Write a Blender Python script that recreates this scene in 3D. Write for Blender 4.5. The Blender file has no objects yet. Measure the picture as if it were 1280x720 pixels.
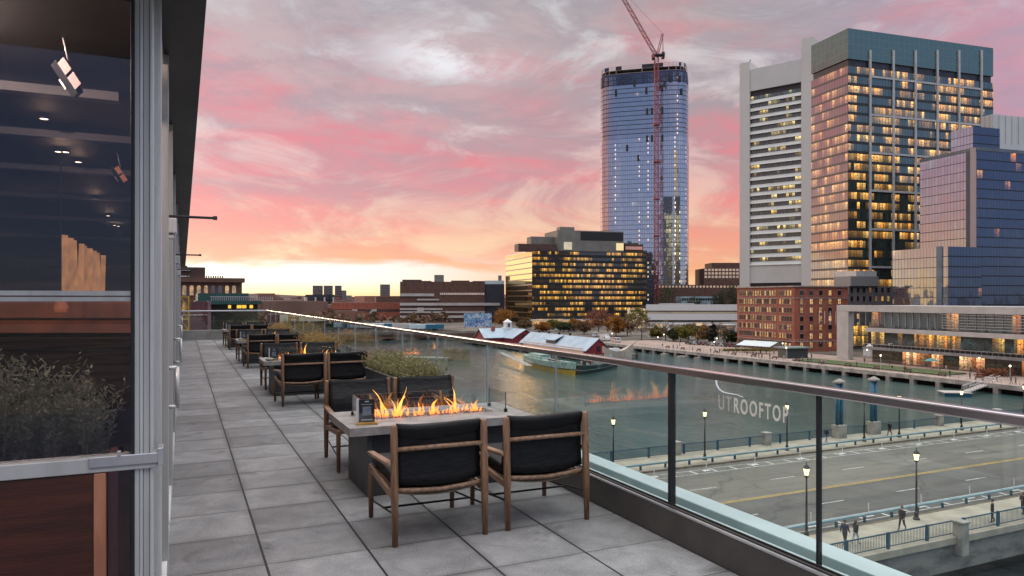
import bpy, bmesh, math, random
from mathutils import Vector, Matrix

R = math.radians
random.seed(11)
S = bpy.context.scene
COL = S.collection

# ------------------------------------------------------------------ camera
FPX = 902.0                       # focal length in pixels of a 1280 wide picture
YAW = math.atan2(411.4, FPX)      # the terrace runs along +Y, the camera looks to its right
SN, CS = math.sin(YAW), math.cos(YAW)
EYE = 1.58
HZ = 373.0
cam = bpy.data.cameras.new('camera')
cam.sensor_width = 36
cam.lens = 36 * FPX / 1280
cam.shift_y = (HZ - 360) / 1280
cam.clip_start = 0.05
cam.clip_end = 20000
co = bpy.data.objects.new('camera', cam)
COL.objects.link(co)
co.location = (0, 0, EYE)
co.rotation_euler = (R(90), 0, -YAW)
S.camera = co

# ------------------------------------------------------------------ helpers for colour and nodes
def lin(c):
    return c / 12.92 if c <= 0.04045 else ((c + 0.055) / 1.055) ** 2.4
def rgb(r, g, b):
    return (lin(r / 255), lin(g / 255), lin(b / 255), 1.0)

class NT:
    def __init__(self, tree):
        self.t = tree
        self.t.nodes.clear()
    def n(self, typ, ins=None, **props):
        nd = self.t.nodes.new(typ)
        for k, v in props.items():
            setattr(nd, k, v)
        for k, v in (ins or {}).items():
            self.set(nd, k, v)
        return nd
    def set(self, nd, k, v):
        sock = nd.inputs[k]
        if isinstance(v, bpy.types.NodeSocket):
            self.t.links.new(v, sock)
        elif isinstance(v, bpy.types.Node):
            self.t.links.new(v.outputs[0], sock)
        else:
            sock.default_value = v
    def m(self, op, a, b=0.0, c=0.0, clamp=False):
        nd = self.n('ShaderNodeMath', {0: a, 1: b, 2: c}, operation=op)
        nd.use_clamp = clamp
        return nd.outputs[0]
    def v(self, op, a, b=(0, 0, 0), s=None):
        nd = self.n('ShaderNodeVectorMath', {0: a, 1: b}, operation=op)
        if s is not None:
            self.set(nd, 'Scale', s)
        return nd.outputs['Value'] if op in ('DOT_PRODUCT', 'LENGTH') else nd.outputs[0]
    def mix(self, f, a, b, blend='MIX'):
        nd = self.n('ShaderNodeMix', data_type='RGBA', blend_type=blend)
        self.set(nd, 0, f); self.set(nd, 6, a); self.set(nd, 7, b)
        return nd.outputs[2]
    def rng(self, x, a, b, c=0.0, d=1.0, smooth=True):
        nd = self.n('ShaderNodeMapRange', {0: x, 1: a, 2: b, 3: c, 4: d}, interpolation_type='SMOOTHSTEP' if smooth else 'LINEAR')
        return nd.outputs[0]
    def ramp(self, x, stops, interp='LINEAR'):
        nd = self.n('ShaderNodeValToRGB', {0: x})
        cr = nd.color_ramp
        cr.interpolation = interp
        while len(cr.elements) < len(stops):
            cr.elements.new(0.5)
        for e, (p, c) in zip(cr.elements, stops):
            e.position = p
            e.color = c
        return nd.outputs[0]
    def noise(self, vec, scale, detail=4, rough=0.5, dist=0.0):
        nd = self.n('ShaderNodeTexNoise', {'Vector': vec, 'Scale': scale, 'Detail': detail, 'Roughness': rough, 'Distortion': dist})
        return nd.outputs[0]

# ------------------------------------------------------------------ world: dusk sky with pink clouds
SUN_AZ = R(-12)      # from +Y, clockwise seen from above
SUN_EL = R(9)
W = bpy.data.worlds.new('World')
S.world = W
W.use_nodes = True
w = NT(W.node_tree)
tc = w.n('ShaderNodeTexCoord')
d = w.v('NORMALIZE', tc.outputs['Generated'])
sp = w.n('ShaderNodeSeparateXYZ', {0: d})
dx, dy, dz = sp.outputs
zz = w.m('MAXIMUM', dz, 0.0)
den = w.m('ADD', zz, 0.11)
px_ = w.m('DIVIDE', dx, den)
py_ = w.m('DIVIDE', dy, den)
pv = w.n('ShaderNodeCombineXYZ', {0: w.m('MULTIPLY', px_, 0.62), 1: py_, 2: 0.0}).outputs[0]
n_big = w.noise(w.v('ADD', pv, (3.1, 7.7, 0)), 0.62, 9, 0.60, 0.5)
n_mid = w.noise(w.v('ADD', pv, (11.2, 2.4, 3)), 1.25, 8, 0.58, 0.6)
pv2 = w.v('MULTIPLY', d, (1.0, 1.0, 2.7))
n_fin = w.noise(w.v('ADD', pv2, (5.2, 9.4, 6)), 4.6, 10, 0.63, 0.55)
n_puf = w.noise(w.v('ADD', pv2, (2.2, 4.4, 9)), 8.5, 10, 0.64, 0.35)
base = w.ramp(zz, [(0.0, rgb(240, 150, 72)), (0.045, rgb(248, 156, 66)), (0.085, rgb(246, 140, 76)), (0.13, rgb(232, 132, 110)),
                   (0.20, rgb(220, 140, 124)), (0.29, rgb(206, 167, 156)), (0.40, rgb(194, 175, 168)), (0.7, rgb(165, 155, 165)), (1.0, rgb(140, 138, 150))])
pink = w.ramp(zz, [(0.0, rgb(252, 160, 66)), (0.08, rgb(250, 130, 72)), (0.16, rgb(236, 112, 96)), (0.28, rgb(224, 126, 116)), (0.45, rgb(210, 148, 142)), (1.0, rgb(150, 140, 155))])
grey = w.ramp(zz, [(0.0, rgb(236, 148, 66)), (0.07, rgb(238, 142, 82)), (0.14, rgb(202, 128, 112)), (0.25, rgb(172, 147, 140)), (0.42, rgb(164, 154, 150)), (1.0, rgb(130, 130, 140))])
pale = w.ramp(zz, [(0.0, rgb(255, 236, 190)), (0.08, rgb(254, 205, 140)), (0.18, rgb(242, 194, 172)), (0.30, rgb(232, 222, 214)), (0.5, rgb(220, 214, 212)), (1.0, rgb(180, 180, 188))])
c = w.mix(w.rng(w.m('ADD', w.m('MULTIPLY', n_big, 0.62), w.m('MULTIPLY', n_fin, 0.38)), 0.42, 0.56), base, grey)
c = w.mix(w.m('MULTIPLY', w.rng(w.m('ADD', w.m('MULTIPLY', n_mid, 0.72), w.m('MULTIPLY', n_puf, 0.28)), 0.465, 0.60), 0.92), c, pink)
c = w.mix(w.m('MULTIPLY', w.rng(n_puf, 0.48, 0.64), 0.62), c, grey)
c = w.mix(w.m('MULTIPLY', w.rng(n_fin, 0.48, 0.66), 0.68), c, pale)
# one thin bright opening high in the cloud
spot = w.v('LENGTH', w.v('MULTIPLY', w.v('SUBTRACT', d, (0.315, 0.893, 0.315)), (1.0, 1.0, 2.6)))
spm = w.m('MULTIPLY', w.rng(spot, 0.0, 0.15, 1.0, 0.0), w.rng(w.m('ADD', w.m('MULTIPLY', n_fin, 0.5), w.m('MULTIPLY', n_puf, 0.5)), 0.42, 0.56))
c = w.mix(w.m('MULTIPLY', spm, 0.95), c, rgb(250, 246, 242))
# clear strip above the horizon where the sun went down
gl = w.v('DOT_PRODUCT', d, (math.sin(R(-6)), math.cos(R(-6)), 0))
strip_top = w.m('ADD', 0.052, w.m('MULTIPLY', w.m('SUBTRACT', n_mid, 0.5), 0.07))
edge = w.rng(w.m('SUBTRACT', zz, strip_top), -0.014, 0.008, 1.0, 0.0)
glow = w.ramp(zz, [(0.0, rgb(246, 196, 130)), (0.010, rgb(250, 222, 170)), (0.024, rgb(250, 243, 230)), (0.06, rgb(250, 245, 240)), (0.2, rgb(250, 232, 205))])
c = w.mix(w.m('MULTIPLY', edge, w.rng(gl, 0.80, 0.97)), c, glow)
# the eastern half behind the camera: darker blue dusk
east = w.ramp(zz, [(0.0, rgb(150, 140, 165)), (0.10, rgb(146, 148, 182)), (0.3, rgb(132, 146, 186)), (0.6, rgb(170, 176, 196)), (1.0, rgb(202, 202, 203))])
east = w.mix(w.m('MULTIPLY', w.rng(n_mid, 0.46, 0.68), 0.75), east, rgb(196, 176, 194))
wf = w.rng(w.v('DOT_PRODUCT', d, (math.sin(R(-20)), math.cos(R(-20)), 0.0)), -0.25, 0.55)
c = w.mix(wf, east, c)
# overhead sky, outside the view, brightened to add light on the terrace
bright = w.m('ADD', 1.0, w.m('MULTIPLY', w.rng(zz, 0.40, 0.72), 2.9))
c = w.mix(w.rng(zz, 0.45, 0.8), c, rgb(206, 204, 203))
c = w.v('SCALE', c, s=bright)
bg = w.n('ShaderNodeBackground', {0: c, 1: 0.92})
sky = w.n('ShaderNodeTexSky', sky_type='NISHITA')
sky.sun_disc = False
sky.dust_density = 0.15
sky.air_density = 0.7
sky.ozone_density = 4.0
sky.sun_elevation = SUN_EL
sky.sun_rotation = SUN_AZ
bg2 = w.n('ShaderNodeBackground', {0: w.mix(1.0, sky.outputs[0], (1.0, 0.84, 0.70, 1), 'MULTIPLY'), 1: 0.05})
add = w.n('ShaderNodeAddShader', {0: bg.outputs[0], 1: bg2.outputs[0]})
w.n('ShaderNodeOutputWorld', {0: add.outputs[0]})

sun = bpy.data.lights.new('sun', 'SUN')
sun.energy = 1.2
sun.angle = R(12)
sun.color = (1.0, 0.72, 0.48)
so = bpy.data.objects.new('sun', sun)
COL.objects.link(so)
sd = Vector((math.sin(SUN_AZ) * math.cos(SUN_EL), math.cos(SUN_AZ) * math.cos(SUN_EL), math.sin(SUN_EL)))
so.rotation_euler = sd.to_track_quat('Z', 'Y').to_euler()
so.location = (0, 0, 60)

S.view_settings.view_transform = 'Standard'
S.view_settings.look = 'None'
S.view_settings.gamma = 1
S.view_settings.exposure = 0.0
S.view_settings.use_curve_mapping = False
try:
    S.cycles.use_denoising = True
    S.cycles.max_bounces = 8
    S.cycles.transparent_max_bounces = 24
    S.cycles.sample_clamp_indirect = 4.0
    S.cycles.caustics_reflective = False
    S.cycles.caustics_refractive = False
except Exception:
    pass

# ------------------------------------------------------------------ layout: from a pixel of the photo to a point of the place
def ray(px):
    u = (px - 640) / FPX
    return (SN + u * CS, CS - u * SN)
def at_depth(px, dep):
    x, y = ray(px)
    return (x * dep, y * dep)
def at_z(px, py, z):
    return at_depth(px, (EYE - z) * FPX / (py - HZ))
def height(py, dep):
    return EYE + (HZ - py) * dep / FPX
def depth_of(p):
    return p[0] * SN + p[1] * CS
def reach(C, e, px):
    u = (px - 640) / FPX
    fc = C[0] * SN + C[1] * CS; rc = C[0] * CS - C[1] * SN
    fe = e[0] * SN + e[1] * CS; re = e[0] * CS - e[1] * SN
    return (u * fc - rc) / (re - u * fe)

# ------------------------------------------------------------------ mesh helper
class MB:
    def __init__(self):
        self.V = []; self.Fc = []; self.M = []; self.U = []
    def face(self, pts, mi=0, uv=None):
        b = len(self.V)
        self.V += [tuple(p) for p in pts]
        self.Fc.append(tuple(range(b, b + len(pts))))
        self.M.append(mi)
        self.U.append(uv)
    def idx(self, verts, faces, mi=0):
        b = len(self.V)
        self.V += [tuple(v) for v in verts]
        for f in faces:
            self.Fc.append(tuple(b + i for i in f)); self.M.append(mi); self.U.append(None)
    def box(self, x0, y0, z0, x1, y1, z1, mi=0):
        v = [(x0, y0, z0), (x1, y0, z0), (x1, y1, z0), (x0, y1, z0), (x0, y0, z1), (x1, y0, z1), (x1, y1, z1), (x0, y1, z1)]
        self.idx(v, [(3, 2, 1, 0), (4, 5, 6, 7), (0, 1, 5, 4), (1, 2, 6, 5), (2, 3, 7, 6), (3, 0, 4, 7)], mi)
        return self
    def bar(self, p, q, w_, h_, mi=0, up=(0, 0, 1)):
        p = Vector(p); q = Vector(q); ax = (q - p).normalized()
        upv = Vector(up)
        if abs(ax.dot(upv)) > 0.98:
            upv = Vector((1, 0, 0))
        sx = ax.cross(upv).normalized(); sz = sx.cross(ax).normalized()
        vs = []
        for o in (p, q):
            for a, b in ((-1, -1), (1, -1), (1, 1), (-1, 1)):
                vs.append(o + sx * (a * w_ / 2) + sz * (b * h_ / 2))
        self.idx(vs, [(0, 3, 2, 1)[::-1], (4, 5, 6, 7)[::-1], (0, 4, 5, 1), (1, 5, 6, 2), (2, 6, 7, 3), (3, 7, 4, 0)], mi)
        return self
    def tube(self, pts, rad, n=8, mi=0, cap=True):
        pts = [Vector(p) for p in pts]
        if not isinstance(rad, (list, tuple)):
            rad = [rad] * len(pts)
        vs = []; fs = []
        t0 = (pts[1] - pts[0]).normalized()
        ref = Vector((0, 0, 1)) if abs(t0.z) < 0.9 else Vector((1, 0, 0))
        for i, p in enumerate(pts):
            t = (pts[min(i + 1, len(pts) - 1)] - pts[max(i - 1, 0)]).normalized()
            a = t.cross(ref)
            if a.length < 1e-4:
                a = t.cross(Vector((0, 1, 0)))
            a.normalize(); b = t.cross(a).normalized()
            for k in range(n):
                an = 2 * math.pi * k / n
                vs.append(p + (a * math.cos(an) + b * math.sin(an)) * rad[i])
        for i in range(len(pts) - 1):
            for k in range(n):
                k2 = (k + 1) % n
                fs.append((i * n + k, i * n + k2, (i + 1) * n + k2, (i + 1) * n + k))
        if cap:
            fs.append(tuple(range(n))[::-1]); fs.append(tuple((len(pts) - 1) * n + k for k in range(n)))
        self.idx(vs, fs, mi)
        return self
    def lathe(self, prof, n=16, mi=0, o=(0, 0, 0)):
        vs = []; fs = []
        for r, z in prof:
            for k in range(n):
                an = 2 * math.pi * k / n
                vs.append((o[0] + r * math.cos(an), o[1] + r * math.sin(an), o[2] + z))
        for i in range(len(prof) - 1):
            for k in range(n):
                k2 = (k + 1) % n
                fs.append((i * n + k, i * n + k2, (i + 1) * n + k2, (i + 1) * n + k))
        fs.append(tuple(range(n))[::-1]); fs.append(tuple((len(prof) - 1) * n + k for k in range(n)))
        self.idx(vs, fs, mi)
        return self
    def prism(self, poly, z0, z1, mi=0, top=None):
        n = len(poly)
        vs = [(p[0], p[1], z0) for p in poly] + [(p[0], p[1], z1) for p in poly]
        self.idx(vs, [(i, (i + 1) % n, n + (i + 1) % n, n + i) for i in range(n)] + [tuple(range(n))[::-1]], mi)
        self.idx([(p[0], p[1], z1) for p in poly], [tuple(range(n))], mi if top is None else top)
        return self
    def ring(self, poly, z0, z1, mi=0, u0=0.0, closed=True):
        """vertical faces round a counter-clockwise plan, UV in metres"""
        n = len(poly); u = u0
        for i in range(n if closed else n - 1):
            p = poly[i]; q = poly[(i + 1) % n]
            L = math.hypot(q[0] - p[0], q[1] - p[1])
            self.face([(p[0], p[1], z0), (q[0], q[1], z0), (q[0], q[1], z1), (p[0], p[1], z1)], mi,
                      [(u, 0), (u + L, 0), (u + L, z1 - z0), (u, z1 - z0)])
            u += L
        return self
    def build(self, name, mats, parent=None, smooth=False, bevel=0.0, loc=None):
        me = bpy.data.meshes.new(name)
        me.from_pydata(self.V, [], self.Fc)
        if not isinstance(mats, (list, tuple)):
            mats = [mats]
        for m_ in mats:
            me.materials.append(m_)
        for p, mi in zip(me.polygons, self.M):
            p.material_index = mi
            p.use_smooth = smooth
        if any(u is not None for u in self.U):
            ul = me.uv_layers.new(name='UVMap')
            for p, u in zip(me.polygons, self.U):
                if u:
                    for li, uvv in zip(p.loop_indices, u):
                        ul.data[li].uv = uvv
        if bevel > 0 or (len(self.Fc) < 3000 and not any(u is not None for u in self.U)):
            bm = bmesh.new(); bm.from_mesh(me)
            bmesh.ops.recalc_face_normals(bm, faces=bm.faces[:])
            if bevel > 0:
                bmesh.ops.bevel(bm, geom=bm.edges[:], offset=bevel, segments=2, profile=0.5, affect='EDGES', clamp_overlap=True)
            bm.to_mesh(me); bm.free()
        me.update()
        o = bpy.data.objects.new(name, me)
        COL.objects.link(o)
        if parent is not None:
            o.parent = parent
        if loc is not None:
            o.location = loc
        return o

def tag(o, label=None, cat=None, group=None, kind=None):
    if label: o['label'] = label
    if cat: o['category'] = cat
    if group: o['group'] = group
    if kind: o['kind'] = kind
    return o
def empty(name, loc=(0, 0, 0), rz=0.0):
    o = bpy.data.objects.new(name, None)
    COL.objects.link(o)
    o.location = loc; o.rotation_euler = (0, 0, rz)
    o.empty_display_size = 0.2
    return o
def copy_tree(o, parent=None):
    kids = list(o.children)
    cc = o.copy(); COL.objects.link(cc); cc.parent = parent
    for ch in kids:
        copy_tree(ch, cc)
    return cc
def rect(x0, y0, x1, y1):
    return [(x0, y0), (x1, y0), (x1, y1), (x0, y1)]

# ------------------------------------------------------------------ materials
def newmat(name):
    m = bpy.data.materials.new(name)
    m.use_nodes = True
    return m, NT(m.node_tree)
def pm(name, c1, c2=None, scale=4.0, rough=0.6, metal=0.0, bump=0.0, bscale=None, spec=0.5, detail=5, stretch=(1, 1, 1), lo=0.35, hi=0.65, coat=0.0, rvar=0.15):
    m, t = newmat(name)
    tcn = t.n('ShaderNodeTexCoord')
    vec = t.v('MULTIPLY', tcn.outputs['Object'], stretch)
    n1 = t.noise(vec, scale, detail, 0.6)
    c2 = c2 or tuple(x * 0.7 for x in c1[:3]) + (1,)
    colr = t.mix(t.rng(n1, lo, hi), c1, c2)
    rr = t.m('ADD', rough - rvar / 2, t.m('MULTIPLY', n1, rvar), clamp=True)
    b = t.n('ShaderNodeBsdfPrincipled', {'Base Color': colr, 'Roughness': rr, 'Metallic': metal, 'Specular IOR Level': spec, 'Coat Weight': coat})
    if bump:
        n2 = t.noise(vec, bscale or scale * 6, 4, 0.6)
        bp = t.n('ShaderNodeBump', {'Strength': bump, 'Distance': 0.02, 'Height': n2})
        t.set(b, 'Normal', bp.outputs[0])
    t.n('ShaderNodeOutputMaterial', {0: b.outputs[0]})
    return m
def em(name, colr, strength, var=0.0, scale=3.0):
    m, t = newmat(name)
    s = strength
    if var:
        tcn = t.n('ShaderNodeTexCoord')
        s = t.m('MULTIPLY', t.m('ADD', 1 - var, t.m('MULTIPLY', t.noise(tcn.outputs['Object'], scale, 3), 2 * var)), strength)
    b = t.n('ShaderNodeBsdfPrincipled', {'Base Color': (0.3, 0.3, 0.3, 1), 'Roughness': 0.3, 'Emission Color': colr, 'Emission Strength': s})
    t.n('ShaderNodeOutputMaterial', {0: b.outputs[0]})
    return m
def clear_glass(name, tint=(0.93, 0.97, 0.96, 1), r0=0.05, r1=0.85, power=4.0, rough=0.0):
    m, t = newmat(name)
    lw = t.n('ShaderNodeLayerWeight', {0: 0.5})
    f = t.m('ADD', r0, t.m('MULTIPLY', t.m('POWER', lw.outputs['Facing'], power), r1), clamp=True)
    tr = t.n('ShaderNodeBsdfTransparent', {0: tint})
    g = t.n('ShaderNodeBsdfGlossy', {0: (1, 1, 1, 1), 'Roughness': rough})
    mx = t.n('ShaderNodeMixShader', {0: f, 1: tr.outputs[0], 2: g.outputs[0]})
    t.n('ShaderNodeOutputMaterial', {0: mx.outputs[0]})
    return m
def facade(name, dark=(0.012, 0.016, 0.02, 1), refl=0.3, tint=(0.9, 0.95, 1, 1), pw=1.5, ph=3.8, lit=0.3, amber=(1.0, 0.48, 0.12, 1), pale_=(1.0, 0.75, 0.38, 1),
           power=1.6, mull=(0.03, 0.035, 0.04, 1), mw=0.08, mh=0.06, wob=0.02, rough=0.04, clus=0.06, facing=0.5, glint=0.0, rooms=3, dsc=1.0, lo=0.38, hi=0.64):
    """curtain-wall glass: panes that reflect with their own slight tilt, some lit from inside"""
    m, t = newmat(name)
    uv = t.n('ShaderNodeUVMap'); uv.uv_map = 'UVMap'
    su = t.n('ShaderNodeSeparateXYZ', {0: uv.outputs[0]})
    oi = t.n('ShaderNodeObjectInfo')
    rnd = t.m('MULTIPLY', oi.outputs['Random'], 97.0)
    uu = t.m('DIVIDE', su.outputs[0], pw); vv = t.m('DIVIDE', su.outputs[1], ph)
    fu = t.m('FLOOR', uu); fv = t.m('FLOOR', vv)
    pid = t.n('ShaderNodeCombineXYZ', {0: fu, 1: fv, 2: t.m('FLOOR', t.m('MULTIPLY', rnd, 7.0))}).outputs[0]
    wn = t.n('ShaderNodeTexWhiteNoise', {'Vector': pid}, noise_dimensions='3D')
    low = t.noise(t.n('ShaderNodeCombineXYZ', {0: t.m('MULTIPLY', fu, clus * pw * 1.3), 1: t.m('MULTIPLY', fv, 0.9), 2: rnd}).outputs[0], 1.0, 2, 0.5)
    thr = t.m('MULTIPLY', t.rng(low, lo, hi), 2.0 * lit)
    rid = t.n('ShaderNodeCombineXYZ', {0: t.m('FLOOR', t.m('DIVIDE', t.m('ADD', fu, t.m('MULTIPLY', wn.outputs['Value'], 0.9)), float(rooms))), 1: fv, 2: t.m('FLOOR', t.m('MULTIPLY', rnd, 5.0))}).outputs[0]
    rn = t.n('ShaderNodeTexWhiteNoise', {'Vector': rid}, noise_dimensions='3D')
    on = t.m('LESS_THAN', rn.outputs['Value'], thr)
    wc = t.n('ShaderNodeSeparateColor', {0: wn.outputs['Color']})
    fx = t.m('FRACT', uu); fy = t.m('FRACT', vv)
    # furniture, ceilings and lamps inside a lit room
    det = t.noise(t.n('ShaderNodeCombineXYZ', {0: t.m('MULTIPLY', su.outputs[0], 1.1), 1: t.m('MULTIPLY', su.outputs[1], 2.6), 2: rnd}).outputs[0], dsc, 6, 0.78)
    inner = t.m('MULTIPLY', t.rng(det, 0.36, 0.68, 0.05, 1.7), t.m('ADD', 0.16, t.m('MULTIPLY', t.m('POWER', fy, 1.6), 1.15)))
    st = t.m('MULTIPLY', t.m('MULTIPLY', on, inner), t.m('ADD', 0.14 * power, t.m('MULTIPLY', t.m('POWER', wc.outputs[1], 1.7), 1.7 * power)))
    ecol = t.mix(wc.outputs[0], amber, pale_)
    if glint:
        w2 = t.n('ShaderNodeTexWhiteNoise', {'Vector': t.v('ADD', pid, (31.7, 5.1, 0))}, noise_dimensions='3D')
        w3 = t.n('ShaderNodeTexWhiteNoise', {'W': t.m('ADD', fu, 7.3)}, noise_dimensions='1D')
        gl_ = t.m('MULTIPLY', t.m('LESS_THAN', w2.outputs['Value'], 0.62), t.m('LESS_THAN', w3.outputs['Value'], glint))
        dot = t.m('MULTIPLY', t.m('LESS_THAN', t.m('ABSOLUTE', t.m('SUBTRACT', fx, 0.5)), 0.28), t.m('LESS_THAN', t.m('ABSOLUTE', t.m('SUBTRACT', fy, 0.7)), 0.2))
        st = t.m('ADD', st, t.m('MULTIPLY', t.m('MULTIPLY', gl_, dot), 2.2))
    body = t.n('ShaderNodeBsdfPrincipled', {'Base Color': t.mix(wc.outputs[2], dark, (tuple(min(1, 2.6 * x + .006) for x in dark[:3]) if lit > .1 else tuple(1.15 * x for x in dark[:3])) + (1,)), 'Roughness': 0.25, 'Emission Color': ecol, 'Emission Strength': st})
    geo = t.n('ShaderNodeNewGeometry')
    tilt = t.v('SCALE', t.v('SUBTRACT', wn.outputs['Color'], (0.5, 0.5, 0.5)), s=wob)
    wav = t.n('ShaderNodeTexNoise', {'Vector': geo.outputs['Position'], 'Scale': 0.35, 'Detail': 2})
    tilt2 = t.v('SCALE', t.v('SUBTRACT', wav.outputs['Color'], (0.5, 0.5, 0.5)), s=wob * 1.2)
    nrm = t.v('NORMALIZE', t.v('ADD', t.v('ADD', geo.outputs['Normal'], tilt), tilt2))
    gls = t.n('ShaderNodeBsdfGlossy', {0: tint, 'Roughness': rough, 'Normal': nrm})
    lw = t.n('ShaderNodeLayerWeight', {0: 0.5})
    fac = t.m('ADD', refl, t.m('MULTIPLY', t.m('POWER', lw.outputs['Facing'], 4.0), facing * (1 - refl)), clamp=True)
    gl = t.n('ShaderNodeMixShader', {0: fac, 1: body.outputs[0], 2: gls.outputs[0]})
    mk = t.m('MAXIMUM', t.m('LESS_THAN', fx, mw), t.m('LESS_THAN', fy, mh))
    mu = t.n('ShaderNodeBsdfPrincipled', {'Base Color': mull, 'Roughness': 0.5})
    fin = t.n('ShaderNodeMixShader', {0: mk, 1: gl.outputs[0], 2: mu.outputs[0]})
    t.n('ShaderNodeOutputMaterial', {0: fin.outputs[0]})
    return m
def lit_window(name, dark=(0.012, 0.014, 0.018, 1), share=0.5, power=1.5, pitch=None, amber=(1.0, 0.5, 0.14, 1), pale_=(1.0, 0.78, 0.42, 1), refl=0.12):
    m, t = newmat(name)
    oi = t.n('ShaderNodeObjectInfo')
    tcn = t.n('ShaderNodeTexCoord')
    seed_ = t.m('MULTIPLY', oi.outputs['Random'], 913.0)
    if pitch:
        so_ = t.n('ShaderNodeSeparateXYZ', {0: tcn.outputs['Object']})
        seed_ = t.m('ADD', t.m('FLOOR', t.m('DIVIDE', t.m('SUBTRACT', so_.outputs[1], pitch[0]), pitch[1])), t.m('MULTIPLY', t.m('FLOOR', t.m('DIVIDE', t.m('SUBTRACT', so_.outputs[2], pitch[2]), pitch[3])), 57.0))
    wn = t.n('ShaderNodeTexWhiteNoise', {'W': seed_}, noise_dimensions='1D')
    wc = t.n('ShaderNodeSeparateColor', {0: wn.outputs['Color']})
    on = t.m('LESS_THAN', wn.outputs['Value'], share)
    det = t.noise(t.v('ADD', tcn.outputs['Object'], wn.outputs['Color']), 1.6, 3, 0.6)
    st = t.m('MULTIPLY', t.m('MULTIPLY', on, t.rng(det, 0.3, 0.7, 0.35, 1.3)), t.m('ADD', 0.3 * power, t.m('MULTIPLY', wc.outputs[2], power)))
    body = t.n('ShaderNodeBsdfPrincipled', {'Base Color': dark, 'Roughness': 0.2, 'Emission Color': t.mix(wc.outputs[0], amber, pale_), 'Emission Strength': st})
    gls = t.n('ShaderNodeBsdfGlossy', {0: (0.9, 0.95, 1, 1), 'Roughness': 0.05})
    mx = t.n('ShaderNodeMixShader', {0: refl, 1: body.outputs[0], 2: gls.outputs[0]})
    t.n('ShaderNodeOutputMaterial', {0: mx.outputs[0]})
    return m

def g(v): return (v, v, v, 1)
M = {}
M['alu'] = pm('brushed aluminium', (0.70, 0.70, 0.67, 1), (0.60, 0.60, 0.57, 1), 6, 0.36, 0.35, stretch=(8, 8, 0.4))
M['alu_paint'] = pm('grey green frame paint', (0.55, 0.55, 0.51, 1), (0.44, 0.44, 0.41, 1), 3, 0.4, 0.1, stretch=(3, 3, 0.3))
M['steel'] = pm('polished steel rail', (0.70, 0.67, 0.68, 1), (0.66, 0.63, 0.64, 1), 3, 0.22, 0.95, stretch=(1, 0.3, 1), rvar=.05)
M['silver'] = pm('silver trim', (0.72, 0.72, 0.72, 1), (0.6, 0.6, 0.6, 1), 5, 0.3, 0.9)
M['kerb'] = pm('dark bronze metal', (0.085, 0.076, 0.067, 1), (0.062, 0.055, 0.050, 1), 2.2, 0.45, 0.2, bump=0.05)
M['ledge'] = pm('pale metal coping', (0.62, 0.72, 0.72, 1), (0.52, 0.62, 0.63, 1), 1.5, 0.42, 0.2)
M['gutter'] = pm('dark green gutter', (0.035, 0.06, 0.058, 1), (0.025, 0.04, 0.04, 1), 2, 0.35, 0.2)
M['soffit'] = pm('charcoal soffit', (0.022, 0.022, 0.025, 1), (0.016, 0.016, 0.018, 1), 1.2, 0.5)
M['wood'] = pm('teak', (0.27, 0.15, 0.08, 1), (0.13, 0.066, 0.034, 1), 7, 0.5, bump=0.15, stretch=(6, 6, 0.7), bscale=26)
M['woodh'] = pm('teak lengthwise', (0.33, 0.20, 0.12, 1), (0.18, 0.10, 0.056, 1), 7, 0.5, bump=0.15, stretch=(5, 0.8, 6), bscale=26)
M['leather'] = pm('black leather', (0.0065, 0.0065, 0.007, 1), (0.0035, 0.0035, 0.004, 1), 9, 0.58, bump=0.5, bscale=11, spec=0.3, stretch=(1, 1, 2.2))
M['canvas'] = pm('tan canvas', (0.33, 0.25, 0.16, 1), (0.24, 0.18, 0.11, 1), 14, 0.8)
M['rod'] = pm('black rod', (0.012, 0.012, 0.013, 1), (0.02, 0.02, 0.02, 1), 10, 0.4, 0.5)
M['concrete_top'] = pm('warm grey concrete', (0.36, 0.335, 0.31, 1), (0.22, 0.20, 0.185, 1), 7, 0.55, bump=0.08, bscale=50, lo=0.3, hi=0.7)
M['charcoal'] = pm('charcoal panel', (0.030, 0.031, 0.033, 1), (0.02, 0.021, 0.023, 1), 3, 0.55, bump=0.1)
M['burner'] = pm('fire glass bed', (0.05, 0.03, 0.02, 1), (0.25, 0.16, 0.1, 1), 60, 0.3, bump=0.6, bscale=80)
M['clear'] = clear_glass('clear glass', (0.93, 0.975, 0.965, 1), 0.045, 0.8, 4.0)
M['guard'] = clear_glass('wind guard glass', (0.96, 0.985, 0.98, 1), 0.06, 0.7, 3.0)
M['window'] = clear_glass('window glass', (0.64, 0.64, 0.72, 1), 0.04, 0.85, 3.5)
M['black'] = pm('black paint', (0.012, 0.013, 0.015, 1), (0.02, 0.02, 0.022, 1), 6, 0.45)
M['white'] = pm('white paint', (0.75, 0.75, 0.73, 1), (0.6, 0.6, 0.58, 1), 2, 0.6)
M['white_line'] = pm('worn white road paint', (0.58, 0.57, 0.53, 1), (0.26, 0.25, 0.23, 1), 2.6, 0.8, lo=0.42, hi=0.7)
M['yellow_line'] = pm('worn yellow road paint', (0.55, 0.36, 0.06, 1), (0.28, 0.20, 0.06, 1), 1.6, 0.75, lo=0.4, hi=0.75)
M['teal_paint'] = pm('teal blue railing paint', (0.012, 0.085, 0.13, 1), (0.010, 0.055, 0.09, 1), 2, 0.42)
M['bluepost'] = pm('blue post paint', (0.02, 0.15, 0.24, 1), (0.015, 0.09, 0.15, 1), 2, 0.42)
M['concrete'] = pm('weathered concrete', (0.36, 0.34, 0.30, 1), (0.22, 0.21, 0.185, 1), 0.9, 0.85, bump=0.15, bscale=9)
M['walk'] = pm('pale pavement', (0.40, 0.36, 0.28, 1), (0.30, 0.27, 0.21, 1), 0.6, 0.85, bump=0.1, bscale=8)
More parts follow.
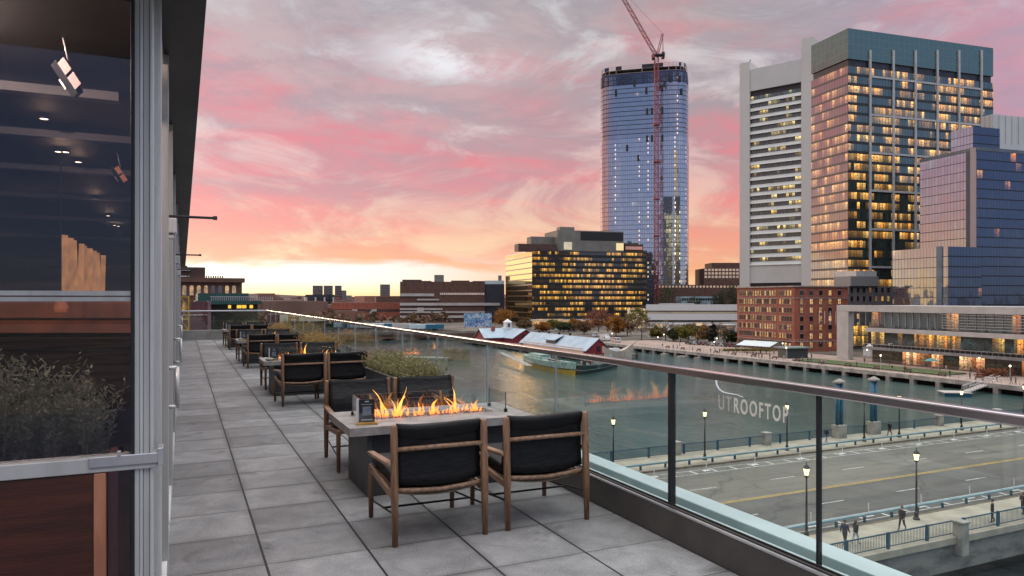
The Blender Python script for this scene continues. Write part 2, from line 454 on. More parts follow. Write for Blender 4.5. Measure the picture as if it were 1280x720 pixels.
M['fascia'] = pm('stained bridge concrete', (0.20, 0.19, 0.17, 1), (0.075, 0.075, 0.07, 1), 0.5, 0.85, bump=0.2, bscale=4, stretch=(1, 1, 2.5), lo=0.4, hi=0.7)
M['darkmetal'] = pm('dark metal', (0.03, 0.033, 0.036, 1), (0.02, 0.022, 0.024, 1), 3, 0.5, 0.4)
# ================================================================== GROUND, WATER, ROAD
ROAD = -15.4
WALK = -15.25
WATER = -20.4
QUAY = -18.2

def asphalt(name):
    m, t = newmat(name)
    tcn = t.n('ShaderNodeTexCoord'); o = tcn.outputs['Object']
    n1 = t.noise(t.v('MULTIPLY', o, (0.05, 0.5, 1)), 1.0, 5, 0.6)       # wheel tracks along the road
    n2 = t.noise(o, 0.35, 5, 0.65)
    n3 = t.noise(o, 14.0, 3, 0.7)
    yy = t.n('ShaderNodeSeparateXYZ', {0: o}).outputs[1]
    newer = t.m('LESS_THAN', yy, 47.2)                                   # the near lanes were resurfaced later
    c_ = t.mix(newer, t.mix(t.rng(n1, 0.3, 0.7), (0.135, 0.128, 0.11, 1), (0.21, 0.195, 0.155, 1)), t.mix(t.rng(n1, 0.3, 0.7), (0.072, 0.070, 0.064, 1), (0.125, 0.120, 0.106, 1)))
    c_ = t.mix(t.m('MULTIPLY', t.rng(n2, 0.45, 0.75), 0.35), c_, (0.20, 0.185, 0.15, 1))
    c_ = t.mix(t.m('MULTIPLY', t.rng(n3, 0.35, 0.7), 0.35), c_, (0.04, 0.04, 0.04, 1))
    vo = t.n('ShaderNodeTexVoronoi', {'Vector': t.v('ADD', t.v('MULTIPLY', o, (0.10, 0.05, 0)), t.v('SCALE', t.n('ShaderNodeTexNoise', {'Vector': o, 'Scale': 0.5}).outputs['Color'], s=0.14)), 'Scale': 1.0}, feature='DISTANCE_TO_EDGE')
    crack = t.rng(vo.outputs['Distance'], 0.0, 0.012, 1.0, 0.0)
    c_ = t.mix(t.m('MULTIPLY', crack, 0.4), c_, (0.018, 0.018, 0.018, 1))
    pt = t.n('ShaderNodeTexVoronoi', {'Vector': t.v('MULTIPLY', o, (0.09, 0.30, 0)), 'Scale': 1.0, 'Randomness': 1.0}, distance='CHEBYCHEV')
    pc = t.n('ShaderNodeSeparateColor', {0: pt.outputs['Color']})
    c_ = t.mix(t.m('MULTIPLY', t.m('LESS_THAN', pc.outputs[0], 0.12), 0.28), c_, (0.055, 0.055, 0.052, 1))
    oil = t.noise(t.v('MULTIPLY', o, (0.25, 1.4, 0)), 1.0, 4, .6)
    c_ = t.mix(t.m('MULTIPLY', t.rng(oil, .58, .72), .4), c_, (0.04, 0.04, 0.04, 1))
    bp = t.n('ShaderNodeBump', {'Strength': 0.2, 'Distance': 0.02, 'Height': n3})
    b = t.n('ShaderNodeBsdfPrincipled', {'Base Color': c_, 'Roughness': 0.8, 'Normal': bp.outputs[0]})
    t.n('ShaderNodeOutputMaterial', {0: b.outputs[0]})
    return m
M['asphalt'] = asphalt('worn asphalt')

def watermat():
    m, t = newmat('harbour water')
    geo = t.n('ShaderNodeNewGeometry'); o = geo.outputs['Position']
    n1 = t.noise(t.v('MULTIPLY', o, (0.55, 0.30, 1)), 1.0, 5, 0.62, 0.4)
    n2 = t.noise(t.v('MULTIPLY', o, (0.05, 0.03, 1)), 1.0, 3, 0.5, 0.6)
    n3 = t.noise(t.v('MULTIPLY', o, (1.6, 0.9, 1)), 1.0, 4, 0.65, 0.3)
    h = t.m('ADD', t.m('ADD', t.m('MULTIPLY', n1, 0.55), t.m('MULTIPLY', n3, 0.22)), t.m('MULTIPLY', n2, 0.9))
    bp = t.n('ShaderNodeBump', {'Strength': 0.42, 'Distance': 1.0, 'Height': h})
    c_ = t.mix(t.rng(n2, 0.35, 0.65), (0.045, 0.088, 0.082, 1), (0.075, 0.122, 0.112, 1))
    b = t.n('ShaderNodeBsdfPrincipled', {'Base Color': c_, 'Roughness': 0.07, 'IOR': 1.33, 'Specular IOR Level': 0.5, 'Normal': bp.outputs[0]})
    t.n('ShaderNodeOutputMaterial', {0: b.outputs[0]})
    return m
M['water'] = watermat()
M['ground'] = pm('city ground', (0.15, 0.125, 0.10, 1), (0.06, 0.058, 0.05, 1), 0.06, 0.9, bump=0.0, detail=9, lo=.42, hi=.6)
M['quay'] = pm('harbour walk paving', (0.40, 0.30, 0.245, 1), (0.27, 0.205, 0.175, 1), 0.35, 0.85)
M['quayedge'] = pm('quay edge stone', (0.40, 0.37, 0.33, 1), (0.22, 0.20, 0.18, 1), 0.5, 0.85, bump=0.2, bscale=3)
M['pile'] = pm('wet black piles', (0.02, 0.02, 0.02, 1), (0.045, 0.042, 0.038, 1), 1, 0.7)
M['grass'] = pm('lawn grass', (0.045, 0.085, 0.022, 1), (0.07, 0.10, 0.03, 1), 0.5, 0.95, bump=0.3, bscale=12)

mb = MB(); mb.face([(-400, -300, WATER), (900, -300, WATER), (900, 2600, WATER), (-400, 2600, WATER)])
tag(mb.build('water', M['water']), kind='structure')
# near bank under the hotel, far bank under the towers (the sheet runs on to the horizon)
mb = MB()
mb.prism([(-9000, -3000), (30, -3000), (30, 33.0), (36, 33.1), (36, 64), (36, 90), (34, 400), (24, 800), (-9000, 800)], -24, ROAD - 0.02)
tag(mb.build('near_bank_ground', M['ground']), kind='structure')
mb = MB()
FB = [(176, -3000), (176, 283), (150, 330), (142, 430), (138, 800), (60, 1100), (-9000, 1100), (-9000, 9000), (12000, 9000), (12000, -3000)]
mb.prism(FB[::-1], -24, QUAY - 0.02)
tag(mb.build('far_bank_ground', M['ground']), kind='structure')
mb = MB()
rr = random.Random(5)
for (xa, xb, yy, hh) in ((-3500, 1200, 3600, 62), (-2500, 3500, 4600, 70), (900, 6000, 4000, 48)):
    n = 60; pts = []
    for i in range(n + 1):
        pts.append((xa + (xb - xa) * i / n, yy + 120 * math.sin(i * .7), -18 + hh * (0.45 + 0.25 * math.sin(i * .31 + yy) + 0.12 * rr.random())))
    for i in range(n):
        a, b = pts[i], pts[i + 1]
        mb.face([(a[0], a[1] - 500, -20), (b[0], b[1] - 500, -20), b, a])
        mb.face([a, b, (b[0], b[1] + 500, -20), (a[0], a[1] + 500, -20)])
M['hills'] = pm('wooded hills', (0.10, 0.06, 0.05, 1), (0.05, 0.04, 0.035, 1), 0.01, 0.95, detail=8)
tag(mb.build('hills', M['hills']), kind='structure')

# ---- the bridge: runs along +X between Y 33.4 and 63.6
BX0, BX1 = 2.0, 178.0
mb = MB(); mb.box(BX0, 33.55, -17.7, BX1, 63.6, ROAD - 0.004)
tag(mb.build('bridge_deck', M['fascia']), kind='structure')
mb = MB(); mb.face([(BX0, 37.9, ROAD), (BX1, 37.9, ROAD), (BX1, 58.6, ROAD), (BX0, 58.6, ROAD)])
tag(mb.build('road', M['asphalt']), kind='structure')
mb = MB(); mb.box(BX0, 33.3, ROAD - .35, BX1, 37.9, WALK)
tag(mb.build('pavement', M['walk'], bevel=0.03), kind='structure')
mb = MB(); mb.box(BX0, 58.6, ROAD - .1, BX1, 63.9, WALK)
tag(mb.build('pavement', M['walk'], bevel=0.03), kind='structure')
M['kerbstone'] = pm('brown granite kerb', (0.20, 0.155, 0.10, 1), (0.13, 0.10, 0.07, 1), 1.2, 0.8)
for y0, y1 in ((37.9, 38.12), (58.38, 58.6)):
    mb = MB()
    x = BX0
    while x < BX1:
        mb.box(x, y0 + .003, ROAD, min(x + 2.98, BX1), y1 - .003, WALK + .012); x += 3.0
    tag(mb.build('kerb', M['kerbstone']), kind='structure')
for xx in (72, 104, 136, 160):
    mb = MB(); mb.box(xx - 1.4, 34.6, -24, xx + 1.4, 62.6, -17.7)
    tag(mb.build('bridge_pier', M['fascia'], bevel=0.1), 'stained concrete pier under the road bridge', 'bridge pier', 'piers under the road bridge')
def strip(mb, x0, x1, y0, y1, z=ROAD + .004):
    mb.face([(x0, y0, z), (x1, y0, z), (x1, y1, z), (x0, y1, z)])
mw_ = MB(); my_ = MB()
strip(my_, BX0, BX1, 47.0, 47.13); strip(my_, BX0, BX1, 47.28, 47.41)
x = 10.0
while x < BX1 - 4:
    strip(mw_, x, x + 3.0, 43.6, 43.74); strip(mw_, x + 2.5, x + 5.5, 51.4, 51.54); x += 9.4
for (ya, yb) in ((39.1, 40.35), (56.1, 57.3)):
    strip(mw_, BX0, BX1, ya - .1, ya); strip(mw_, BX0, BX1, yb, yb + .1)
    x = 6.0
    while x < BX1:
        mw_.face([(x, ya, ROAD + .004), (x + .22, ya, ROAD + .004), (x + .22, yb, ROAD + .004), (x, yb, ROAD + .004)]); x += 2.45
tag(mw_.build('road_markings', M['white_line']), kind='structure')
tag(my_.build('road_markings', M['yellow_line']), kind='structure')

# railings of the bridge: one thing per side; posts, pickets and rails are its parts
def bridge_railing(y, x0, x1, label, step, out):
    root = empty('bridge_railing', (x0, y, WALK)); tag(root, label, 'railing')
    L = x1 - x0
    a = MB(); a.bar((0, 0, 1.05), (L, 0, 1.05), .09, .07); a.build('top_rail', M['teal_paint'], root)
    a = MB(); a.bar((0, 0, .16), (L, 0, .16), .06, .05); a.build('bottom_rail', M['teal_paint'], root)
    a = MB(); x = 0.1
    while x < L:
        a.box(x - .011, -.011, .16, x + .011, .011, 1.03); x += .15
    pk = a.build('picket', M['teal_paint'], root); tag(pk, kind='stuff')
    pm_ = None; x = 0.0
    while x <= L:
        if pm_ is None:
            a = MB(); a.box(-.11, -.07, 0, .11, .07, 1.12); pm_ = a.build('post', M['teal_paint'], root, bevel=.01)
            o = pm_
        else:
            o = pm_.copy(); COL.objects.link(o); o.parent = root
        o.location = (x, 0, 0); x += step
bridge_railing(33.62, 8.0, 176.0, 'teal blue picket railing on the near edge of the road bridge', 3.9, -1)
bridge_railing(63.4, 8.0, 176.0, 'teal blue picket railing on the water side of the far bridge pavement', 4.6, 1)
def guard_rail(y, label, sgn):
    root = empty('guard_rail', (8, y, WALK)); tag(root, label, 'guard rail')
    a = MB(); a.box(0, -.14, .46, 168, .14, .60); a.build('beam', pm('pale teal guard rail' + str(sgn), (0.20, 0.32, 0.34, 1), (0.13, 0.22, 0.25, 1), 1, .45), root)
    pm_ = None
    for i in range(57):
        if pm_ is None:
            a = MB(); a.box(-.11, -.05, 0, .11, .05, .40); pm_ = a.build('post', M['teal_paint'], root); o = pm_
        else:
            o = pm_.copy(); COL.objects.link(o); o.parent = root
        o.location = (i * 2.95 + .3, -.075 * sgn, 0)
guard_rail(38.45, 'low teal guard rail along the near kerb of the bridge road', 1)
guard_rail(58.95, 'low teal guard rail along the far kerb of the bridge road', -1)
# concrete pillars in the railings
def pillar(x, y, h, w_, label, wide=1.0):
    root = empty('railing_pillar', (x, y, WALK)); tag(root, label, 'pillar')
    a = MB(); a.box(-w_ / 2 * wide, -w_ / 2, -1.25 if y < 40 else 0, w_ / 2 * wide, w_ / 2, h); a.build('shaft', M['concrete'], root, bevel=.03)
    a = MB(); a.box(-w_ / 2 * wide - .07, -w_ / 2 - .07, h, w_ / 2 * wide + .07, w_ / 2 + .07, h + .14); a.build('cap', M['concrete'], root, bevel=.03)
x, y = at_z(1199, 690, WALK)
pillar(50.0, 33.22, 1.0, .72, 'pale concrete pillar breaking the near bridge railing, between two pairs of walkers')
for px, lb in ((845, 'concrete bollard in the far bridge railing, left of the glass lettering'), (958, 'concrete bollard in the far bridge railing, below the glass lettering'),
               (1174, 'concrete bollard in the far bridge railing, right of the twin blue pylons'), (1247, 'rightmost concrete bollard in the far bridge railing')):
    xr, yr = ray(px); dep = 63.4 / yr
    pillar(xr * dep, 63.4, 1.3, .8, lb)
# twin blue pylons
for px, lb in ((1049, 'blue steel pylon with white peaked cap on the bridge pavement, left of two'), (1092, 'blue steel pylon with white peaked cap on the bridge pavement, right of two')):
    xr, yr = ray(px); dep = 63.0 / yr
    root = empty('pylon', (xr * dep, 63.0, WALK)); tag(root, lb, 'pylon')
    a = MB(); a.box(-.75, -.5, 0, .75, .5, 1.55); a.build('base', M['concrete'], root, bevel=.04)
    for s in (-1, 1):
        a = MB(); a.tube([(s * .33, 0, 1.55), (s * .33, 0, 6.6)], .22, 12); a.build('column', M['bluepost'], root, smooth=True)
    a = MB(); a.box(-.62, -.45, 6.6, .62, .45, 6.78)
    a.idx([(-.6, -.43, 6.78), (.6, -.43, 6.78), (.6, .43, 6.78), (-.6, .43, 6.78), (-.2, 0, 7.12), (.2, 0, 7.12)], [(0, 1, 5, 4), (1, 2, 5), (2, 3, 4, 5), (3, 0, 4)])
    a.build('cap', M['concrete'], root)

# street lamps
M['lampglass'] = em('lit lantern glass', (1.0, 0.80, 0.42, 1), 2.6)
def make_lamp():
    root = empty('street_lamp')
    a = MB(); a.lathe([(.24, 0), (.24, .12), (.16, .2), (.15, .55), (.09, .65), (.085, .8)], 12); a.build('base', M['black'], root, smooth=False)
    a = MB(); a.tube([(0, 0, .8), (0, 0, 4.35)], [.085, .06], 10); a.build('pole', M['black'], root, smooth=True)
    a = MB(); a.lathe([(.06, 4.35), (.15, 4.42), (.15, 4.5), (.10, 4.52)], 12); a.build('collar', M['black'], root)
    a = MB(); a.lathe([(.13, 4.52), (.21, 4.98), (.20, 5.0)], 8); lg = a.build('lantern', M['lampglass'], root)
    b = MB()
    for k in range(4):
        an = math.pi / 4 + k * math.pi / 2
        b.bar((.135 * math.cos(an), .135 * math.sin(an), 4.5), (.218 * math.cos(an), .218 * math.sin(an), 5.0), .02, .02)
    b.build('cage', M['black'], lg)
    a = MB(); a.lathe([(.25, 5.0), (.22, 5.06), (.12, 5.2), (.04, 5.26), (.03, 5.34), (.045, 5.38), (.01, 5.44)], 12); a.build('cap', M['black'], root)
    return root
lamp0 = make_lamp()
LAMPS = [(39.5, 37.2, 'lit black street lamp on the near bridge pavement, seen beside the dark glass post'), (50.8, 37.2, 'lit black street lamp on the near bridge pavement, standing clear before the road'),
         (38.3, 60.1, 'lit street lamp over the water, nearest the chairs on the far bridge pavement'), (49.5, 60.1, 'lit street lamp on the far bridge pavement, below the pink reflection'),
         (60.9, 60.1, 'lit street lamp on the far bridge pavement, overlapping the last letter on the glass'), (73.0, 60.1, 'lit street lamp between the twin blue pylons'),
         (79.0, 60.1, 'street lamp just right of the twin blue pylons, head behind the handrail'), (90.6, 60.1, 'lit street lamp above the handrail, by the floating dock'), (103.6, 60.1, 'lit street lamp on the far pavement at the right frame edge')]
for i, (x, y, lb) in enumerate(LAMPS):
    o = lamp0 if i == 0 else copy_tree(lamp0)
    o.location = (x, y, WALK); tag(o, lb, 'street lamp', 'street lamps on the bridge')

M['delin'] = pm('dirty white plastic', (.68, .67, .63, 1), (.55, .54, .5, 1), 2, .6)
# white delineator posts
def make_delin():
    root = empty('delineator_post')
    a = MB(); a.box(-.40, -.24, 0, .40, .24, .045); a.build('base', M['delin'], root, bevel=.015)
    a = MB(); a.tube([(0, 0, .05), (0, 0, 1.0)], .042, 8); a.build('post', M['delin'], root)
    return root
dl = make_delin(); first = True
for (y, x0, n, st, row) in ((39.7, 30.4, 12, 6.1, 'near'), (56.7, 34.5, 12, 6.2, 'far')):
    for i in range(n):
        o = dl if first else copy_tree(dl); first = False
        o.location = (x0 + i * st, y, ROAD + .005)
        tag(o, f'white plastic lane post in the {row} painted buffer of the bridge road', 'lane post', f'white lane posts in the {row} buffer')

# ---- far waterfront walk
Q0, Q1 = 60, 283
mb = MB(); mb.box(171.0, Q0, QUAY - .05, 205, Q1, QUAY)
tag(mb.build('harbor_walk', M['quay']), kind='structure')
root = empty('quay_wall', (171, Q0, QUAY)); tag(root, 'stone edge of the far harbour walk standing on dark piles', 'quay wall')
a = MB(); a.box(-.6, 0, -1.0, .0, Q1 - Q0, .12); a.build('edge_beam', M['quayedge'], root, bevel=.05)
a = MB(); a.box(3.2, 0, -5, 3.5, Q1 - Q0, -.06); a.build('back_wall', M['pile'], root)
pl0 = None
for i in range(32):
    if pl0 is None:
        a = MB(); a.box(-.55, -.55, -4.2, 1.0, .55, -.3); pl0 = a.build('piling', M['quayedge'], root, bevel=.05); o = pl0
    else:
        o = pl0.copy(); COL.objects.link(o); o.parent = root
    o.location = (-.3, 3 + i * 7.0, -.7)
a = MB()
for i in range(0, Q1 - Q0, 2):
    a.box(-.22, i, .12, -.16, i + .06, 1.1)
a.box(-.23, 0, 1.1, -.15, Q1 - Q0, 1.16); a.box(-.2, 0, .6, -.18, Q1 - Q0, .64)
a.build('handrail', M['concrete'], root)
mb = MB(); mb.box(176.5, 122, QUAY, 186, 172, QUAY + .35)
tag(mb.build('lawn', M['grass']), kind='structure')
# pale wall of the far quay beyond
root = empty('quay_wall', (0, 0, 0)); tag(root, 'pale quay wall curving round the bend of the channel', 'quay wall')
a = MB()
for (p, q) in (((171, 283), (149, 330)), ((149, 330), (141, 430)), ((141, 430), (137, 800))):
    a.bar((p[0], p[1], -18.6), (q[0], q[1], -18.6), .8, 3.4)
a.build('wall_face', pm('quay wall brown stone', (0.17, 0.13, 0.10, 1), (0.09, 0.075, 0.06, 1), .3, .85), root)

# ================================================================== THE TERRACE
KX = 2.89           # foot of the kerb
TY0, TY1 = -6.0, 30.0
def pavermat():
    m, t = newmat('granite pavers')
    tcn = t.n('ShaderNodeTexCoord'); o = tcn.outputs['Object']
    s = t.n('ShaderNodeSeparateXYZ', {0: o})
    ux = t.m('DIVIDE', t.m('ADD', s.outputs[0], 0.161 + 6.1), 0.61); uy = t.m('DIVIDE', t.m('SUBTRACT', s.outputs[1], 3.895 - 12.2), 0.61)
    fx = t.m('FRACT', ux); fy = t.m('FRACT', uy)
    ex = t.m('MINIMUM', fx, t.m('SUBTRACT', 1.0, fx)); ey = t.m('MINIMUM', fy, t.m('SUBTRACT', 1.0, fy))
    wob_ = t.m('MULTIPLY', t.m('SUBTRACT', t.noise(o, 16.0, 3, 0.6), 0.5), 0.006)
    jx = t.rng(t.m('ADD', ex, wob_), 0.009, 0.015, 1.0, 0.0); jy = t.rng(t.m('ADD', ey, wob_), 0.0045, 0.0085, 1.0, 0.0)
    j = t.m('MAXIMUM', jx, t.m('MULTIPLY', jy, 0.9))
    rimd = t.rng(t.m('MINIMUM', ex, ey), 0.0, 0.11, 1.0, 0.0)
    pid = t.n('ShaderNodeCombineXYZ', {0: t.m('FLOOR', ux), 1: t.m('FLOOR', uy), 2: 0.0}).outputs[0]
    wn = t.n('ShaderNodeTexWhiteNoise', {'Vector': pid}, noise_dimensions='3D')
    o2 = t.v('ADD', o, t.v('SCALE', wn.outputs['Color'], s=30.0))
    n1 = t.noise(o2, 3.4, 8, 0.72, 0.4); n2 = t.noise(o, 0.9, 4, 0.6); n3 = t.noise(o, 105.0, 3, 0.75); n4 = t.noise(o, 42.0, 3, 0.7)
    cc = t.mix(t.rng(n1, 0.30, 0.70), (0.15, 0.152, 0.154, 1), (0.275, 0.277, 0.280, 1))
    cc = t.mix(t.m('MULTIPLY', t.rng(n2, 0.42, 0.7), 0.45), cc, (0.135, 0.132, 0.130, 1))
    cc = t.mix(t.m('MULTIPLY', t.rng(n3, 0.5, 0.72), 0.55), cc, (0.44, 0.44, 0.44, 1))
    cc = t.mix(t.m('MULTIPLY', t.rng(n3, 0.28, 0.5, 1.0, 0.0), 0.5), cc, (0.05, 0.05, 0.051, 1))
    st = t.noise(o, 1.7, 3, 0.55, 1.2)
    cc = t.mix(t.m('MULTIPLY', t.rng(st, 0.60, 0.68), 0.5), cc, (0.085, 0.082, 0.08, 1))
    sp2 = t.n('ShaderNodeTexVoronoi', {'Vector': o, 'Scale': 2.3}); cc = t.mix(t.m('MULTIPLY', t.rng(sp2.outputs['Distance'], 0.03, 0.075, 1.0, 0.0), t.rng(n1, 0.4, 0.6)), cc, (0.07, 0.067, 0.065, 1))
    cc = t.mix(t.m('MULTIPLY', t.m('MULTIPLY', rimd, t.rng(n2, 0.35, 0.6)), 0.55), cc, (0.085, 0.082, 0.078, 1))
    val = t.m('ADD', 0.80, t.m('MULTIPLY', wn.outputs['Value'], 0.44))
    cc = t.mix(1.0, cc, t.n('ShaderNodeCombineXYZ', {0: val, 1: val, 2: val}).outputs[0], 'MULTIPLY')
    cc = t.mix(j, cc, (0.012, 0.012, 0.013, 1))
    hgt = t.m('ADD', t.m('MULTIPLY', n3, 0.25), t.m('ADD', t.m('MULTIPLY', n4, 0.15), t.m('MULTIPLY', j, -3.0)))
    bp = t.n('ShaderNodeBump', {'Strength': 0.35, 'Distance': 0.004, 'Height': hgt})
    b = t.n('ShaderNodeBsdfPrincipled', {'Base Color': cc, 'Roughness': t.m('ADD', 0.55, t.m('MULTIPLY', n1, 0.2)), 'Specular IOR Level': 0.4, 'Normal': bp.outputs[0]})
    t.n('ShaderNodeOutputMaterial', {0: b.outputs[0]})
    return m
mb = MB(); mb.box(-.12, TY0, -.06, KX + .01, TY1, 0)
tag(mb.build('terrace_floor', pavermat()), kind='structure')
# the hotel below the terrace
root = empty('hotel_building', (0, 0, ROAD)); tag(root, 'hotel building carrying the roof terrace, above the street', 'building')
a = MB(); a.box(-14, -7, 0, 3.24, 30.35, 15.4 - .30); a.build('wall', pm('hotel dark panel', (0.10, 0.10, 0.105, 1), (0.07, 0.07, 0.075, 1), .5, .4, .3), root)

# kerb, glass, handrail: one glass railing
rail = empty('glass_railing', (0, 0, 0)); tag(rail, 'frameless glass balustrade with polished steel handrail on a bronze kerb', 'railing')
a = MB(); a.box(KX, TY0, -.05, 2.992, TY1 + .1, .196); a.build('kerb', M['kerb'], rail, bevel=.004)
a = MB(); a.box(KX - .003, TY0, .197, KX + .017, TY1 + .1, .209); a.build('trim_strip', M['silver'], rail)
a = MB(); a.box(KX + .045, TY0, .197, KX + .053, TY1 + .1, .204); a.box(2.975, TY0, .197, 2.985, TY1 + .1, .206); a.build('gasket', M['black'], rail)
a = MB(); a.box(3.003, TY0, -.2, 3.075, TY1 + .1, .150); a.build('channel', M['darkmetal'], rail)
a = MB(); a.box(3.078, TY0, -.25, 3.16, TY1 + .1, .120); a.build('gutter', M['gutter'], rail)
a = MB(); a.box(3.072, TY0, .08, 3.094, TY1 + .1, .165); a.build('glazing_bead', M['ledge'], rail)
a = MB(); a.box(3.162, TY0, -.30, 3.33, TY1 + .3, .190); a.build('coping', M['ledge'], rail, bevel=.008)
GX = 3.03
a = MB(); a.box(GX - .032, TY0, 1.072, GX + .032, TY1 + .02, 1.12); a.build('handrail', M['steel'], rail, bevel=.008)
joints = [-5.9, -3.9, -1.9, -.2, 1.30, 2.77, 4.02, 5.70, 7.30, 9.0, 10.65, 12.3, 13.95, 15.6, 17.25, 18.9, 20.55, 22.2, 23.85, 25.5, 27.15, 28.8, 29.95]
for y0, y1 in zip(joints, joints[1:]):
    a = MB(); a.box(GX - .007, y0 + .006, .15, GX + .007, y1 - .006, 1.07); a.build('glass_panel', M['clear'], rail)
    if y0 > 0:
        if y0 in (4.02,):
            a = MB(); a.box(GX - .022, y0 - .014, .10, GX + .022, y0 + .014, 1.075); a.build('post', M['black'], rail)
        elif y0 in (2.77,):
            a = MB(); a.box(GX - .014, y0 - .007, .10, GX + .014, y0 + .007, 1.075); a.build('post', M['black'], rail)
        else:
            a = MB(); a.box(GX - .0085, y0 - .005, .15, GX + .0085, y0 + .005, 1.07); a.build('joint_seal', M['silver'] if y0 > 5 else M['darkmetal'], rail)
# end of the terrace
er = empty('glass_railing', (0, TY1, 0)); tag(er, 'glass balustrade across the far end of the terrace, on a beige kerb', 'railing')
a = MB(); a.box(-.3, 0, -.05, 3.0, .25, .36); a.build('kerb', M['concrete'], er, bevel=.01)
a = MB(); a.box(-.3, .10, 1.07, 3.03, .16, 1.12); a.build('handrail', M['silver'], er, bevel=.008)
for k in range(2):
    a = MB(); a.box(-.28 + 1.62 * k, .122, .36, 1.33 + 1.62 * k, .136, 1.07); a.build('glass_panel', M['clear'], er)

# reflected lit sign modelled on the glass as pale letters and glowing swoosh
fontmat, t = newmat('pale letter reflection')
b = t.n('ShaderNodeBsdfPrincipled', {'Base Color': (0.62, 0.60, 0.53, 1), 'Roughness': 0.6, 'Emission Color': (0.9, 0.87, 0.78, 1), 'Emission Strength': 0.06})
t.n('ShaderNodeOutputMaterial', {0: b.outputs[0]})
faintmat, t = newmat('faint letter reflection')
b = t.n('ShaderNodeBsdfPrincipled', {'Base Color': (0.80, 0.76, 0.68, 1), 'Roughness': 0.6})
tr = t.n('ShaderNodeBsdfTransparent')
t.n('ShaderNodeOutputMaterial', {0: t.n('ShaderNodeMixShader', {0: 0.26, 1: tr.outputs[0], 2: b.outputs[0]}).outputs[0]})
sign = empty('reflected_lettering', (GX - .012, 0, .893)); tag(sign, 'pale capital letters and a thin white swoosh, reflections modelled on the glass balustrade', 'sign')
def word(txt, y_left, y_right, mat_, parent, hgt=.091):
    cu = bpy.data.curves.new('lettering', 'FONT'); cu.body = txt; cu.extrude = .0006; cu.offset = .018; cu.space_character = 1.32
    tmp = bpy.data.objects.new('lettering', cu); COL.objects.link(tmp)
    dg = bpy.context.evaluated_depsgraph_get()
    me = bpy.data.meshes.new_from_object(tmp.evaluated_get(dg))
    bpy.data.objects.remove(tmp); bpy.data.curves.remove(cu)
    xs = [v.co.x for v in me.vertices]; ys = [v.co.y for v in me.vertices]
    x0, x1, y0_, y1_ = min(xs), max(xs), min(ys), max(ys)
    for v in me.vertices:
        f = (v.co.x - x0) / (x1 - x0)
        v.co = (v.co.z, y_left + (y_right - y_left) * f, (v.co.y - y0_) / (y1_ - y0_) * hgt)
    me.materials.clear(); me.materials.append(mat_)
    me.name = 'lettering'
    o = bpy.data.objects.new('lettering', me); COL.objects.link(o); o.parent = parent
def gy(px):
    xr, yr = ray(px); return (GX - .012) / xr * yr
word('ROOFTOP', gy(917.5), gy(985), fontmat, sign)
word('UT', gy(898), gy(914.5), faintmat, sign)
def gpt(px, py):
    xr, yr = ray(px); dep = (GX - .012) / xr
    return (0.0, yr * dep, EYE - (py - HZ) * dep / FPX - .893)
sw = [(895, 475), (896, 481), (899, 486.5), (904, 490), (912, 492), (921, 493.2), (929, 496.5)]
a = MB(); a.tube([gpt(*p) for p in sw], [.0055, .005, .0036, .003, .0024, .002, .0015], 8); a.build('swoosh', em('white swoosh reflection', (0.85, 0.9, 1, 1), .55), sign)  # glowing line imitates a lamp reflected in the glass

# ---- fire tables
def flamemat():
    m, t = newmat('gas flame')
    tcn = t.n('ShaderNodeTexCoord'); s = t.n('ShaderNodeSeparateXYZ', {0: tcn.outputs['Object']})
    h = t.rng(s.outputs[2], .56, .84, 0, 1, False)
    lw = t.n('ShaderNodeLayerWeight', {0: 0.5})
    n_ = t.noise(t.v('MULTIPLY', tcn.outputs['Object'], (1, 1, .5)), 34, 2)
    col = t.ramp(h, [(0, (1, .16, .02, 1)), (.22, (1, .27, .04, 1)), (.55, (1, .42, .08, 1)), (1, (1, .60, .18, 1))])
    core = t.rng(lw.outputs['Facing'], .15, .75, 1.0, 0.0)
    col = t.mix(core, (1, .22, .03, 1), col)
    e = t.n('ShaderNodeEmission', {0: col, 1: t.m('ADD', 1.2, t.m('MULTIPLY', core, 2.8))})
    tr = t.n('ShaderNodeBsdfTransparent')
    al = t.m('MULTIPLY', t.m('MULTIPLY', t.rng(lw.outputs['Facing'], .05, .85, .60, 0.0), t.rng(n_, .3, .58, .25, 1.0)), t.rng(h, .45, 1.0, 1.0, .45))
    t.n('ShaderNodeOutputMaterial', {0: t.n('ShaderNodeMixShader', {0: al, 1: tr.outputs[0], 2: e.outputs[0]}).outputs[0]})
    return m
M['flame'] = flamemat()
def flames_mesh(seed, tall):
    q = random.Random(seed); a = MB()
    def tongue(x, y, h_, r_, lean, fork=False):
        n = 9; pts = []; rad = []
        ph = q.random() * 6; am = .35 * r_ + .030 * h_
        for i in range(n):
            t_ = i / (n - 1)
            pts.append((x + lean * t_ * t_ * h_ + am * math.sin(ph + t_ * 5.5) * t_, y + am * .7 * math.cos(ph * 1.7 + t_ * 4.6) * t_, .565 + h_ * t_))
            rad.append(max(.0012, r_ * (math.sin(math.pi * min(1, .16 + .84 * t_ ** .75)) ** .9) * (1 - .35 * t_) * (1 + .28 * math.sin(ph + t_ * 9))))
        a.tube(pts, rad, 10)
        return pts
    for i in range(40):
        tongue(-.50 + 1.0 * (i + q.random()) / 40, q.uniform(-.05, .07) + .02, q.uniform(.025, .09), q.uniform(.006, .015), q.uniform(-.7, .7))
    for (x, h_, r_, ln) in tall:
        for k in range(3):
            tongue(x + q.uniform(-.04, .04), .02 + q.uniform(-.02, .03), h_ * q.uniform(.3, .65), r_ * q.uniform(.4, .75), ln + q.uniform(-.6, .6))
        tongue(x, .02, h_, r_ * .75, ln)
    return a
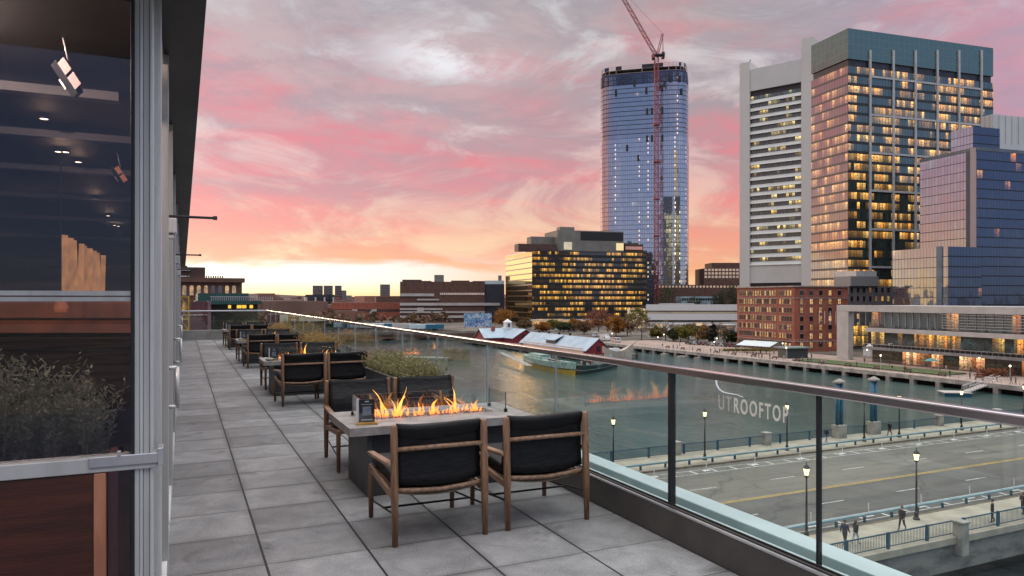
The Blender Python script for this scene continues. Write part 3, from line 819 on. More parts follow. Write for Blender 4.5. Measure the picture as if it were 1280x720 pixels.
def fire_table(gi, dy, tall):
    lb = ['concrete fire table with burning gas flames, nearest of the row', 'concrete fire table with burning flames, second in the row from the camera',
          'concrete fire table with burning flames, third in the row from the camera', 'concrete fire table at the far end of the row']
    root = empty('fire_table', (1.975, 6.04 + dy, 0)); tag(root, lb[gi], 'fire table', 'fire tables along the terrace')
    # top with a rectangular burner opening
    a = MB(); X, Y = .80, .435
    bx, by0, by1 = .56, -.10, .12
    a.box(-X, -Y, .505, X, by0, .57); a.box(-X, by1, .505, X, Y, .57)
    a.box(-X, by0 + .0006, .505, -bx, by1 - .0006, .5697); a.box(bx, by0 + .0006, .505, X, by1 - .0006, .5697)
    a.build('table_top', M['concrete_top'], root)
    a = MB(); a.box(-.60, -.34, 0, .60, .34, .504); bs = a.build('base', M['charcoal'], root, bevel=.006)
    a = MB(); a.box(-.645, -.36, 0, -.603, .36, .503); a.build('end_panel', pm('end panel grey' + str(gi), (.06, .06, .062, 1), (.045, .045, .047, 1), 3, .5), root, bevel=.004)
    a = MB(); a.box(.603, -.36, 0, .645, .36, .503); a.build('end_panel', M['charcoal'], root, bevel=.004)
    a = MB(); a.box(-bx + .002, by0 + .002, .51, bx - .002, by1 - .002, .560); a.build('burner', M['burner'], root)
    a = MB(); q = random.Random(gi)
    for i in range(90):
        cx, cy = q.uniform(-bx + .03, bx - .03), q.uniform(by0 + .02, by1 - .02); s_ = q.uniform(.006, .014)
        a.lathe([(s_ * .5, -s_ * .4), (s_, 0), (s_ * .6, s_ * .7), (.001, s_)], 5, 0, (cx, cy, .562))
    pb = a.build('fire_glass', M['burner'], root); tag(pb, kind='stuff')
    for (p, q_) in (((-.64, -.17), (.64, -.17)), ((-.64, .21), (.64, .21)), ((-.64, -.17), (-.64, .21)), ((.64, -.17), (.64, .21))):
        a = MB(); a.bar((p[0], p[1], .66), (q_[0], q_[1], .66), .006, .17); a.build('wind_guard', M['guard'], root)
    for sx in (-1, 1):
        for yy in (-.17, .21):
            a = MB(); a.box(sx * .64 - .012, yy - .012, .57, sx * .64 + .012, yy + .012, .60); a.tube([(sx * .64, yy, .6), (sx * .64, yy, .75)], .004, 6)
            a.build('corner_clip', M['rod'], root)
    fm = flames_mesh(20 + gi, tall).build('flames', M['flame'], root, smooth=True); tag(fm, kind='stuff')
fire_table(0, 0, [(-.42, .24, .022, -.35), (-.30, .17, .03, .5), (-.27, .25, .016, .2), (.02, .13, .03, .3), (.24, .23, .02, -.2), (-.10, .11, .02, 0), (.42, .10, .018, .2)])
fire_table(1, 6.5, [(-.1, .26, .024, .1), (.25, .14, .02, .3), (-.35, .12, .02, -.3), (.42, .13, .02, 0)])
fire_table(2, 12.8, [(.1, .2, .024, .1), (-.25, .14, .02, .3)])
fire_table(3, 19.2, [(.1, .16, .024, .1)])

# menu card holders
def make_menu():
    root = empty('menu_holder')
    a = MB(); a.box(-.085, -.045, 0, .085, .045, .016); a.build('wooden_base', pm('honey wood', (.48, .27, .05, 1), (.34, .18, .035, 1), 9, .5, stretch=(1, 6, 6)), root, bevel=.003)
    a = MB(); a.box(-.062, -.004, .016, .062, .004, .20); cd = a.build('card', pm('black card', (.012, .014, .02, 1), (.014, .016, .024, 1), 3, .35), root)
    b = MB()
    b.box(-.015, -.0055, .178, .017, -.0041, .186); b.box(-.045, -.0055, .158, .045, -.0041, .161); b.box(-.045, -.0055, .031, .047, -.0041, .040)
    b.build('print', em('pale print', (.7, .75, .8, 1), .12), cd)
    b = MB(); b.box(-.034, -.0053, .07, .034, -.0041, .142); b.build('picture_panel', pm('slate print', (.10, .13, .17, 1), (.2, .23, .27, 1), 60, .5), cd)
    a = MB(); a.box(-.066, -.008, .016, .066, -.0065, .09); a.build('clear_pocket', M['guard'], root)
    b = MB(); b.box(-.082, .006, .016, -.063, .010, .205); b.build('side_card', M['white'], root)
    return root
mh = make_menu()
for i, (dy, lb) in enumerate(((0, 'black menu card in a wooden base on the nearest fire table'), (6.5, 'black menu card on the second fire table, beside the white bowl'),
                              (12.8, 'black menu card on the third fire table'), (19.2, 'black menu card on the farthest fire table'))):
    o = mh if i == 0 else copy_tree(mh)
    o.location = (1.345, 5.76 + dy, .57); o.rotation_euler = (0, 0, R(-12)); tag(o, lb, 'menu card', 'menu cards on the fire tables')
def bowl(x, y, lb):
    root = empty('bowl', (x, y, .57)); tag(root, lb, 'bowl')
    a = MB(); a.lathe([(.03, 0), (.055, .02), (.075, .045), (.07, .045), (.05, .024), (.002, .012)], 20); a.build('dish', M['white'], root, smooth=True)
    a = MB(); a.lathe([(.06, .030), (.04, .048), (.002, .055)], 12); a.build('food', pm('pale food' + lb[-3:], (.6, .5, .35, 1), (.3, .2, .1, 1), 40, .7), root)
bowl(1.27, 12.25, 'small white bowl on the left end of the second fire table')
bowl(1.27, 18.6, 'small white bowl on the left end of the third fire table')

# ---- chairs
def sheet(fn, nu, nv, th, axis):
    a = MB(); vs = []; fs = []
    for sgn in (0, 1):
        for i in range(nu + 1):
            for j in range(nv + 1):
                p = Vector(fn(i / nu, j / nv)); vs.append(p + Vector(axis) * (th * (sgn - .5)))
    N = (nu + 1) * (nv + 1)
    def id_(s_, i, j): return s_ * N + i * (nv + 1) + j
    for i in range(nu):
        for j in range(nv):
            fs.append((id_(0, i, j), id_(0, i, j + 1), id_(0, i + 1, j + 1), id_(0, i + 1, j)))
            fs.append((id_(1, i, j), id_(1, i + 1, j), id_(1, i + 1, j + 1), id_(1, i, j + 1)))
    for i in range(nu):
        fs.append((id_(0, i, 0), id_(0, i + 1, 0), id_(1, i + 1, 0), id_(1, i, 0)))
        fs.append((id_(0, i, nv), id_(1, i, nv), id_(1, i + 1, nv), id_(0, i + 1, nv)))
    for j in range(nv):
        fs.append((id_(0, 0, j), id_(1, 0, j), id_(1, 0, j + 1), id_(0, 0, j + 1)))
        fs.append((id_(0, nu, j), id_(0, nu, j + 1), id_(1, nu, j + 1), id_(1, nu, j)))
    a.idx(vs, fs)
    return a
def make_chair():
    root = empty('armchair')
    H = .308
    for s in (-1, 1):
        a = MB(); a.tube([(s * H, -.345, 0), (s * H, -.335, .34), (s * H, -.315, .755), (s * H, -.315, .768)], [.018, .026, .024, .015], 12); a.build('rear_leg', M['wood'], root, smooth=True)
        a = MB(); a.tube([(s * H, .335, 0), (s * H, .33, .37), (s * H, .33, .385)], [.017, .022, .016], 12); a.build('front_leg', M['wood'], root, smooth=True)
        a = MB(); a.bar((s * H, -.32, .305), (s * H, .325, .355), .026, .046); a.build('side_rail', M['woodh'], root, bevel=.006)
        a = MB(); a.bar((s * (H + .012), -.33, .515), (s * (H + .012), .30, .475), .052, .026); a.build('armrest', M['woodh'], root, bevel=.008)
        a = MB(); a.tube([(s * H, -.34, .20), (s * H, .33, .13)], .0065, 6); a.build('side_stretcher', M['rod'], root)
    a = MB(); a.tube([(-H, -.327, .612), (H, -.327, .612)], .0155, 10); a.build('back_rail', M['woodh'], root, smooth=True)
    a = MB(); a.tube([(-H, -.02, .162), (H, -.02, .162)], .0075, 6); a.build('cross_stretcher', M['rod'], root)
    a = MB(); a.tube([(-H, .33, .36), (H, .33, .36)], .0155, 10); a.build('front_rail', M['woodh'], root, smooth=True)
    a = MB(); a.tube([(-H, -.30, .345), (-.15, -.30, .333), (0, -.30, .326), (.15, -.30, .333), (H, -.30, .345)], .0165, 10); a.build('rear_rail', M['woodh'], root, smooth=True)
    def back(u, v):
        x = (u - .5) * .575
        sag = 1 - (2 * u - 1) ** 2
        z = .368 + v * (.402 - .010 * sag)
        y = -.17 - .128 * v - .022 * sag - .012 * math.sin(v * 9)
        return (x, y, z - .012 * sag * (1 - v) + .004 * math.sin(u * 7 + v * 3))
    sheet(back, 12, 12, .034, (0, 1, .2)).build('backrest', M['leather'], root, smooth=True)
    def back2(u, v):   # the leather wrapped over the top of the rear legs' inner side
        sag = 1 - (2 * u - 1) ** 2
        return ((u - .5) * .578, -.300 - .014 * sag + .01 * math.sin(v * 3), .36 + .025 * (1 - sag) + v * (.40 - .012 * sag - .025 * (1 - sag)))
    sheet(back2, 12, 8, .008, (0, 1, 0)).build('back_sling', M['leather'], root, smooth=True)
    def seat(u, v):
        sag = 1 - (2 * u - 1) ** 2
        return ((u - .5) * .57, -.20 + v * .56, .375 + .045 * v - .022 * sag * math.sin(math.pi * min(1, v + .12)))
    sheet(seat, 12, 10, .06, (0, 0, 1)).build('seat', M['leather'], root, smooth=True)
    def under(u, v):
        sag = 1 - (2 * u - 1) ** 2
        return ((u - .5) * .56, -.285 + v * .60, .325 + .03 * v - .035 * sag)
    sheet(under, 10, 6, .006, (0, 0, 1)).build('seat_sling', M['canvas'], root, smooth=True)
    return root
ch0 = make_chair(); first = True
ordn = ['nearest', 'second', 'third', 'farthest']
for gi, dy in enumerate((0, 6.5, 12.8, 19.2)):
    for (x, y, rz, side, lr) in ((1.54, 4.825, 0, 'back turned', 'window side'), (2.325, 4.825, 0, 'back turned', 'railing side'),
                                 (1.60, 6.95, 180, 'facing across the flames', 'window side'), (2.30, 6.95, 180, 'facing across the flames', 'railing side')):
        o = ch0 if first else copy_tree(ch0); first = False
        if gi and x == 1.54: x = 1.62
        if gi and x == 2.325: x = 2.275
        q = random.Random(gi * 10 + int(x * 100))
        o.location = (x + (q.uniform(-.015, .015) if gi else 0), y + dy + (q.uniform(-.04, .04) if gi else 0), 0)
        o.rotation_euler = (0, 0, R(rz + (q.uniform(-4, 4) if gi else q.uniform(-1.2, 1.2))))
        tag(o, f'black sling armchair at the {ordn[gi]} fire table, {side}, {lr}', 'armchair', 'armchairs round the fire tables')

# ---- planters with grasses
def leafmat(name, c1, c2, c3, scale=3.0):
    m, t = newmat(name)
    tcn = t.n('ShaderNodeTexCoord'); n_ = t.noise(tcn.outputs['Object'], scale, 4, .6)
    n2 = t.noise(tcn.outputs['Object'], scale * 9, 2, .6)
    c_ = t.mix(t.rng(n_, .35, .65), c1, c2); c_ = t.mix(t.rng(n2, .5, .72), c_, c3)
    b = t.n('ShaderNodeBsdfPrincipled', {'Base Color': c_, 'Roughness': .65, 'Specular IOR Level': .3})
    tl = t.n('ShaderNodeBsdfTranslucent', {0: c_})
    t.n('ShaderNodeOutputMaterial', {0: t.n('ShaderNodeMixShader', {0: .25, 1: b.outputs[0], 2: tl.outputs[0]}).outputs[0]})
    return m
M['leaf_green'] = leafmat('olive green sprigs', (.17, .18, .075, 1), (.27, .24, .11, 1), (.34, .27, .13, 1), 4)
M['leaf_rust'] = leafmat('rusty autumn grass', (.36, .23, .09, 1), (.25, .19, .07, 1), (.48, .27, .10, 1), 4)
M['leaf_herb'] = leafmat('rosemary sprigs', (.20, .23, .14, 1), (.30, .33, .22, 1), (.44, .46, .35, 1), 5)
def sprigs(seed, x0, y0, x1, y1, z0, hmin, hmax, n, lw=.006, leaves=9, spread=.5):
    q = random.Random(seed); a = MB()
    for i in range(n):
        bx_, by_ = q.uniform(x0, x1), q.uniform(y0, y1)
        h_ = q.uniform(hmin, hmax) * (1 - .25 * abs(2 * (bx_ - x0) / (x1 - x0) - 1))
        an = q.uniform(0, 6.28); le = q.uniform(.05, spread) * h_
        tip = Vector((bx_ + le * math.cos(an), by_ + le * math.sin(an), z0 + h_)); b_ = Vector((bx_, by_, z0))
        side = Vector((-math.sin(an), math.cos(an), 0)) * lw * .35
        mid = (b_ + tip) / 2 + Vector((0, 0, h_ * .08))
        a.face([b_ - side, b_ + side, mid + side * .8, mid - side * .8]); a.face([mid - side * .8, mid + side * .8, tip])
        for k in range(leaves):
            t_ = .25 + .75 * (k + q.random()) / leaves
            p = b_ * (1 - t_) ** 2 + mid * (2 * t_ * (1 - t_)) + tip * t_ * t_
            d_ = Vector((q.uniform(-1, 1), q.uniform(-1, 1), q.uniform(.0, 1.1))).normalized() * q.uniform(.5, 1) * lw * 5
            s_ = d_.cross(Vector((q.uniform(-1, 1), q.uniform(-1, 1), q.uniform(-1, 1)))).normalized() * lw * .5
            a.face([p, p + d_ * .5 + s_, p + d_, p + d_ * .5 - s_])
    return a
for i, (ya, yb, mt, lb, lb2) in enumerate(((8.25, 10.5, 'leaf_green', 'long dark planter by the glass railing behind the nearest chairs', 'low grey green shrub filling the nearest planter'),
                              (14.6, 17.0, 'leaf_rust', 'long dark planter by the glass railing behind the second table', 'rusty grasses filling the second planter'),
                              (21.0, 23.4, 'leaf_rust', 'long dark planter by the glass railing behind the third table', 'rusty grasses filling the third planter'))):
    root = empty('planter', (2.65, (ya + yb) / 2, 0)); tag(root, lb, 'planter', 'planters along the glass railing')
    hl = (yb - ya) / 2; a = MB()
    a.box(-.22, -hl, 0, -.195, hl, .56); a.box(.195, -hl, 0, .22, hl, .56); a.box(-.195, -hl, 0, .195, -hl + .025, .559); a.box(-.195, hl - .025, 0, .195, hl, .559)
    a.build('box', M['charcoal'], root)
    a = MB(); a.box(-.226, -hl - .004, .56, -.19, hl + .004, .574); a.box(.19, -hl - .004, .56, .226, hl + .004, .574)
    a.build('rim', M['silver'] if i == 0 else M['concrete'], root)
    a = MB(); a.box(-.194, -hl + .026, .1, .194, hl - .026, .52); a.build('soil', pm('soil' + str(i), (.03, .022, .016, 1), None, 20, .95), root)
    sh = empty('shrub', (2.65, (ya + yb) / 2, .52)); tag(sh, lb2, 'shrub')
    sprigs(30 + i, -.20, -hl + .03, .20, hl - .03, 0, .12, .36, 800, .0125, 11, .9).build('foliage', M[mt], sh)
# potted plants at the far end
for i, (x, y, mt, lb) in enumerate(((2.4, 28.9, 'leaf_green', 'potted green plant at the far corner of the glass railing'),)):
    root = empty('potted_plant', (x, y, 0)); tag(root, lb, 'plant')
    a = MB(); a.lathe([(.13, 0), (.19, .35), (.2, .38), (.17, .38), (.16, .33)], 16); a.build('pot', pm('terracotta' + str(i), (.30, .10, .05, 1), None, 6, .7), root)
    sprigs(60 + i, -.14, -.14, .14, .14, .33, .25, .5, 260, .01, 9, .7).build('foliage', M[mt], root)

# ================================================================== THE GLASS PAVILION ON THE LEFT
FX = -.125
fac = empty('glass_pavilion', (0, 0, 0)); tag(fac, 'glass fronted restaurant pavilion with aluminium frames and charcoal roof overhang', 'building')
a = MB(); a.box(-9, 2.4, 2.96, .100, 14.0, 3.35); a.box(-9, 14.012, 2.96, .100, 35, 3.35); a.build('roof', M['soffit'], fac)
a = MB(); a.box(-9, 3.60, -.05, FX - .06, 34, 0.002); a.build('floor', pm('dark timber floor', (.05, .03, .02, 1), None, 2, .5), fac)
a = MB(); a.box(-9, 33.9, 0, FX - .1, 34, 2.95); a.box(-9.1, 3.5, 0, -9, 34, 2.95)
a.build('back_wall', pm('dark wood wall', (.022, .013, .010, 1), (.012, .008, .006, 1), 2, .6), fac)
a = MB(); a.box(-9, 3.62, 2.90, FX - .06, 33.9, 2.955); a.build('ceiling', pm('dark ceiling', (.007, .0065, .008, 1), None, 2, .6), fac)
# corner window that faces the camera
YW = 3.58
a = MB(); a.box(-3.6, YW - .03, 0, -.205, YW - .018, 2.95); a.build('corner_glass', M['window'], fac)
cf = MB()
cf.box(-3.6, YW - .055, 1.592, -.205, YW + .02, 1.612); cf.box(-3.6, YW - .05, 1.568, -.205, YW + .02, 1.586)
cf.build('transom', M['alu_paint'], fac)
a = MB(); a.box(-3.6, YW - .075, .842, -.10, YW + .02, .905); a.build('window_rail', M['alu_paint'], fac, bevel=.004)
a = MB(); a.box(-.36, YW - .085, .865, -.085, YW - .077, .91); a.box(-.10, YW - .09, .85, -.078, YW + .01, .93); a.box(-.255, YW - .092, .905, -.24, YW - .07, .93); a.build('latch', M['silver'], fac, bevel=.003)
for (x0, x1, mt, z1) in ((-.205, -.192, 'darkmetal', 2.96), (-.191, -.172, 'alu_paint', 2.96), (-.171, -.158, 'alu', 2.96), (-.157, -.132, 'alu_paint', 2.96), (-.131, -.118, 'alu', 2.96)):
    a = MB(); a.box(x0, YW - .05 - (x0 % .02), 0, x1, YW + .06, z1); a.build('corner_post', M[mt], fac, bevel=.003)
# long front: bays of sliding doors
ys = [3.70, 4.55, 5.25, 6.35, 7.6, 8.85, 10.1, 11.6, 13.1, 14.6, 16.1, 17.6, 19.1, 20.6, 22.1, 23.6, 25.1, 26.6, 28.1, 29.6]
for i, y in enumerate(ys):
    a = MB(); a.box(FX - .05, y - .03, .0, FX + (.052 if i % 2 else .036), y + .03, 2.96); a.build('mullion', M['alu_paint'] if i % 2 else M['alu'], fac, bevel=.004)
    a = MB(); a.box(FX - .02, y + .03, 0, FX + (.030 if i % 2 else .022), y + .052, 2.96); a.build('mullion_trim', M['silver'] if i % 3 else M['darkmetal'], fac)
for i, (y0, y1) in enumerate(zip(ys, ys[1:])):
    a = MB(); a.box(FX - .006, y0 + .055, .1, FX + .004, y1 - .035, 2.9); a.build('door_glass', M['window'], fac)
    a = MB(); a.box(FX - .03, y0 + .055, .004, FX + .045, y1 - .035, .10); a.build('door_sill', M['white'] if i < 3 else M['alu'], fac, bevel=.004)
    a = MB(); a.box(FX - .02, y0 + .055, 2.9, FX + .025, y1 - .035, 2.955); a.build('door_head', M['alu_paint'], fac)
for y in (5.12, 8.7, 12.9, 18.9):
    a = MB(); x1 = FX + (.105 if y > 6 else .092)
    a.tube([(FX + .03, y, 1.135), (x1, y, 1.135)], .013, 8); a.tube([(FX + .03, y, .885), (x1, y, .885)], .013, 8); a.tube([(x1, y, 1.14), (x1, y, .88)], .013, 8)
    a.build('pull_handle', M['alu'], fac, smooth=True)
for y, lb in ((5.05, 0), (9.45, 1), (14.3, 2)):
    a = MB(); a.tube([(FX + .03, y, 2.10), (.19, y, 2.10)], .0085, 8); a.lathe([(.013, -.012), (.013, .012)], 8, 0, (.19, y, 2.10))
    st = a.build('stay_rod', M['darkmetal'], fac)
    a = MB(); a.box(FX + .02, y - .05, 1.99, FX + .09, y + .05, 2.085); a.box(FX + .03, y - .03, 1.955, FX + .075, y + .03, 1.988); a.build('stay_bracket', M['alu'], fac, bevel=.008)
# inside: beams, heaters, lit screen, downlights, planter, tables
for (y, z) in ((5.25, 2.84), (6.65, 2.84), (8.4, 2.84), (10.6, 2.84), (13.5, 2.84), (17.5, 2.84)):
    a = MB(); a.box(-9, y, 2.845, FX - .25, y + .10, 2.90); a.build('ceiling_beam', pm('grey beam' + str(y), (.12, .11, .115, 1), None, 2, .5), fac)
M['down'] = em('downlight', (1, .72, .4, 1), 12)
for i, (px, py) in enumerate(((30, -260), (55, 149), (73, 190), (82, 190.5), (98, 203), (119, 248), (135, 270), (148, 283), (143, 282))):
    dep = (2.86 - EYE) * FPX / (HZ - py); x, y = at_depth(px, dep)
    if i == 0: x, y = -1.15, 4.1  # unseen lamp added above the planter to brighten the herbs
    root = empty('ceiling_downlight', (x, y, 2.86)); tag(root, 'small warm recessed spotlight in the dark restaurant ceiling', 'ceiling light', 'restaurant ceiling spotlights')
    a = MB(); a.lathe([(.035, .02), (.038, 0), (.03, 0), (.026, .02)], 14); a.build('trim', M['black'], root)
    a = MB(); a.lathe([(.026, .002), (.026, .008)], 12); a.build('lamp', M['down'], root)
    L = bpy.data.lights.new('spot', 'POINT'); L.energy = 190 if i == 0 else 1.2; L.color = (1, .74, .5) if i == 0 else (1, .62, .32); L.shadow_soft_size = .05
    lo_ = bpy.data.objects.new('downlight', L); COL.objects.link(lo_); lo_.parent = root; lo_.location = (0, 0, -.1)
M['heat'] = em('glowing heater element', (1, .22, .05, 1), .5, .8, 14)
M['led'] = pm('blue white diffuser', (.72, .78, .92, 1), (.6, .66, .8, 1), 20, .3)
def heater(px, py, dep, sc, lb):
    x, y = at_depth(px, dep)
    root = empty('patio_heater', (x, y, height(py, dep)), R(10)); tag(root, lb, 'heater')
    root.rotation_euler = (R(-20), R(58), R(8)); root.scale = (sc, sc, sc)
    a = MB(); a.box(-.26, -.10, -.05, .26, .10, .05); a.build('housing', M['black'], root, bevel=.01)
    a = MB(); a.box(-.24, -.085, .052, .24, .085, .06)
    pn = a.build('reflector', M['led'], root)
    b = MB()
    for k in range(4): b.box(-.21 + k * .11, -.06, .061, -.13 + k * .11, .06, .066)
    b.build('grille', pm('grille violet' + str(dep), (.10, .09, .2, 1), None, 9, .4), pn)
    a = MB(); a.box(-.05, .104, -.04, .10, .16, .02); a.build('tag', M['white'], root)
    for k in range(2):
        a = MB(); a.box(-.2 + k * .22, -.35, -.06, -.02 + k * .22, -.12, -.052); a.build('element', M['heat'], root)
    a = MB(); a.tube([(-.15, -.3, 0), (-.42, -.33, .1), (-.6, -.2, .2), (-.8, -.22, .3)], .012, 8); a.build('conduit', M['alu'], root, smooth=True)
heater(84, 98, 3.75, .36, 'black ceiling heater with pale louvred panel behind the upper window')
heater(149, 220, 6.6, .36, 'smaller looking second ceiling heater, deeper in the restaurant')
# lit curtain screen
x0, y0 = at_depth(75, 9.2); x1, y1 = at_depth(128, 11.4)
root = empty('curtain_screen', (x0, y0, 0)); tag(root, 'warm lit gathered curtain screen inside the restaurant', 'curtain')
dv = Vector((x1 - x0, y1 - y0, 0))
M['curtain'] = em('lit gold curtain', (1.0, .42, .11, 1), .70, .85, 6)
q = random.Random(3)
for k in range(9):
    a = MB(); t0 = k / 9 + .01; t1 = t0 + q.uniform(.05, .08); tw = q.uniform(-.06, .04)
    p0 = dv * t0; p1 = dv * t1; p2 = dv * (t0 + .028 + tw); p3 = dv * (t1 - .012 + tw)
    m0 = p0.lerp(p1, .5) + Vector((.06, .05, 0)); m1 = p2.lerp(p3, .5) + Vector((.06, .05, 0))
    zt = 2.40 - .16 * k / 9
    for (pa, pb, pc, pd) in ((p0, m0, m1, p2), (m0, p1, p3, m1)):
        a.face([(pa.x, pa.y, 1.62), (pb.x, pb.y, 1.62), (pc.x, pc.y, zt), (pd.x, pd.y, zt)])
    a.build('fold', M['curtain'], root)
# dining tables and stools with glow
def glow_shade(px, py, dep, lb):  # made-up glowing shade, stands in for an orange glow behind the window
    x, y = at_depth(px, dep); z = height(py, dep)
    root = empty('added_glow_shade', (x, y, z)); tag(root, lb, 'lamp')
    a = MB(); a.lathe([(.05, -.05), (.065, 0), (.04, .06), (.012, .08)], 14); a.build('shade', em('amber shade' + str(px), (1, .22, .03, 1), .4, .7, 9), root, smooth=True)
    a = MB(); a.tube([(0, 0, .16), (0, 0, 2.9 - z)], .008, 6); a.build('cord', M['black'], root)
# back bar made up so its glowing panel gives warm amber patches
xb0, yb0 = at_depth(92, 8.4)
root = empty('added_back_bar', (xb0, yb0, 0), R(-24)); tag(root, 'made up back bar with added amber glow and dark counter inside the restaurant', 'bar')
a = MB(); a.box(-.95, .02, 1.18, .72, .06, 1.60); a.build('glow_panel', em('added amber glow', (1, .20, .03, 1), .16, 1.0, 3.4), root)
for z in (1.10, 1.33):
    a = MB(); a.box(-1.0, -.16, z, .78, .02, z + .025); a.build('shelf', pm('bar shelf' + str(z), (.09, .04, .02, 1), None, 3, .4), root)
a = MB(); a.box(-1.1, -.5, 0, .9, -.2, 1.02); a.build('counter', pm('bar front', (.07, .03, .02, 1), (.04, .018, .012, 1), 2, .4), root)
a = MB(); a.box(-1.14, -.56, 1.02, .94, .0, 1.06); a.build('counter_top', M['rod'], root)
glow_shade(76, 384, 7.0, 'made up amber shade for an orange glow patch below the window transom')
for i, (px, dep) in enumerate(((30, 6.6), (110, 8.5), (140, 10.5))):
    x, y = at_depth(px, dep)
    root = empty('dining_table', (x, y, 0)); tag(root, ['dark dining table inside the restaurant, nearest the corner window', 'dark dining table inside the restaurant, in the middle', 'dark dining table inside the restaurant, deepest'][i], 'table', 'restaurant tables')
    a = MB(); a.box(-.6, -.4, .72, .6, .4, .76); a.build('table_top', pm('walnut' + str(i), (.12, .06, .03, 1), None, 4, .35), root, bevel=.005)
    for sx in (-1, 1):
        for sy in (-1, 1):
            a = MB(); a.bar((sx * .54, sy * .34, 0), (sx * .54, sy * .34, .72), .05, .05); a.build('leg', M['black'], root)
# wooden planter behind the corner window with rosemary
root = empty('herb_planter', (-1.29, YW + .42, 0)); tag(root, 'dark red wooden planter box behind the low corner window', 'planter')
a = MB(); a.box(-1.6, -.487, 0, .944, -.453, .838); a.build('front_board', pm('mahogany board', (.085, .022, .010, 1), (.045, .012, .006, 1), 3, .5, stretch=(.5, 4, 6), bump=.1), root)
a = MB(); a.box(.946, -.492, 0, .992, -.453, .838); a.build('corner_board', pm('orange cedar', (.50, .21, .115, 1), (.36, .14, .075, 1), 4, .5, stretch=(6, 6, .8)), root, bevel=.004)
a = MB(); a.box(.95, -.26, 0, .98, .3, .80); a.box(-1.6, .28, 0, .95, .3, .79); a.build('side_board', pm('red cedar', (.45, .15, .11, 1), (.30, .10, .08, 1), 4, .5), root)
a = MB(); a.box(-1.6, -.26, .3, .94, .27, .76); a.build('soil', pm('planter soil', (.03, .02, .015, 1), None, 20, .95), root)
a = MB(); a.tube([(1.13, -.28, .28), (1.13, -.28, .66)], .06, 14); a.build('oval_reflection', M['charcoal'], root, smooth=True)  # dark tube imitates an oval reflection in the lower glass
hb = empty('rosemary', (-1.29, YW + .42, .74)); tag(hb, 'bushy grey green herbs growing behind the corner window', 'herbs')
sprigs(77, .1, -.2, .93, .26, 0, .18, .62, 620, .0105, 20, .30).build('foliage', M['leaf_herb'], hb)
# ================================================================== THE CITY
def block(name, label, cat, px, dep, rot, z0=QUAY, group=None):
    x, y = at_depth(px, dep)
    o = empty(name, (x, y, z0), R(rot)); tag(o, label, cat, group)
    a = R(rot)
    return o, (x, y), (math.cos(a), math.sin(a)), (-math.sin(a), math.cos(a))
def bands(name, poly, zs, h_, mats, parent, mis=None):
    """one glazing band per storey, each its own part sharing one mesh"""
    first = None
    for z in zs:
        if first is None:
            a = MB(); a.ring(poly, 0, h_)
            if mis: a.M = list(mis)
            first = a.build(name, mats, parent); o = first
        else:
            o = first.copy(); COL.objects.link(o); o.parent = parent
        o.location = (0, 0, z)
def grow(poly, d_):
    cx = sum(p[0] for p in poly) / len(poly); cy = sum(p[1] for p in poly) / len(poly)
    return [(p[0] + d_ * (1 if p[0] > cx else -1), p[1] + d_ * (1 if p[1] > cy else -1)) for p in poly]
def zpx(py, dep, z0): return height(py, dep) - z0

M['stripe'] = pm('pale concrete stripe', (.50, .46, .42, 1), (.40, .37, .34, 1), .1, .75)
M['stone'] = pm('pale cladding', (0.58, 0.57, 0.53, 1), (0.55, 0.54, 0.505, 1), .05, .7)
M['alupanel'] = pm('aluminium panel', (0.54, 0.55, 0.52, 1), (0.50, 0.51, 0.485, 1), .08, .5, .1)
M['spandrel'] = pm('dark spandrel', (0.02, 0.022, 0.025, 1), (0.03, 0.032, 0.036, 1), .3, .35)
M['fin'] = pm('light grey fin', (0.48, 0.48, 0.47, 1), (0.40, 0.40, 0.40, 1), .3, .5, .1)
M['brick'] = pm('red brick', (0.33, 0.105, 0.062, 1), (0.24, 0.072, 0.045, 1), .4, .85, bump=.2, bscale=6)
M['brick2'] = pm('old brown brick', (0.13, 0.065, 0.045, 1), (0.085, 0.045, 0.034, 1), .4, .85)
M['greystone'] = pm('grey brown stone', (0.15, 0.13, 0.13, 1), (0.11, 0.10, 0.10, 1), .4, .8)
M['roofgrey'] = pm('flat roof gravel', (0.16, 0.15, 0.14, 1), (0.10, 0.095, 0.09, 1), .2, .9)

# ---------------------------------------------------------------- tall office tower with grid facade
dep = 290
root, C, e1, e2 = block('office_tower', 'tall dark glass office tower with lit amber floors and pale grid fins', 'tower', 1060, dep, -7)
Wd = reach(C, e1, 1241.5); Dp = reach(C, e2, 1014)
top = zpx(35, dep, QUAY); crown0 = zpx(73, dep, QUAY)
P = rect(0, 0, Wd, max(Dp, 18))
FH = 3.9
z_lo = zpx(338, dep, QUAY)
a = MB(); a.prism(grow(P, -.6), 0, crown0, 0); a.build('core_wall', M['spandrel'], root)
Mt_a = facade('office tower glass', (0.016, 0.024, 0.022, 1), .19, (.62, .84, .76, 1), 1.45, FH, .46, (1, .36, .04, 1), (1, .60, .18, 1), 1.25, (.016, .022, .022, 1), .10, .30, .012, facing=.4, rooms=3, dsc=1.3, lo=.28, hi=.60)
Mt_l = facade('office tower west glass', (0.010, 0.012, 0.014, 1), .44, (.84, .76, .74, 1), 1.45, FH, .50, (1, .42, .07, 1), (1, .62, .22, 1), 1.0, (.05, .04, .045, 1), .10, .22, .012, facing=.6, rooms=9, lo=.34, hi=.6)  # same glass; sunset reflection on this side put into tint and reflectivity
zs = []; z = 8.0
while z + FH <= crown0 + .1:
    zs.append(z); z += FH
bands('window_band', P, zs, FH - .02, [Mt_a, Mt_l], root, mis=[0, 0, 0, 1])
Mcr = facade('office tower crown glass', (0.030, 0.075, 0.062, 1), .16, (.72, .95, .86, 1), 2.6, 3.0, 0.0, mull=(.14, .17, .165, 1), mw=.06, mh=.05, wob=.01)
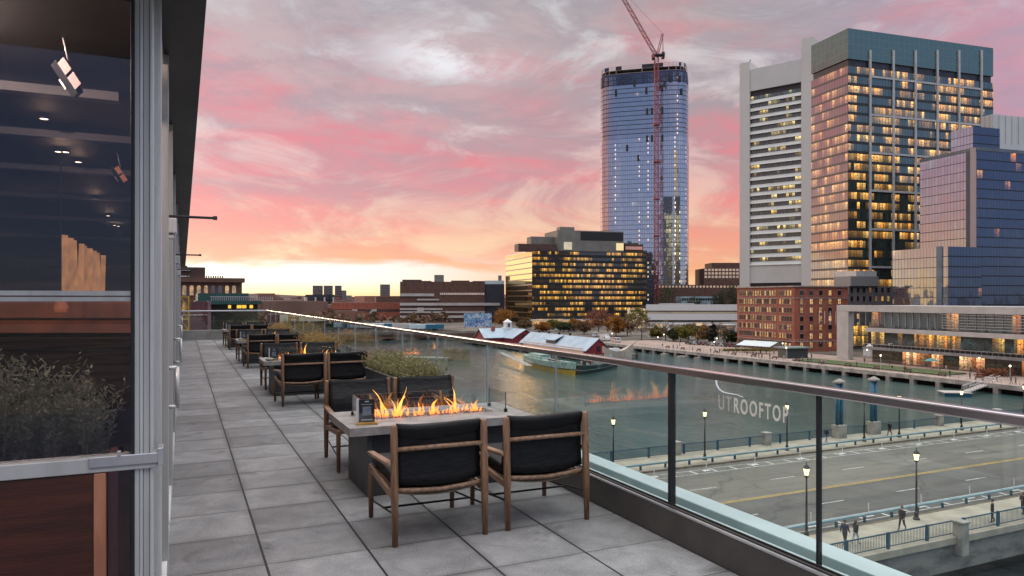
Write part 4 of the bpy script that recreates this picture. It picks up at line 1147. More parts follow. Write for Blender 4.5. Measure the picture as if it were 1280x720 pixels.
a = MB(); a.ring(P, crown0, top); a.prism(grow(P, -.7), crown0 - .1, top - 1.2); a.build('crown', [Mcr], root)
fins = [1087, 1116, 1143.6, 1171, 1198, 1226]
for i, px in enumerate(fins):
    t_ = reach(C, e1, px)
    a = MB(); a.box(t_ - .48, -.6, 4, t_ + .48, -.05, zpx(63, dep + t_ * .3, QUAY)); a.build('fin', M['fin'], root)
for py in (97.5, 145, 192, 239, 287, 334):
    zc = zpx(py, 295, QUAY); ta = reach(C, e1, 1087); tb = reach(C, e1, 1226)
    a = MB(); a.box(ta, -.5, zc - .4, tb, -.06, zc + .4); a.build('grid_beam', M['fin'], root)
# ---------------------------------------------------------------- white tower with sunshades
dep = 450
x0, y0 = at_depth(1015.5, dep)
root = empty('bank_tower', (x0, y0, QUAY), R(26)); tag(root, 'white slab tower with rows of angled sunshades between two solid end piers', 'tower')
a_ = R(26); e2 = (-math.sin(a_), math.cos(a_)); C = (x0, y0)
L = reach(C, e2, 924.5); t1 = reach(C, e2, 1001.5); t0 = reach(C, e2, 937)
H1 = zpx(45.5, dep, QUAY); H2 = zpx(78, 477, QUAY); HS = zpx(74, 455, QUAY)
a = MB(); a.box(0, 0, 0, 26, t1, H1); a.build('end_pier', M['stone'], root)
a = MB(); a.box(0, t0, 0, 26, L, H2); a.build('end_pier', M['stone'], root)
za = zpx(330, 455, QUAY); zb = zpx(109, 455, QUAY)
a = MB(); a.box(2.2, t1, 0, 24, t0, HS - .4); a.build('core_wall', M['spandrel'], root)
a = MB(); a.box(.6, t1 + .02, zb + 3.4, 25.4, t0 - .02, HS); a.build('parapet_panel', M['alupanel'], root)
a = MB(); a.box(.9, t1 + .02, zpx(353, 455, QUAY), 2.1, t0 - .02, za); a.build('plain_panel', M['alupanel'], root)
Mfd = facade('bank tower glass', (.03, .05, .044, 1), .12, (.75, 1, .92, 1), 1.9, 2.6, .34, (1, .62, .12, 1), (1, .85, .4, 1), 1.1, (.03, .03, .03, 1), .12, .1)
nb = 22; st = (zb - za) / nb; fb = None; fw = None
for i in range(nb):
    z = za + i * st
    if fb is None:
        a = MB(); w_ = t0 - t1 - .1
        a.idx([(0, 0, 0), (1.35, 0, st * .48), (1.6, 0, st * .48), (1.6, 0, 0), (0, w_, 0), (1.35, w_, st * .48), (1.6, w_, st * .48), (1.6, w_, 0)],
              [(0, 1, 2, 3), (4, 5, 6, 7), (0, 1, 5, 4), (1, 2, 6, 5), (2, 3, 7, 6), (3, 0, 4, 7)])
        o = fb = a.build('sunshade', M['alupanel'], root)
        a = MB(); a.face([(1.62, w_, 0), (1.62, 0, 0), (1.62, 0, st * .50), (1.62, w_, st * .50)], 0, [(0, 0), (w_, 0), (w_, 2.6), (0, 2.6)])
        fw = a.build('window_band', Mfd, root); o2 = fw
    else:
        o = fb.copy(); COL.objects.link(o); o.parent = root; o2 = fw.copy(); COL.objects.link(o2); o2.parent = root
    o.location = (.35, t1 + .05, z); o2.location = (.35, t1 + .05, z + st * .48)
a = MB(); a.tube([(8, L - 4, H2), (8, L - 4, H2 + 4)], .25, 6); a.bar((6, L - 5, H2 + 2.5), (10, L - 3, H2 + 3), .3, .3); a.build('antenna', M['black'], root)

# ---------------------------------------------------------------- blue glass hotel
Mic = facade('blue hotel glass', (0.012, 0.018, 0.032, 1), .64, (.66, .84, 1.0, 1), 1.3, 3.3, .05, (1, .45, .12, 1), (1, .7, .4, 1), .9, (.05, .055, .075, 1), .09, .07, .016, facing=.5)
Mic2 = facade('shaded side hotel glass', (0.005, 0.010, 0.020, 1), .15, (.42, .60, .9, 1), 1.3, 3.3, .03, (1, .30, .05, 1), (1, .55, .2, 1), 1.0, (.006, .009, .016, 1), .07, .12, .016, facing=.4, rooms=2)  # same glass darkened; shade of the side facing away from the sunset
def two_face(root, x0, y0, x1, y1, z0, z1, m_right, m_left, parts, mt_top=None, step=3.3):
    n = max(1, round((z1 - z0) / step)); st = (z1 - z0) / n
    a = MB(); a.prism(rect(x0 + .3, y0 + .3, x1, y1), z0, z1 - .02); a.build('core_wall', mt_top or M['spandrel'], root)
    fr = fl = None
    for i in range(n):
        if fr is None:
            a = MB(); a.face([(x0, y0, 0), (x1, y0, 0), (x1, y0, st - .01), (x0, y0, st - .01)], 0, [(0, 0), (x1 - x0, 0), (x1 - x0, 3.29), (0, 3.29)])
            o = fr = a.build('window_band', m_right, root)
            a = MB(); a.face([(x0, y1, 0), (x0, y0, 0), (x0, y0, st - .01), (x0, y1, st - .01)], 0, [(0, 0), (y1 - y0, 0), (y1 - y0, 3.29), (0, 3.29)])
            o2 = fl = a.build('window_band', m_left, root)
        else:
            o = fr.copy(); COL.objects.link(o); o.parent = root; o2 = fl.copy(); COL.objects.link(o2); o2.parent = root
        o.location = (0, 0, z0 + i * st); o2.location = (0, 0, z0 + i * st)
root, C, e1, e2 = block('glass_hotel', 'stepped blue glass hotel mirroring the sunset, lower than the office tower', 'building', 1221, 250, -7)
D_ = reach(C, e2, 1150); zt = zpx(188, 250, QUAY)
two_face(root, 0, 0, 46, D_, 14, zt, Mic2, Mic, None)
# slim dark recess near the corner of the left face
t1_ = reach(C, e2, 1213.5); t2_ = reach(C, e2, 1208)
a = MB(); a.box(-.25, t1_, 14, .25, t2_, zt + .3); a.build('recess_strip', pm('recess blue grey', (.05, .07, .10, 1), None, .3, .4), root)
a = MB(); a.box(-.30, 0.1, 14, .2, t1_ - .02, zt + 1.0); a.build('corner_strip', facade('pale corner glass', (.1, .08, .09, 1), .62, (1, .92, .95, 1), 3, 3.3, 0, mull=(.3, .26, .28, 1), mh=.03, mw=.02), root)
a = MB(); a.box(-.2, -.25, zt, 46, D_, zt + 1.2); a.build('parapet', pm('hotel parapet', (.12, .14, .17, 1), None, .3, .4), root)
# upper tier and plant screen
two_face(root, 6, 6.5, 18.8, 15.5, zt + 1.0, zpx(161, 262, QUAY), Mic2, Mic, None)
zs_ = zpx(147, 270, QUAY)
a = MB(); a.box(19, 9.6, zt + 1, 44, 14, zs_); sc = a.build('plant_screen', M['alupanel'], root)
a = MB()
for k in range(8): a.box(19 + k * 3.2, 9.42, zt + 6, 19.15 + k * 3.2, 9.59, zs_ + .1)
for k in range(2): a.box(18.83, 10.6 + k * 1.8, zt + 6, 18.99, 10.75 + k * 1.8, zs_ + .1)
a.build('screen_post', M['fin'], sc)
# lower wing in front
root2, C2, e1, e2 = block('hotel_wing', 'low dark glass wing in front of the blue glass hotel, mirroring yellow sky', 'building', 1185, 235, -7)
D2 = reach(C2, e2, 1115.5); W2 = 14.5
two_face(root2, 0, 0, W2, D2, 3, zpx(308, 235, QUAY), Mic2, Mic, None)
a = MB(); a.box(-.25, reach(C2, e2, 1178), 3, .2, reach(C2, e2, 1171), zpx(308, 235, QUAY) + .2); a.build('recess_strip', pm('wing recess blue', (.10, .16, .22, 1), None, .3, .4), root2)

# ---------------------------------------------------------------- round ended tower under construction with its crane
dep = 650
cx, cy = at_depth(806, dep + 6)
root = empty('unfinished_tower', (cx, cy, QUAY), R(-40)); tag(root, 'rounded blue glass skyscraper under construction with open top floors', 'tower')
def superell(ax, ay, n_, k=48):
    out = []
    for i in range(k):
        t_ = 2 * math.pi * i / k; c_, s_ = math.cos(t_), math.sin(t_)
        out.append((ax * math.copysign(abs(c_) ** (2 / n_), c_), ay * math.copysign(abs(s_) ** (2 / n_), s_)))
    return out
HT = zpx(97, dep, QUAY)
Pl = superell(38.2, 27, 5.5)
FHs = 4.0
Msa = facade('skyscraper glass', (0.02, 0.03, 0.05, 1), .60, (.72, .76, .80, 1), 1.9, FHs, .015, (1, .7, .4, 1), (1, .9, .7, 1), 1.0, (.07, .085, .12, 1), .09, .08, .032, facing=.5, glint=.02, rough=.06)
Msb = facade('skyscraper lower glass', (0.02, 0.03, 0.05, 1), .66, (.88, .89, .90, 1), 1.9, FHs, .02, (1, .7, .4, 1), (1, .9, .7, 1), 1.0, (.10, .11, .15, 1), .09, .08, .032, facing=.5, glint=.09, rough=.06)
zs = [i * FHs for i in range(int(HT / FHs))]
zm = zpx(183, dep, QUAY)
a = MB(); a.prism([(p[0] * .975, p[1] * .975) for p in Pl], 0, HT - 4); a.build('core_wall', pm('slab edge', (.06, .065, .075, 1), None, .4, .7), root)
bands('window_band', Pl, [z for z in zs if z >= zm], FHs - .35, Msa, root)
Pl2 = [(p[0] * 1.012, p[1] * 1.012) for p in Pl]
bands('window_band', Pl2, [z for z in zs if z < zm], FHs - .10, Msb, root)
Mnet = pm('blue safety netting', (.016, .022, .10, 1), (.03, .035, .09, 1), .25, .7, stretch=(1, 1, 3))
zc0 = zs[-1] + FHs
a = MB(); a.ring([(p[0] * 1.0, p[1] * 1.0) for p in Pl], zc0 - 9, zc0 + 1.2); a.build('safety_net', Mnet, root)
a = MB()
a.prism([(p[0] * .985, p[1] * .985) for p in Pl], zc0 + 1.2, zc0 + 1.9); a.prism([(p[0] * .97, p[1] * .97) for p in Pl], zc0 + 4.6, zc0 + 5.0)
for i in range(0, 48, 2): a.box(Pl[i][0] * .97 - .4, Pl[i][1] * .97 - .4, zc0 + 1.9, Pl[i][0] * .97 + .4, Pl[i][1] * .97 + .4, zc0 + 4.6)
a.build('open_floor', pm('bare concrete slab', (.24, .21, .19, 1), None, .5, .85), root)
a = MB(); q = random.Random(9)
for i in range(0, 48):
    p = Pl[i]
    a.box(p[0] * .98 - .13, p[1] * .98 - .13, zc0 + 5.0, p[0] * .98 + .13, p[1] * .98 + .13, zc0 + 8.3)
    q2 = Pl[(i + 1) % 48]
    for hz in (6.5, 8.2): a.bar((p[0] * .98, p[1] * .98, zc0 + hz), (q2[0] * .98, q2[1] * .98, zc0 + hz), .16, .16)
a.build('edge_guard', pm('site fence pale', (.45, .36, .33, 1), None, .5, .6), root)
for i in (30, 31, 34, 36, 41, 44):
    p = Pl[i]; r_ = Pl[i + 1]
    a = MB(); a.bar((p[0] * .985, p[1] * .985, zc0 + 6.6), (r_[0] * .985, r_[1] * .985, zc0 + 6.6), .3, 3.2); a.build('site_hoarding', Mnet if i % 2 else M['darkmetal'], root)
# the bay that has no glass yet, low on the right; openings left for hoists
def on_plan(px, pads=0.0):
    """where the sight line of a column meets the plan, in the tower's own axes"""
    rx, ry = ray(px); ca, sa = math.cos(R(40)), math.sin(R(40))
    best = None
    for i in range(2000):
        d_ = 560 + i * .1
        wx, wy = rx * d_ - cx, ry * d_ - cy
        lx, ly = wx * ca - wy * sa, wx * sa + wy * ca
        if abs(lx / 38.2) ** 5.5 + abs(ly / 27) ** 5.5 <= 1.03: return (lx, ly)
    return (0, -27)
pa = on_plan(829); pb = on_plan(850)
for k in range(26):
    z = zpx(362, dep, QUAY) + k * FHs
    if z > zpx(256, dep, QUAY): break
    dx_, dy_ = pb[0] - pa[0], pb[1] - pa[1]; ln = math.hypot(dx_, dy_); nx_, ny_ = dy_ / ln, -dx_ / ln
    a = MB(); A = (pa[0] + nx_ * .9, pa[1] + ny_ * .9); B = (pb[0] + nx_ * .9, pb[1] + ny_ * .9)
    a.face([(A[0], A[1], z), (B[0], B[1], z), (B[0], B[1], z + FHs - .1), (A[0], A[1], z + FHs - .1)], 0, [(0, 0), (ln, 0), (ln, FHs), (0, FHs)])
    if k == 0:
        Mun = facade('unglazed bay', (.012, .012, .014, 1), .10, (.8, .8, .9, 1), 2.2, FHs, .10, (1, .7, .35, 1), (1, .85, .6, 1), .7, (.09, .085, .09, 1), .12, .14, .01, glint=.35)
    a.build('open_bay', Mun, root)
q = random.Random(4)
for (px, py) in ((770, 122), (808, 122), (815, 147), (828, 120), (828, 147), (809, 147), (809, 180), (828, 180), (815, 180), (798, 203), (852, 125), (784, 190), (838, 110), (850, 110), (793, 112)):
    p = on_plan(px); zc = zpx(py, dep, QUAY)
    a = MB(); a.box(p[0] - .9, p[1] - 1.2, zc - 2.6, p[0] + .9, p[1] + .6, zc + 2.6); a.build('hoist_opening', M['black'], root)
# crane
dep = 585
x, y = at_depth(820.5, dep)
root = empty('tower_crane', (x, y, QUAY), -YAW); tag(root, 'tall red lattice tower crane with raised jib beside the unfinished skyscraper', 'crane')
M['crane'] = pm('red crane paint', (.36, .07, .075, 1), (.26, .05, .06, 1), .3, .55)
def lattice(a, p, q, w_, step, r_=.14):
    p = Vector(p); q = Vector(q); ax = (q - p); L = ax.length; ax.normalize()
    u_ = ax.cross(Vector((0, 1, 0))).normalized(); v_ = ax.cross(u_).normalized()
    cs = [(u_ * sx + v_ * sy) * w_ / 2 for sx, sy in ((-1, -1), (1, -1), (1, 1), (-1, 1))]
    for c_ in cs: a.bar(p + c_, q + c_, r_ * 2, r_ * 2)
    n = int(L / step)
    for i in range(n):
        for k in range(4):
            s0 = p + ax * (L * i / n); s1 = p + ax * (L * (i + 1) / n)
            b0, b1 = (cs[k], cs[(k + 1) % 4]) if i % 2 else (cs[(k + 1) % 4], cs[k])
            a.bar(s0 + b0, s1 + b1, r_ * 1.3, r_ * 1.3); a.bar(s0 + cs[k], s0 + cs[(k + 1) % 4], r_, r_)
sc_ = dep / FPX
zt = zpx(70, dep, QUAY)
a = MB(); lattice(a, (0, 0, 0), (0, 0, zt), 3.0, 3.2, .2); a.build('mast', M['crane'], root)
for i in range(5):
    z = 40 + i * 30
    a = MB(); a.box(-2.6, -2.6, z, 2.6, 2.6, z + .9); a.build('collar', M['crane'], root)
a = MB(); a.box(-3.2, -2.4, zt, 6.5, 2.4, zt + 1.1); a.box(-3.6, -1.5, zt - 3, -1.7, 1.5, zt); a.box(4.2, -1.8, zt - 2, 6.4, 1.8, zt + 2.8)
a.build('slewing_deck', M['darkmetal'], root)
a = MB(); a.box(-4.4, -3.4, zt - 2.4, -2.2, -1.2, zt + .2); a.build('cab', M['crane'], root)
foot = (-.6, 0, zt + 1.2); tip = ((766 - 820) * sc_, 0, zpx(-24, dep, QUAY))
a = MB(); lattice(a, foot, tip, 2.4, 3.0, .16); a.build('jib', M['crane'], root)
af = (6.4 * .8, 0, zpx(42, dep, QUAY))
a = MB(); lattice(a, (.8, 0, zt + 1), af, 1.6, 2.6, .14); a.bar((5.4, -1, zt + 1), af, .3, .3); a.bar((5.4, 1, zt + 1), af, .3, .3); a.build('frame_mast', M['crane'], root)
a = MB(); a.bar(af, ((772 - 820) * sc_, 0, zpx(-17, dep, QUAY)), .16, .16); a.build('pendant_line', M['crane'], root)

# ---------------------------------------------------------------- long office block with a golden end
dep = 540
root, C, e1, e2 = block('office_block', 'long dark office block with lit amber rows and a mirror end wall tinted sunset gold', 'building', 665, dep, -9)
Wd = reach(C, e1, 807.5); Dp = reach(C, e2, 632)
zt = zpx(314, dep, QUAY); n = 13; st = zt / n
Mof = facade('office block glass', (.010, .010, .009, 1), .08, (.9, .9, 1, 1), 1.5, st, .46, (1, .42, .04, 1), (1, .58, .12, 1), .95, (.010, .010, .009, 1), .16, .50, .006, clus=.035, facing=.3, rooms=4, dsc=1.2, lo=.28, hi=.58)
Mog = facade('sunset tinted mirror glass', (.03, .02, .01, 1), 0.78, (.92, .66, .30, 1), 3.2, st, 0, mull=(.14, .09, .04, 1), mw=.02, mh=.22, wob=.004, rough=.03)  # gold of the reflected sunset put into the glass tint
a = MB(); a.prism(rect(.3, .3, Wd, Dp), 0, zt); a.build('core_wall', M['spandrel'], root)
fr = fl = None
for i in range(n):
    if fr is None:
        a = MB(); a.face([(0, 0, 0), (Wd, 0, 0), (Wd, 0, st - .02), (0, 0, st - .02)], 0, [(0, 0), (Wd, 0), (Wd, st), (0, st)]); o = fr = a.build('window_band', Mof, root)
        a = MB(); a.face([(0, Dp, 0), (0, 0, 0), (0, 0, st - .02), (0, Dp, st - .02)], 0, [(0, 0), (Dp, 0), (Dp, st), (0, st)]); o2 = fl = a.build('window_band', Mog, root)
    else:
        o = fr.copy(); COL.objects.link(o); o.parent = root; o2 = fl.copy(); COL.objects.link(o2); o2.parent = root
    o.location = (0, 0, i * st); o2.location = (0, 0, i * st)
a = MB(); a.box(-.2, -.2, zt, Wd, Dp, zt + .7); a.build('parapet', M['spandrel'], root)
M['plant'] = pm('grey plant room', (.20, .19, .165, 1), (.16, .15, .135, 1), .2, .75)
M['rustbox'] = pm('rust brown cladding', (.09, .045, .035, 1), None, .3, .7)
def roofbox(px0, px1, py1, y0, y1, mt, name='plant_room', py0=None, parent=root):
    base_ = (C[0] + e2[0] * y0, C[1] + e2[1] * y0)
    t0_ = reach(base_, e1, px0); t1_ = reach(base_, e1, px1)
    dd = depth_of(base_) + t0_ * .28
    a = MB(); a.box(t0_, y0, zt + .5 if py0 is None else zpx(py0, dd, QUAY), t1_, y1, zpx(py1, dd, QUAY)); return a.build(name, mt, parent)
roofbox(648, 696, 304.5, 5, 16, M['rustbox'])
roofbox(664, 698, 295.5, 16.2, 28, M['plant'])
roofbox(697, 779.5, 287.5, 8, 40, M['plant'])
roofbox(700, 718, 283.5, 16, 24, M['plant'])
roofbox(726, 779, 289.5, 7.7, 8.2, M['darkmetal'], 'louvre_panel', 300)
roofbox(770.5, 779.5, 304, 7.6, 8.4, em('lit plant door', (1, .78, .3, 1), .75, .3), 'lit_door', 313)
roofbox(705, 715, 302.5, 7.6, 8.4, em('lit plant window', (1, .85, .5, 1), .45, .5, .6), 'lit_window', 312)
roofbox(781, 804, 305, 12, 30, M['rustbox'])
roofbox(782, 803, 308, 11.6, 12.1, em('red lit slot', (1, .25, .08, 1), .25, .4, .3), 'lit_window', 312)
a = MB(); a.box(-1, -5, 0, Wd * .82, -.4, 3.2); a.build('arcade', em('lit arcade front', (1, .55, .15, 1), .55, .8, .35), root)
a = MB(); a.box(-2, -6, 3.2, Wd * .83, -.3, 4.0); a.build('arcade_roof', M['stone'], root)

# ---------------------------------------------------------------- brick blocks on the waterfront
def window_mesh(w_, h_, sill=True):
    a = MB()
    a.box(0, -.02, 0, w_, .10, h_, 0)                                     # pane in its reveal
    a.box(-.09, -.07, 0, 0, .05, h_, 1); a.box(w_, -.07, 0, w_ + .09, .05, h_, 1)
    a.box(-.15, -.10, h_, w_ + .15, .05, h_ + .26, 2); a.box(-.15, -.14, -.2, w_ + .15, .05, 0, 2)
    a.box(w_ / 2 - .035, -.06, 0, w_ / 2 + .035, -.021, h_, 1); a.box(.001, -.058, h_ / 2 - .035, w_ - .001, -.0215, h_ / 2 + .035, 1)
    return a
class Windows:
    """first hundred windows are parts of their own, the rest one part"""
    def __init__(s, root, w_, h_, mats, mats2=None): s.root, s.w, s.h, s.mats, s.n, s.first, s.rest, s.mats2 = root, w_, h_, mats, 0, None, [], mats2 or mats
    def add(s, x, y, z, rz=0.0, sx=1.0):
        s.n += 1
        if s.n <= 100:
            if s.first is None:
                s.first = window_mesh(s.w, s.h).build('window', s.mats, s.root); o = s.first
            else:
                o = s.first.copy(); COL.objects.link(o); o.parent = s.root
            o.location = (x, y, z); o.rotation_euler = (0, 0, rz); o.scale = (sx, 1, 1)
        else:
            s.rest.append((x, y, z, rz, sx))
    def done(s, name='far_windows'):
        if not s.rest: return
        big = MB(); src = window_mesh(s.w, s.h)
        for x, y, z, rz, sx in s.rest:
            c_, s_ = math.cos(rz), math.sin(rz)
            b = len(big.V)
            big.V += [(x + v[0] * sx * c_ - v[1] * s_, y + v[0] * sx * s_ + v[1] * c_, z + v[2]) for v in src.V]
            big.Fc += [tuple(b + i for i in f) for f in src.Fc]; big.M += src.M; big.U += src.U
        tag(big.build('window', s.mats2, s.root), kind='stuff')
Mw1 = lit_window('brick block window', share=.52, power=1.0)
Mw2 = lit_window('brick block dim window', share=.38, power=.8)
trim = pm('pale window trim', (.33, .27, .24, 1), None, .6, .75)
root, C, e1, e2 = block('brick_building', 'seven storey red brick waterfront building with rows of lit windows below the white tower', 'building', 993, 266, -7)
Wd = reach(C, e1, 1060); Dp = reach(C, e2, 921.5); zt = zpx(357, 266, QUAY)
a = MB(); a.prism(rect(0, 0, Wd, Dp), 0, zt - .5, 0, 1); a.build('wall', [M['brick'], M['roofgrey']], root)
a = MB(); a.box(-.55, -.55, zt - .5, Wd, -.003, zt); a.box(-.55, -.002, zt - .5, -.003, Dp, zt); a.build('cornice', trim, root)
for k in (1, 6):
    a = MB(); zz_ = 1.2 + k * (zt - 2) / 7; a.box(-.2, -.2, zz_ - .75, Wd, -.004, zz_ - .45); a.box(-.2, -.003, zz_ - .75, -.004, Dp, zz_ - .45); a.build('string_course', trim, root)
fh = (zt - 2) / 7
Mw1b = lit_window('brick block upper window', share=.45, power=.9, pitch=(1.3, (Dp - 2.6) / 22, 1.2, fh))
wn_ = Windows(root, .82, 1.85, [Mw1, M['darkmetal'], trim], [Mw1b, M['darkmetal'], trim])
for k in range(6, -1, -1):
    for j in range(5): wn_.add(1.6 + j * (Wd - 3) / 5 + 1.0, 0, 1.2 + k * fh + .4, 0, 1.5)
for k in range(6, 0, -1):
    nx = 22
    for j in range(nx):
        if j in (5,): continue
        yv = 1.3 + (j + .5) * (Dp - 2.6) / nx
        wn_.add(0, yv + .41, 1.2 + k * fh + .4, -math.pi / 2)
wn_.done()
a = MB(); a.box(-3.5, 2, 3.4, -.2, Dp * .55, 3.7); a.build('canopy', M['darkmetal'], root)
a = MB(); a.ring([(-.06, Dp - 1), (-.06, 2)], .3, 3.2, 0, 0, False); a.build('shopfront', facade('shop glass', (.012, .012, .012, 1), .12, pw=1.3, ph=2.9, lit=.3, power=.7, mull=(.03, .02, .018, 1), mw=.14), root)
for k in range(2):
    a = MB(); a.lathe([(.01, -.3), (.3, 0), (.01, .3)], 10, 0, (Wd * .78 + k * 1.6, -.7, 2.6)); a.build('globe_lamp', em('globe lamp' + str(k), (1, .9, .75, 1), 3), root)
# grey neighbour
root, C2, _, _ = block('grey_office', 'grey stone office block with dim windows between the brick building and the glass pavilion', 'building', 1061, 281, -7)
Wg = reach(C2, e1, 1118); zg = zpx(357.5, 281, QUAY)
a = MB(); a.prism(rect(0, 0, Wg, 20), 0, zg, 0, 1); a.build('wall', [M['greystone'], M['roofgrey']], root)
wn_ = Windows(root, .95, 1.9, [Mw2, M['darkmetal'], M['greystone']])
for k in range(6, -1, -1):
    for j in range(7): wn_.add(.9 + j * (Wg - 1.4) / 7, 0, 1.2 + k * zg / 7.2 + .4)
wn_.done()
a = MB(); a.ring([(1, -.3), (9, -.3)], 1, 9, 0, 0, False); a.build('lit_lobby', facade('yellow lobby', (.03, .02, .01, 1), .08, pw=1.0, ph=4.0, lit=.9, amber=(1, .42, .03, 1), pale_=(1, .66, .14, 1), power=1.3, mull=(.03, .025, .02, 1), mw=.1, lo=.2, hi=.5, rooms=2), root)
a = MB(); a.box(0, -1, zg, Wg * .6, 8, zg + 3.8); a.build('penthouse', facade('penthouse glass', (.02, .02, .022, 1), .25, (.9, .9, 1, 1), 2, 3.8, .3, mull=(.2, .2, .2, 1)), root)
a = MB(); a.box(4, .5, zg + .1, 14, 12, zg + 6); a.build('penthouse', M['fin'], root)
# awning and glass kiosk on the walk
xa, ya = at_z(946, 441.5, QUAY)
root = empty('awning', (xa, ya, QUAY), R(-78)); tag(root, 'pale sloping awning over a terrace at the foot of the brick building', 'awning')
a = MB(); a.idx([(-7, -2.6, 2.7), (7, -2.6, 2.7), (7, 2.6, 4.2), (-7, 2.6, 4.2), (-7, -2.6, 2.8), (7, -2.6, 2.8), (7, 2.6, 4.3), (-7, 2.6, 4.3)], [(0, 1, 2, 3), (4, 5, 6, 7), (0, 1, 5, 4), (1, 2, 6, 5), (2, 3, 7, 6), (3, 0, 4, 7)]); a.build('canvas', M['ledge'], root)
for k in range(5):
    a = MB(); a.tube([(-6.8 + k * 3.4, -2.4, 0), (-6.8 + k * 3.4, -2.4, 2.72)], .07, 6); a.build('post', M['black'], root)
xa, ya = at_z(991, 447, QUAY)
root = empty('kiosk', (xa, ya, QUAY), R(-7)); tag(root, 'dark teal glass kiosk with flat roof on the harbour walk before the brick building', 'kiosk')
a = MB(); a.box(-4, -2.5, 0, 4, 2.5, 3.2); a.build('wall', facade('kiosk glass', (.02, .04, .045, 1), .3, (.7, .95, 1, 1), 1.4, 3.2, .0, mull=(.03, .05, .055, 1)), root)
a = MB(); a.box(-5, -3.3, 3.2, 5, 3.3, 3.6); a.build('roof', pm('kiosk roof', (.20, .26, .25, 1), None, .5, .5), root)

# ---------------------------------------------------------------- glass pavilion with a white frame
dep = 178
root, C, e1, e2 = block('framed_pavilion', 'long glass pavilion with white portal frame and amber lit restaurant floors', 'building', 1302, dep, -3)
Lp = reach(C, e2, 1047.5); La = reach(C, e2, 1088); Lb = reach(C, e2, 1062)
Z = lambda v: v - QUAY
zt = Z(-.6)
M['frame'] = pm('pale frame panel', (.47, .45, .43, 1), (.40, .385, .37, 1), .3, .65)
a = MB(); a.box(-.6, -8, zt - 2.0, 16, La, zt); a.box(-.597, La + .003, zt - 1.99, 1.6, Lp, zt - .01); a.build('frame_beam', M['frame'], root, bevel=.04)
a = MB(); a.box(-.55, Lb, 0, 1.55, Lp - .02, zt - 2.003); a.build('frame_post', M['frame'], root, bevel=.04)
a = MB(); a.box(1.2, -8, 0, 16, La, zt - 2.01); a.build('core_wall', M['spandrel'], root)
def fl(z0, z1, m_, x_, y1_, name='window_band', pan=0):
    a = MB(); a.ring([(x_, y1_), (x_, -8)], z0, z1, 0, 0, False)
    a.face([(x_ + 14, y1_, z0), (x_, y1_, z0), (x_, y1_, z1), (x_ + 14, y1_, z1)], 0, [(0, 0), (14, 0), (14, z1 - z0), (0, z1 - z0)])
    a.build(name, m_, root)
pk = dict(mull=(.05, .06, .065, 1), mw=.07, mh=.04, wob=.012, facing=.5)
Mp1 = facade('pavilion upper glass', (.015, .03, .035, 1), .24, (.85, .95, 1, 1), 1.2, 4.9, .5, (1, .22, .03, 1), (1, .5, .16, 1), .9, clus=.08, rooms=3, dsc=1.4, **pk)
Mp2 = facade('pavilion middle glass', (.015, .022, .022, 1), .16, (.8, .95, 1, 1), .80, 4.6, .80, (1, .30, .03, 1), (1, .62, .16, 1), 1.5, clus=.09, rooms=2, dsc=1.3, **pk)
Mp3 = facade('pavilion ground glass', (.02, .016, .012, 1), .10, (1, .95, .9, 1), 1.2, 4.2, .8, (1, .26, .05, 1), (1, .6, .3, 1), 1.7, clus=.06, rooms=2, dsc=1.5, **pk)
z1, z2, z3 = Z(-7.6), Z(-13.2), Z(-14.2)
fl(z1, zt - 2.02, Mp1, .5, La)
a = MB(); a.box(-1.4, -8, z1 - 1.2, 15, La + .6, z1); a.build('balcony_band', M['frame'], root, bevel=.03)
fl(z2 + .3, z1 - 1.22, Mp2, .3, La)
a = MB(); a.box(-1.8, -8, z3, 15, La + 1.4, z3 + .7); a.build('canopy_band', pm('grey canopy', (.22, .23, .235, 1), None, .3, .5), root, bevel=.03)
a = MB()
for k in range(60): a.box(-1.75, -7 + k * 1.5, z3 + .7, -1.70, -6.95 + k * 1.5, z3 + 1.75)
a.box(-1.78, -8, z3 + 1.72, -1.68, La + 1.3, z3 + 1.80); a.build('balcony_rail', M['fin'], root)
fl(0, z3, Mp3, .8, La)
f0 = None
for k in range(34):
    if f0 is None:
        a = MB(); a.box(.25, 0, z1 + .6, .48, .1, zt - 2.05); o = f0 = a.build('fin', M['fin'], root)
    else:
        o = f0.copy(); COL.objects.link(o); o.parent = root
    o.location = (0, -7 + k * 2.4, 0)
yk = reach(C, e2, 1178)
a = MB()
for k in range(6): a.box(-.35, -7.5, z1 + .8 + k * .75, -.1, yk, z1 + .92 + k * .75)
a.build('louvre', M['fin'], root)

trim0 = pm('garage warm slot', (.30, .24, .12, 1), None, .5, .7)
# ---------------------------------------------------------------- station garage and low blocks far right
root, C, e1, e2 = block('parking_garage', 'long low white parking garage with two pale bands behind the waterfront trees', 'building', 808.5, 480, -27)
Wd = reach(C, e1, 928); ht = lambda py: zpx(py, 480, QUAY)
a = MB(); a.box(0, 1.5, 0, Wd, 30, ht(383)); a.build('core_wall', M['spandrel'], root)
for (p0, p1, nm) in ((388.3, 380.5, 'parapet_band'), (400.0, 391.8, 'parapet_band'), (425, 402.5, 'base_wall')):
    a = MB(); a.box(-.3, 0, max(0, ht(p0)), Wd, 1.4, ht(p1)); a.build(nm, M['stone'] if nm == 'base_wall' else M['white'], root)
a = MB(); a.face([(0, 1.45, ht(391.5)), (Wd, 1.45, ht(391.5)), (Wd, 1.45, ht(389.6)), (0, 1.45, ht(389.6))]); a.build('lit_level', em('garage light', (1, .72, .3, 1), .16, .98, .09), root)
a = MB(); a.box(10, 2, ht(383), 32, 14, ht(379.3)); a.build('stair_head', M['fin'], root)
q = random.Random(31); xx = 1.0
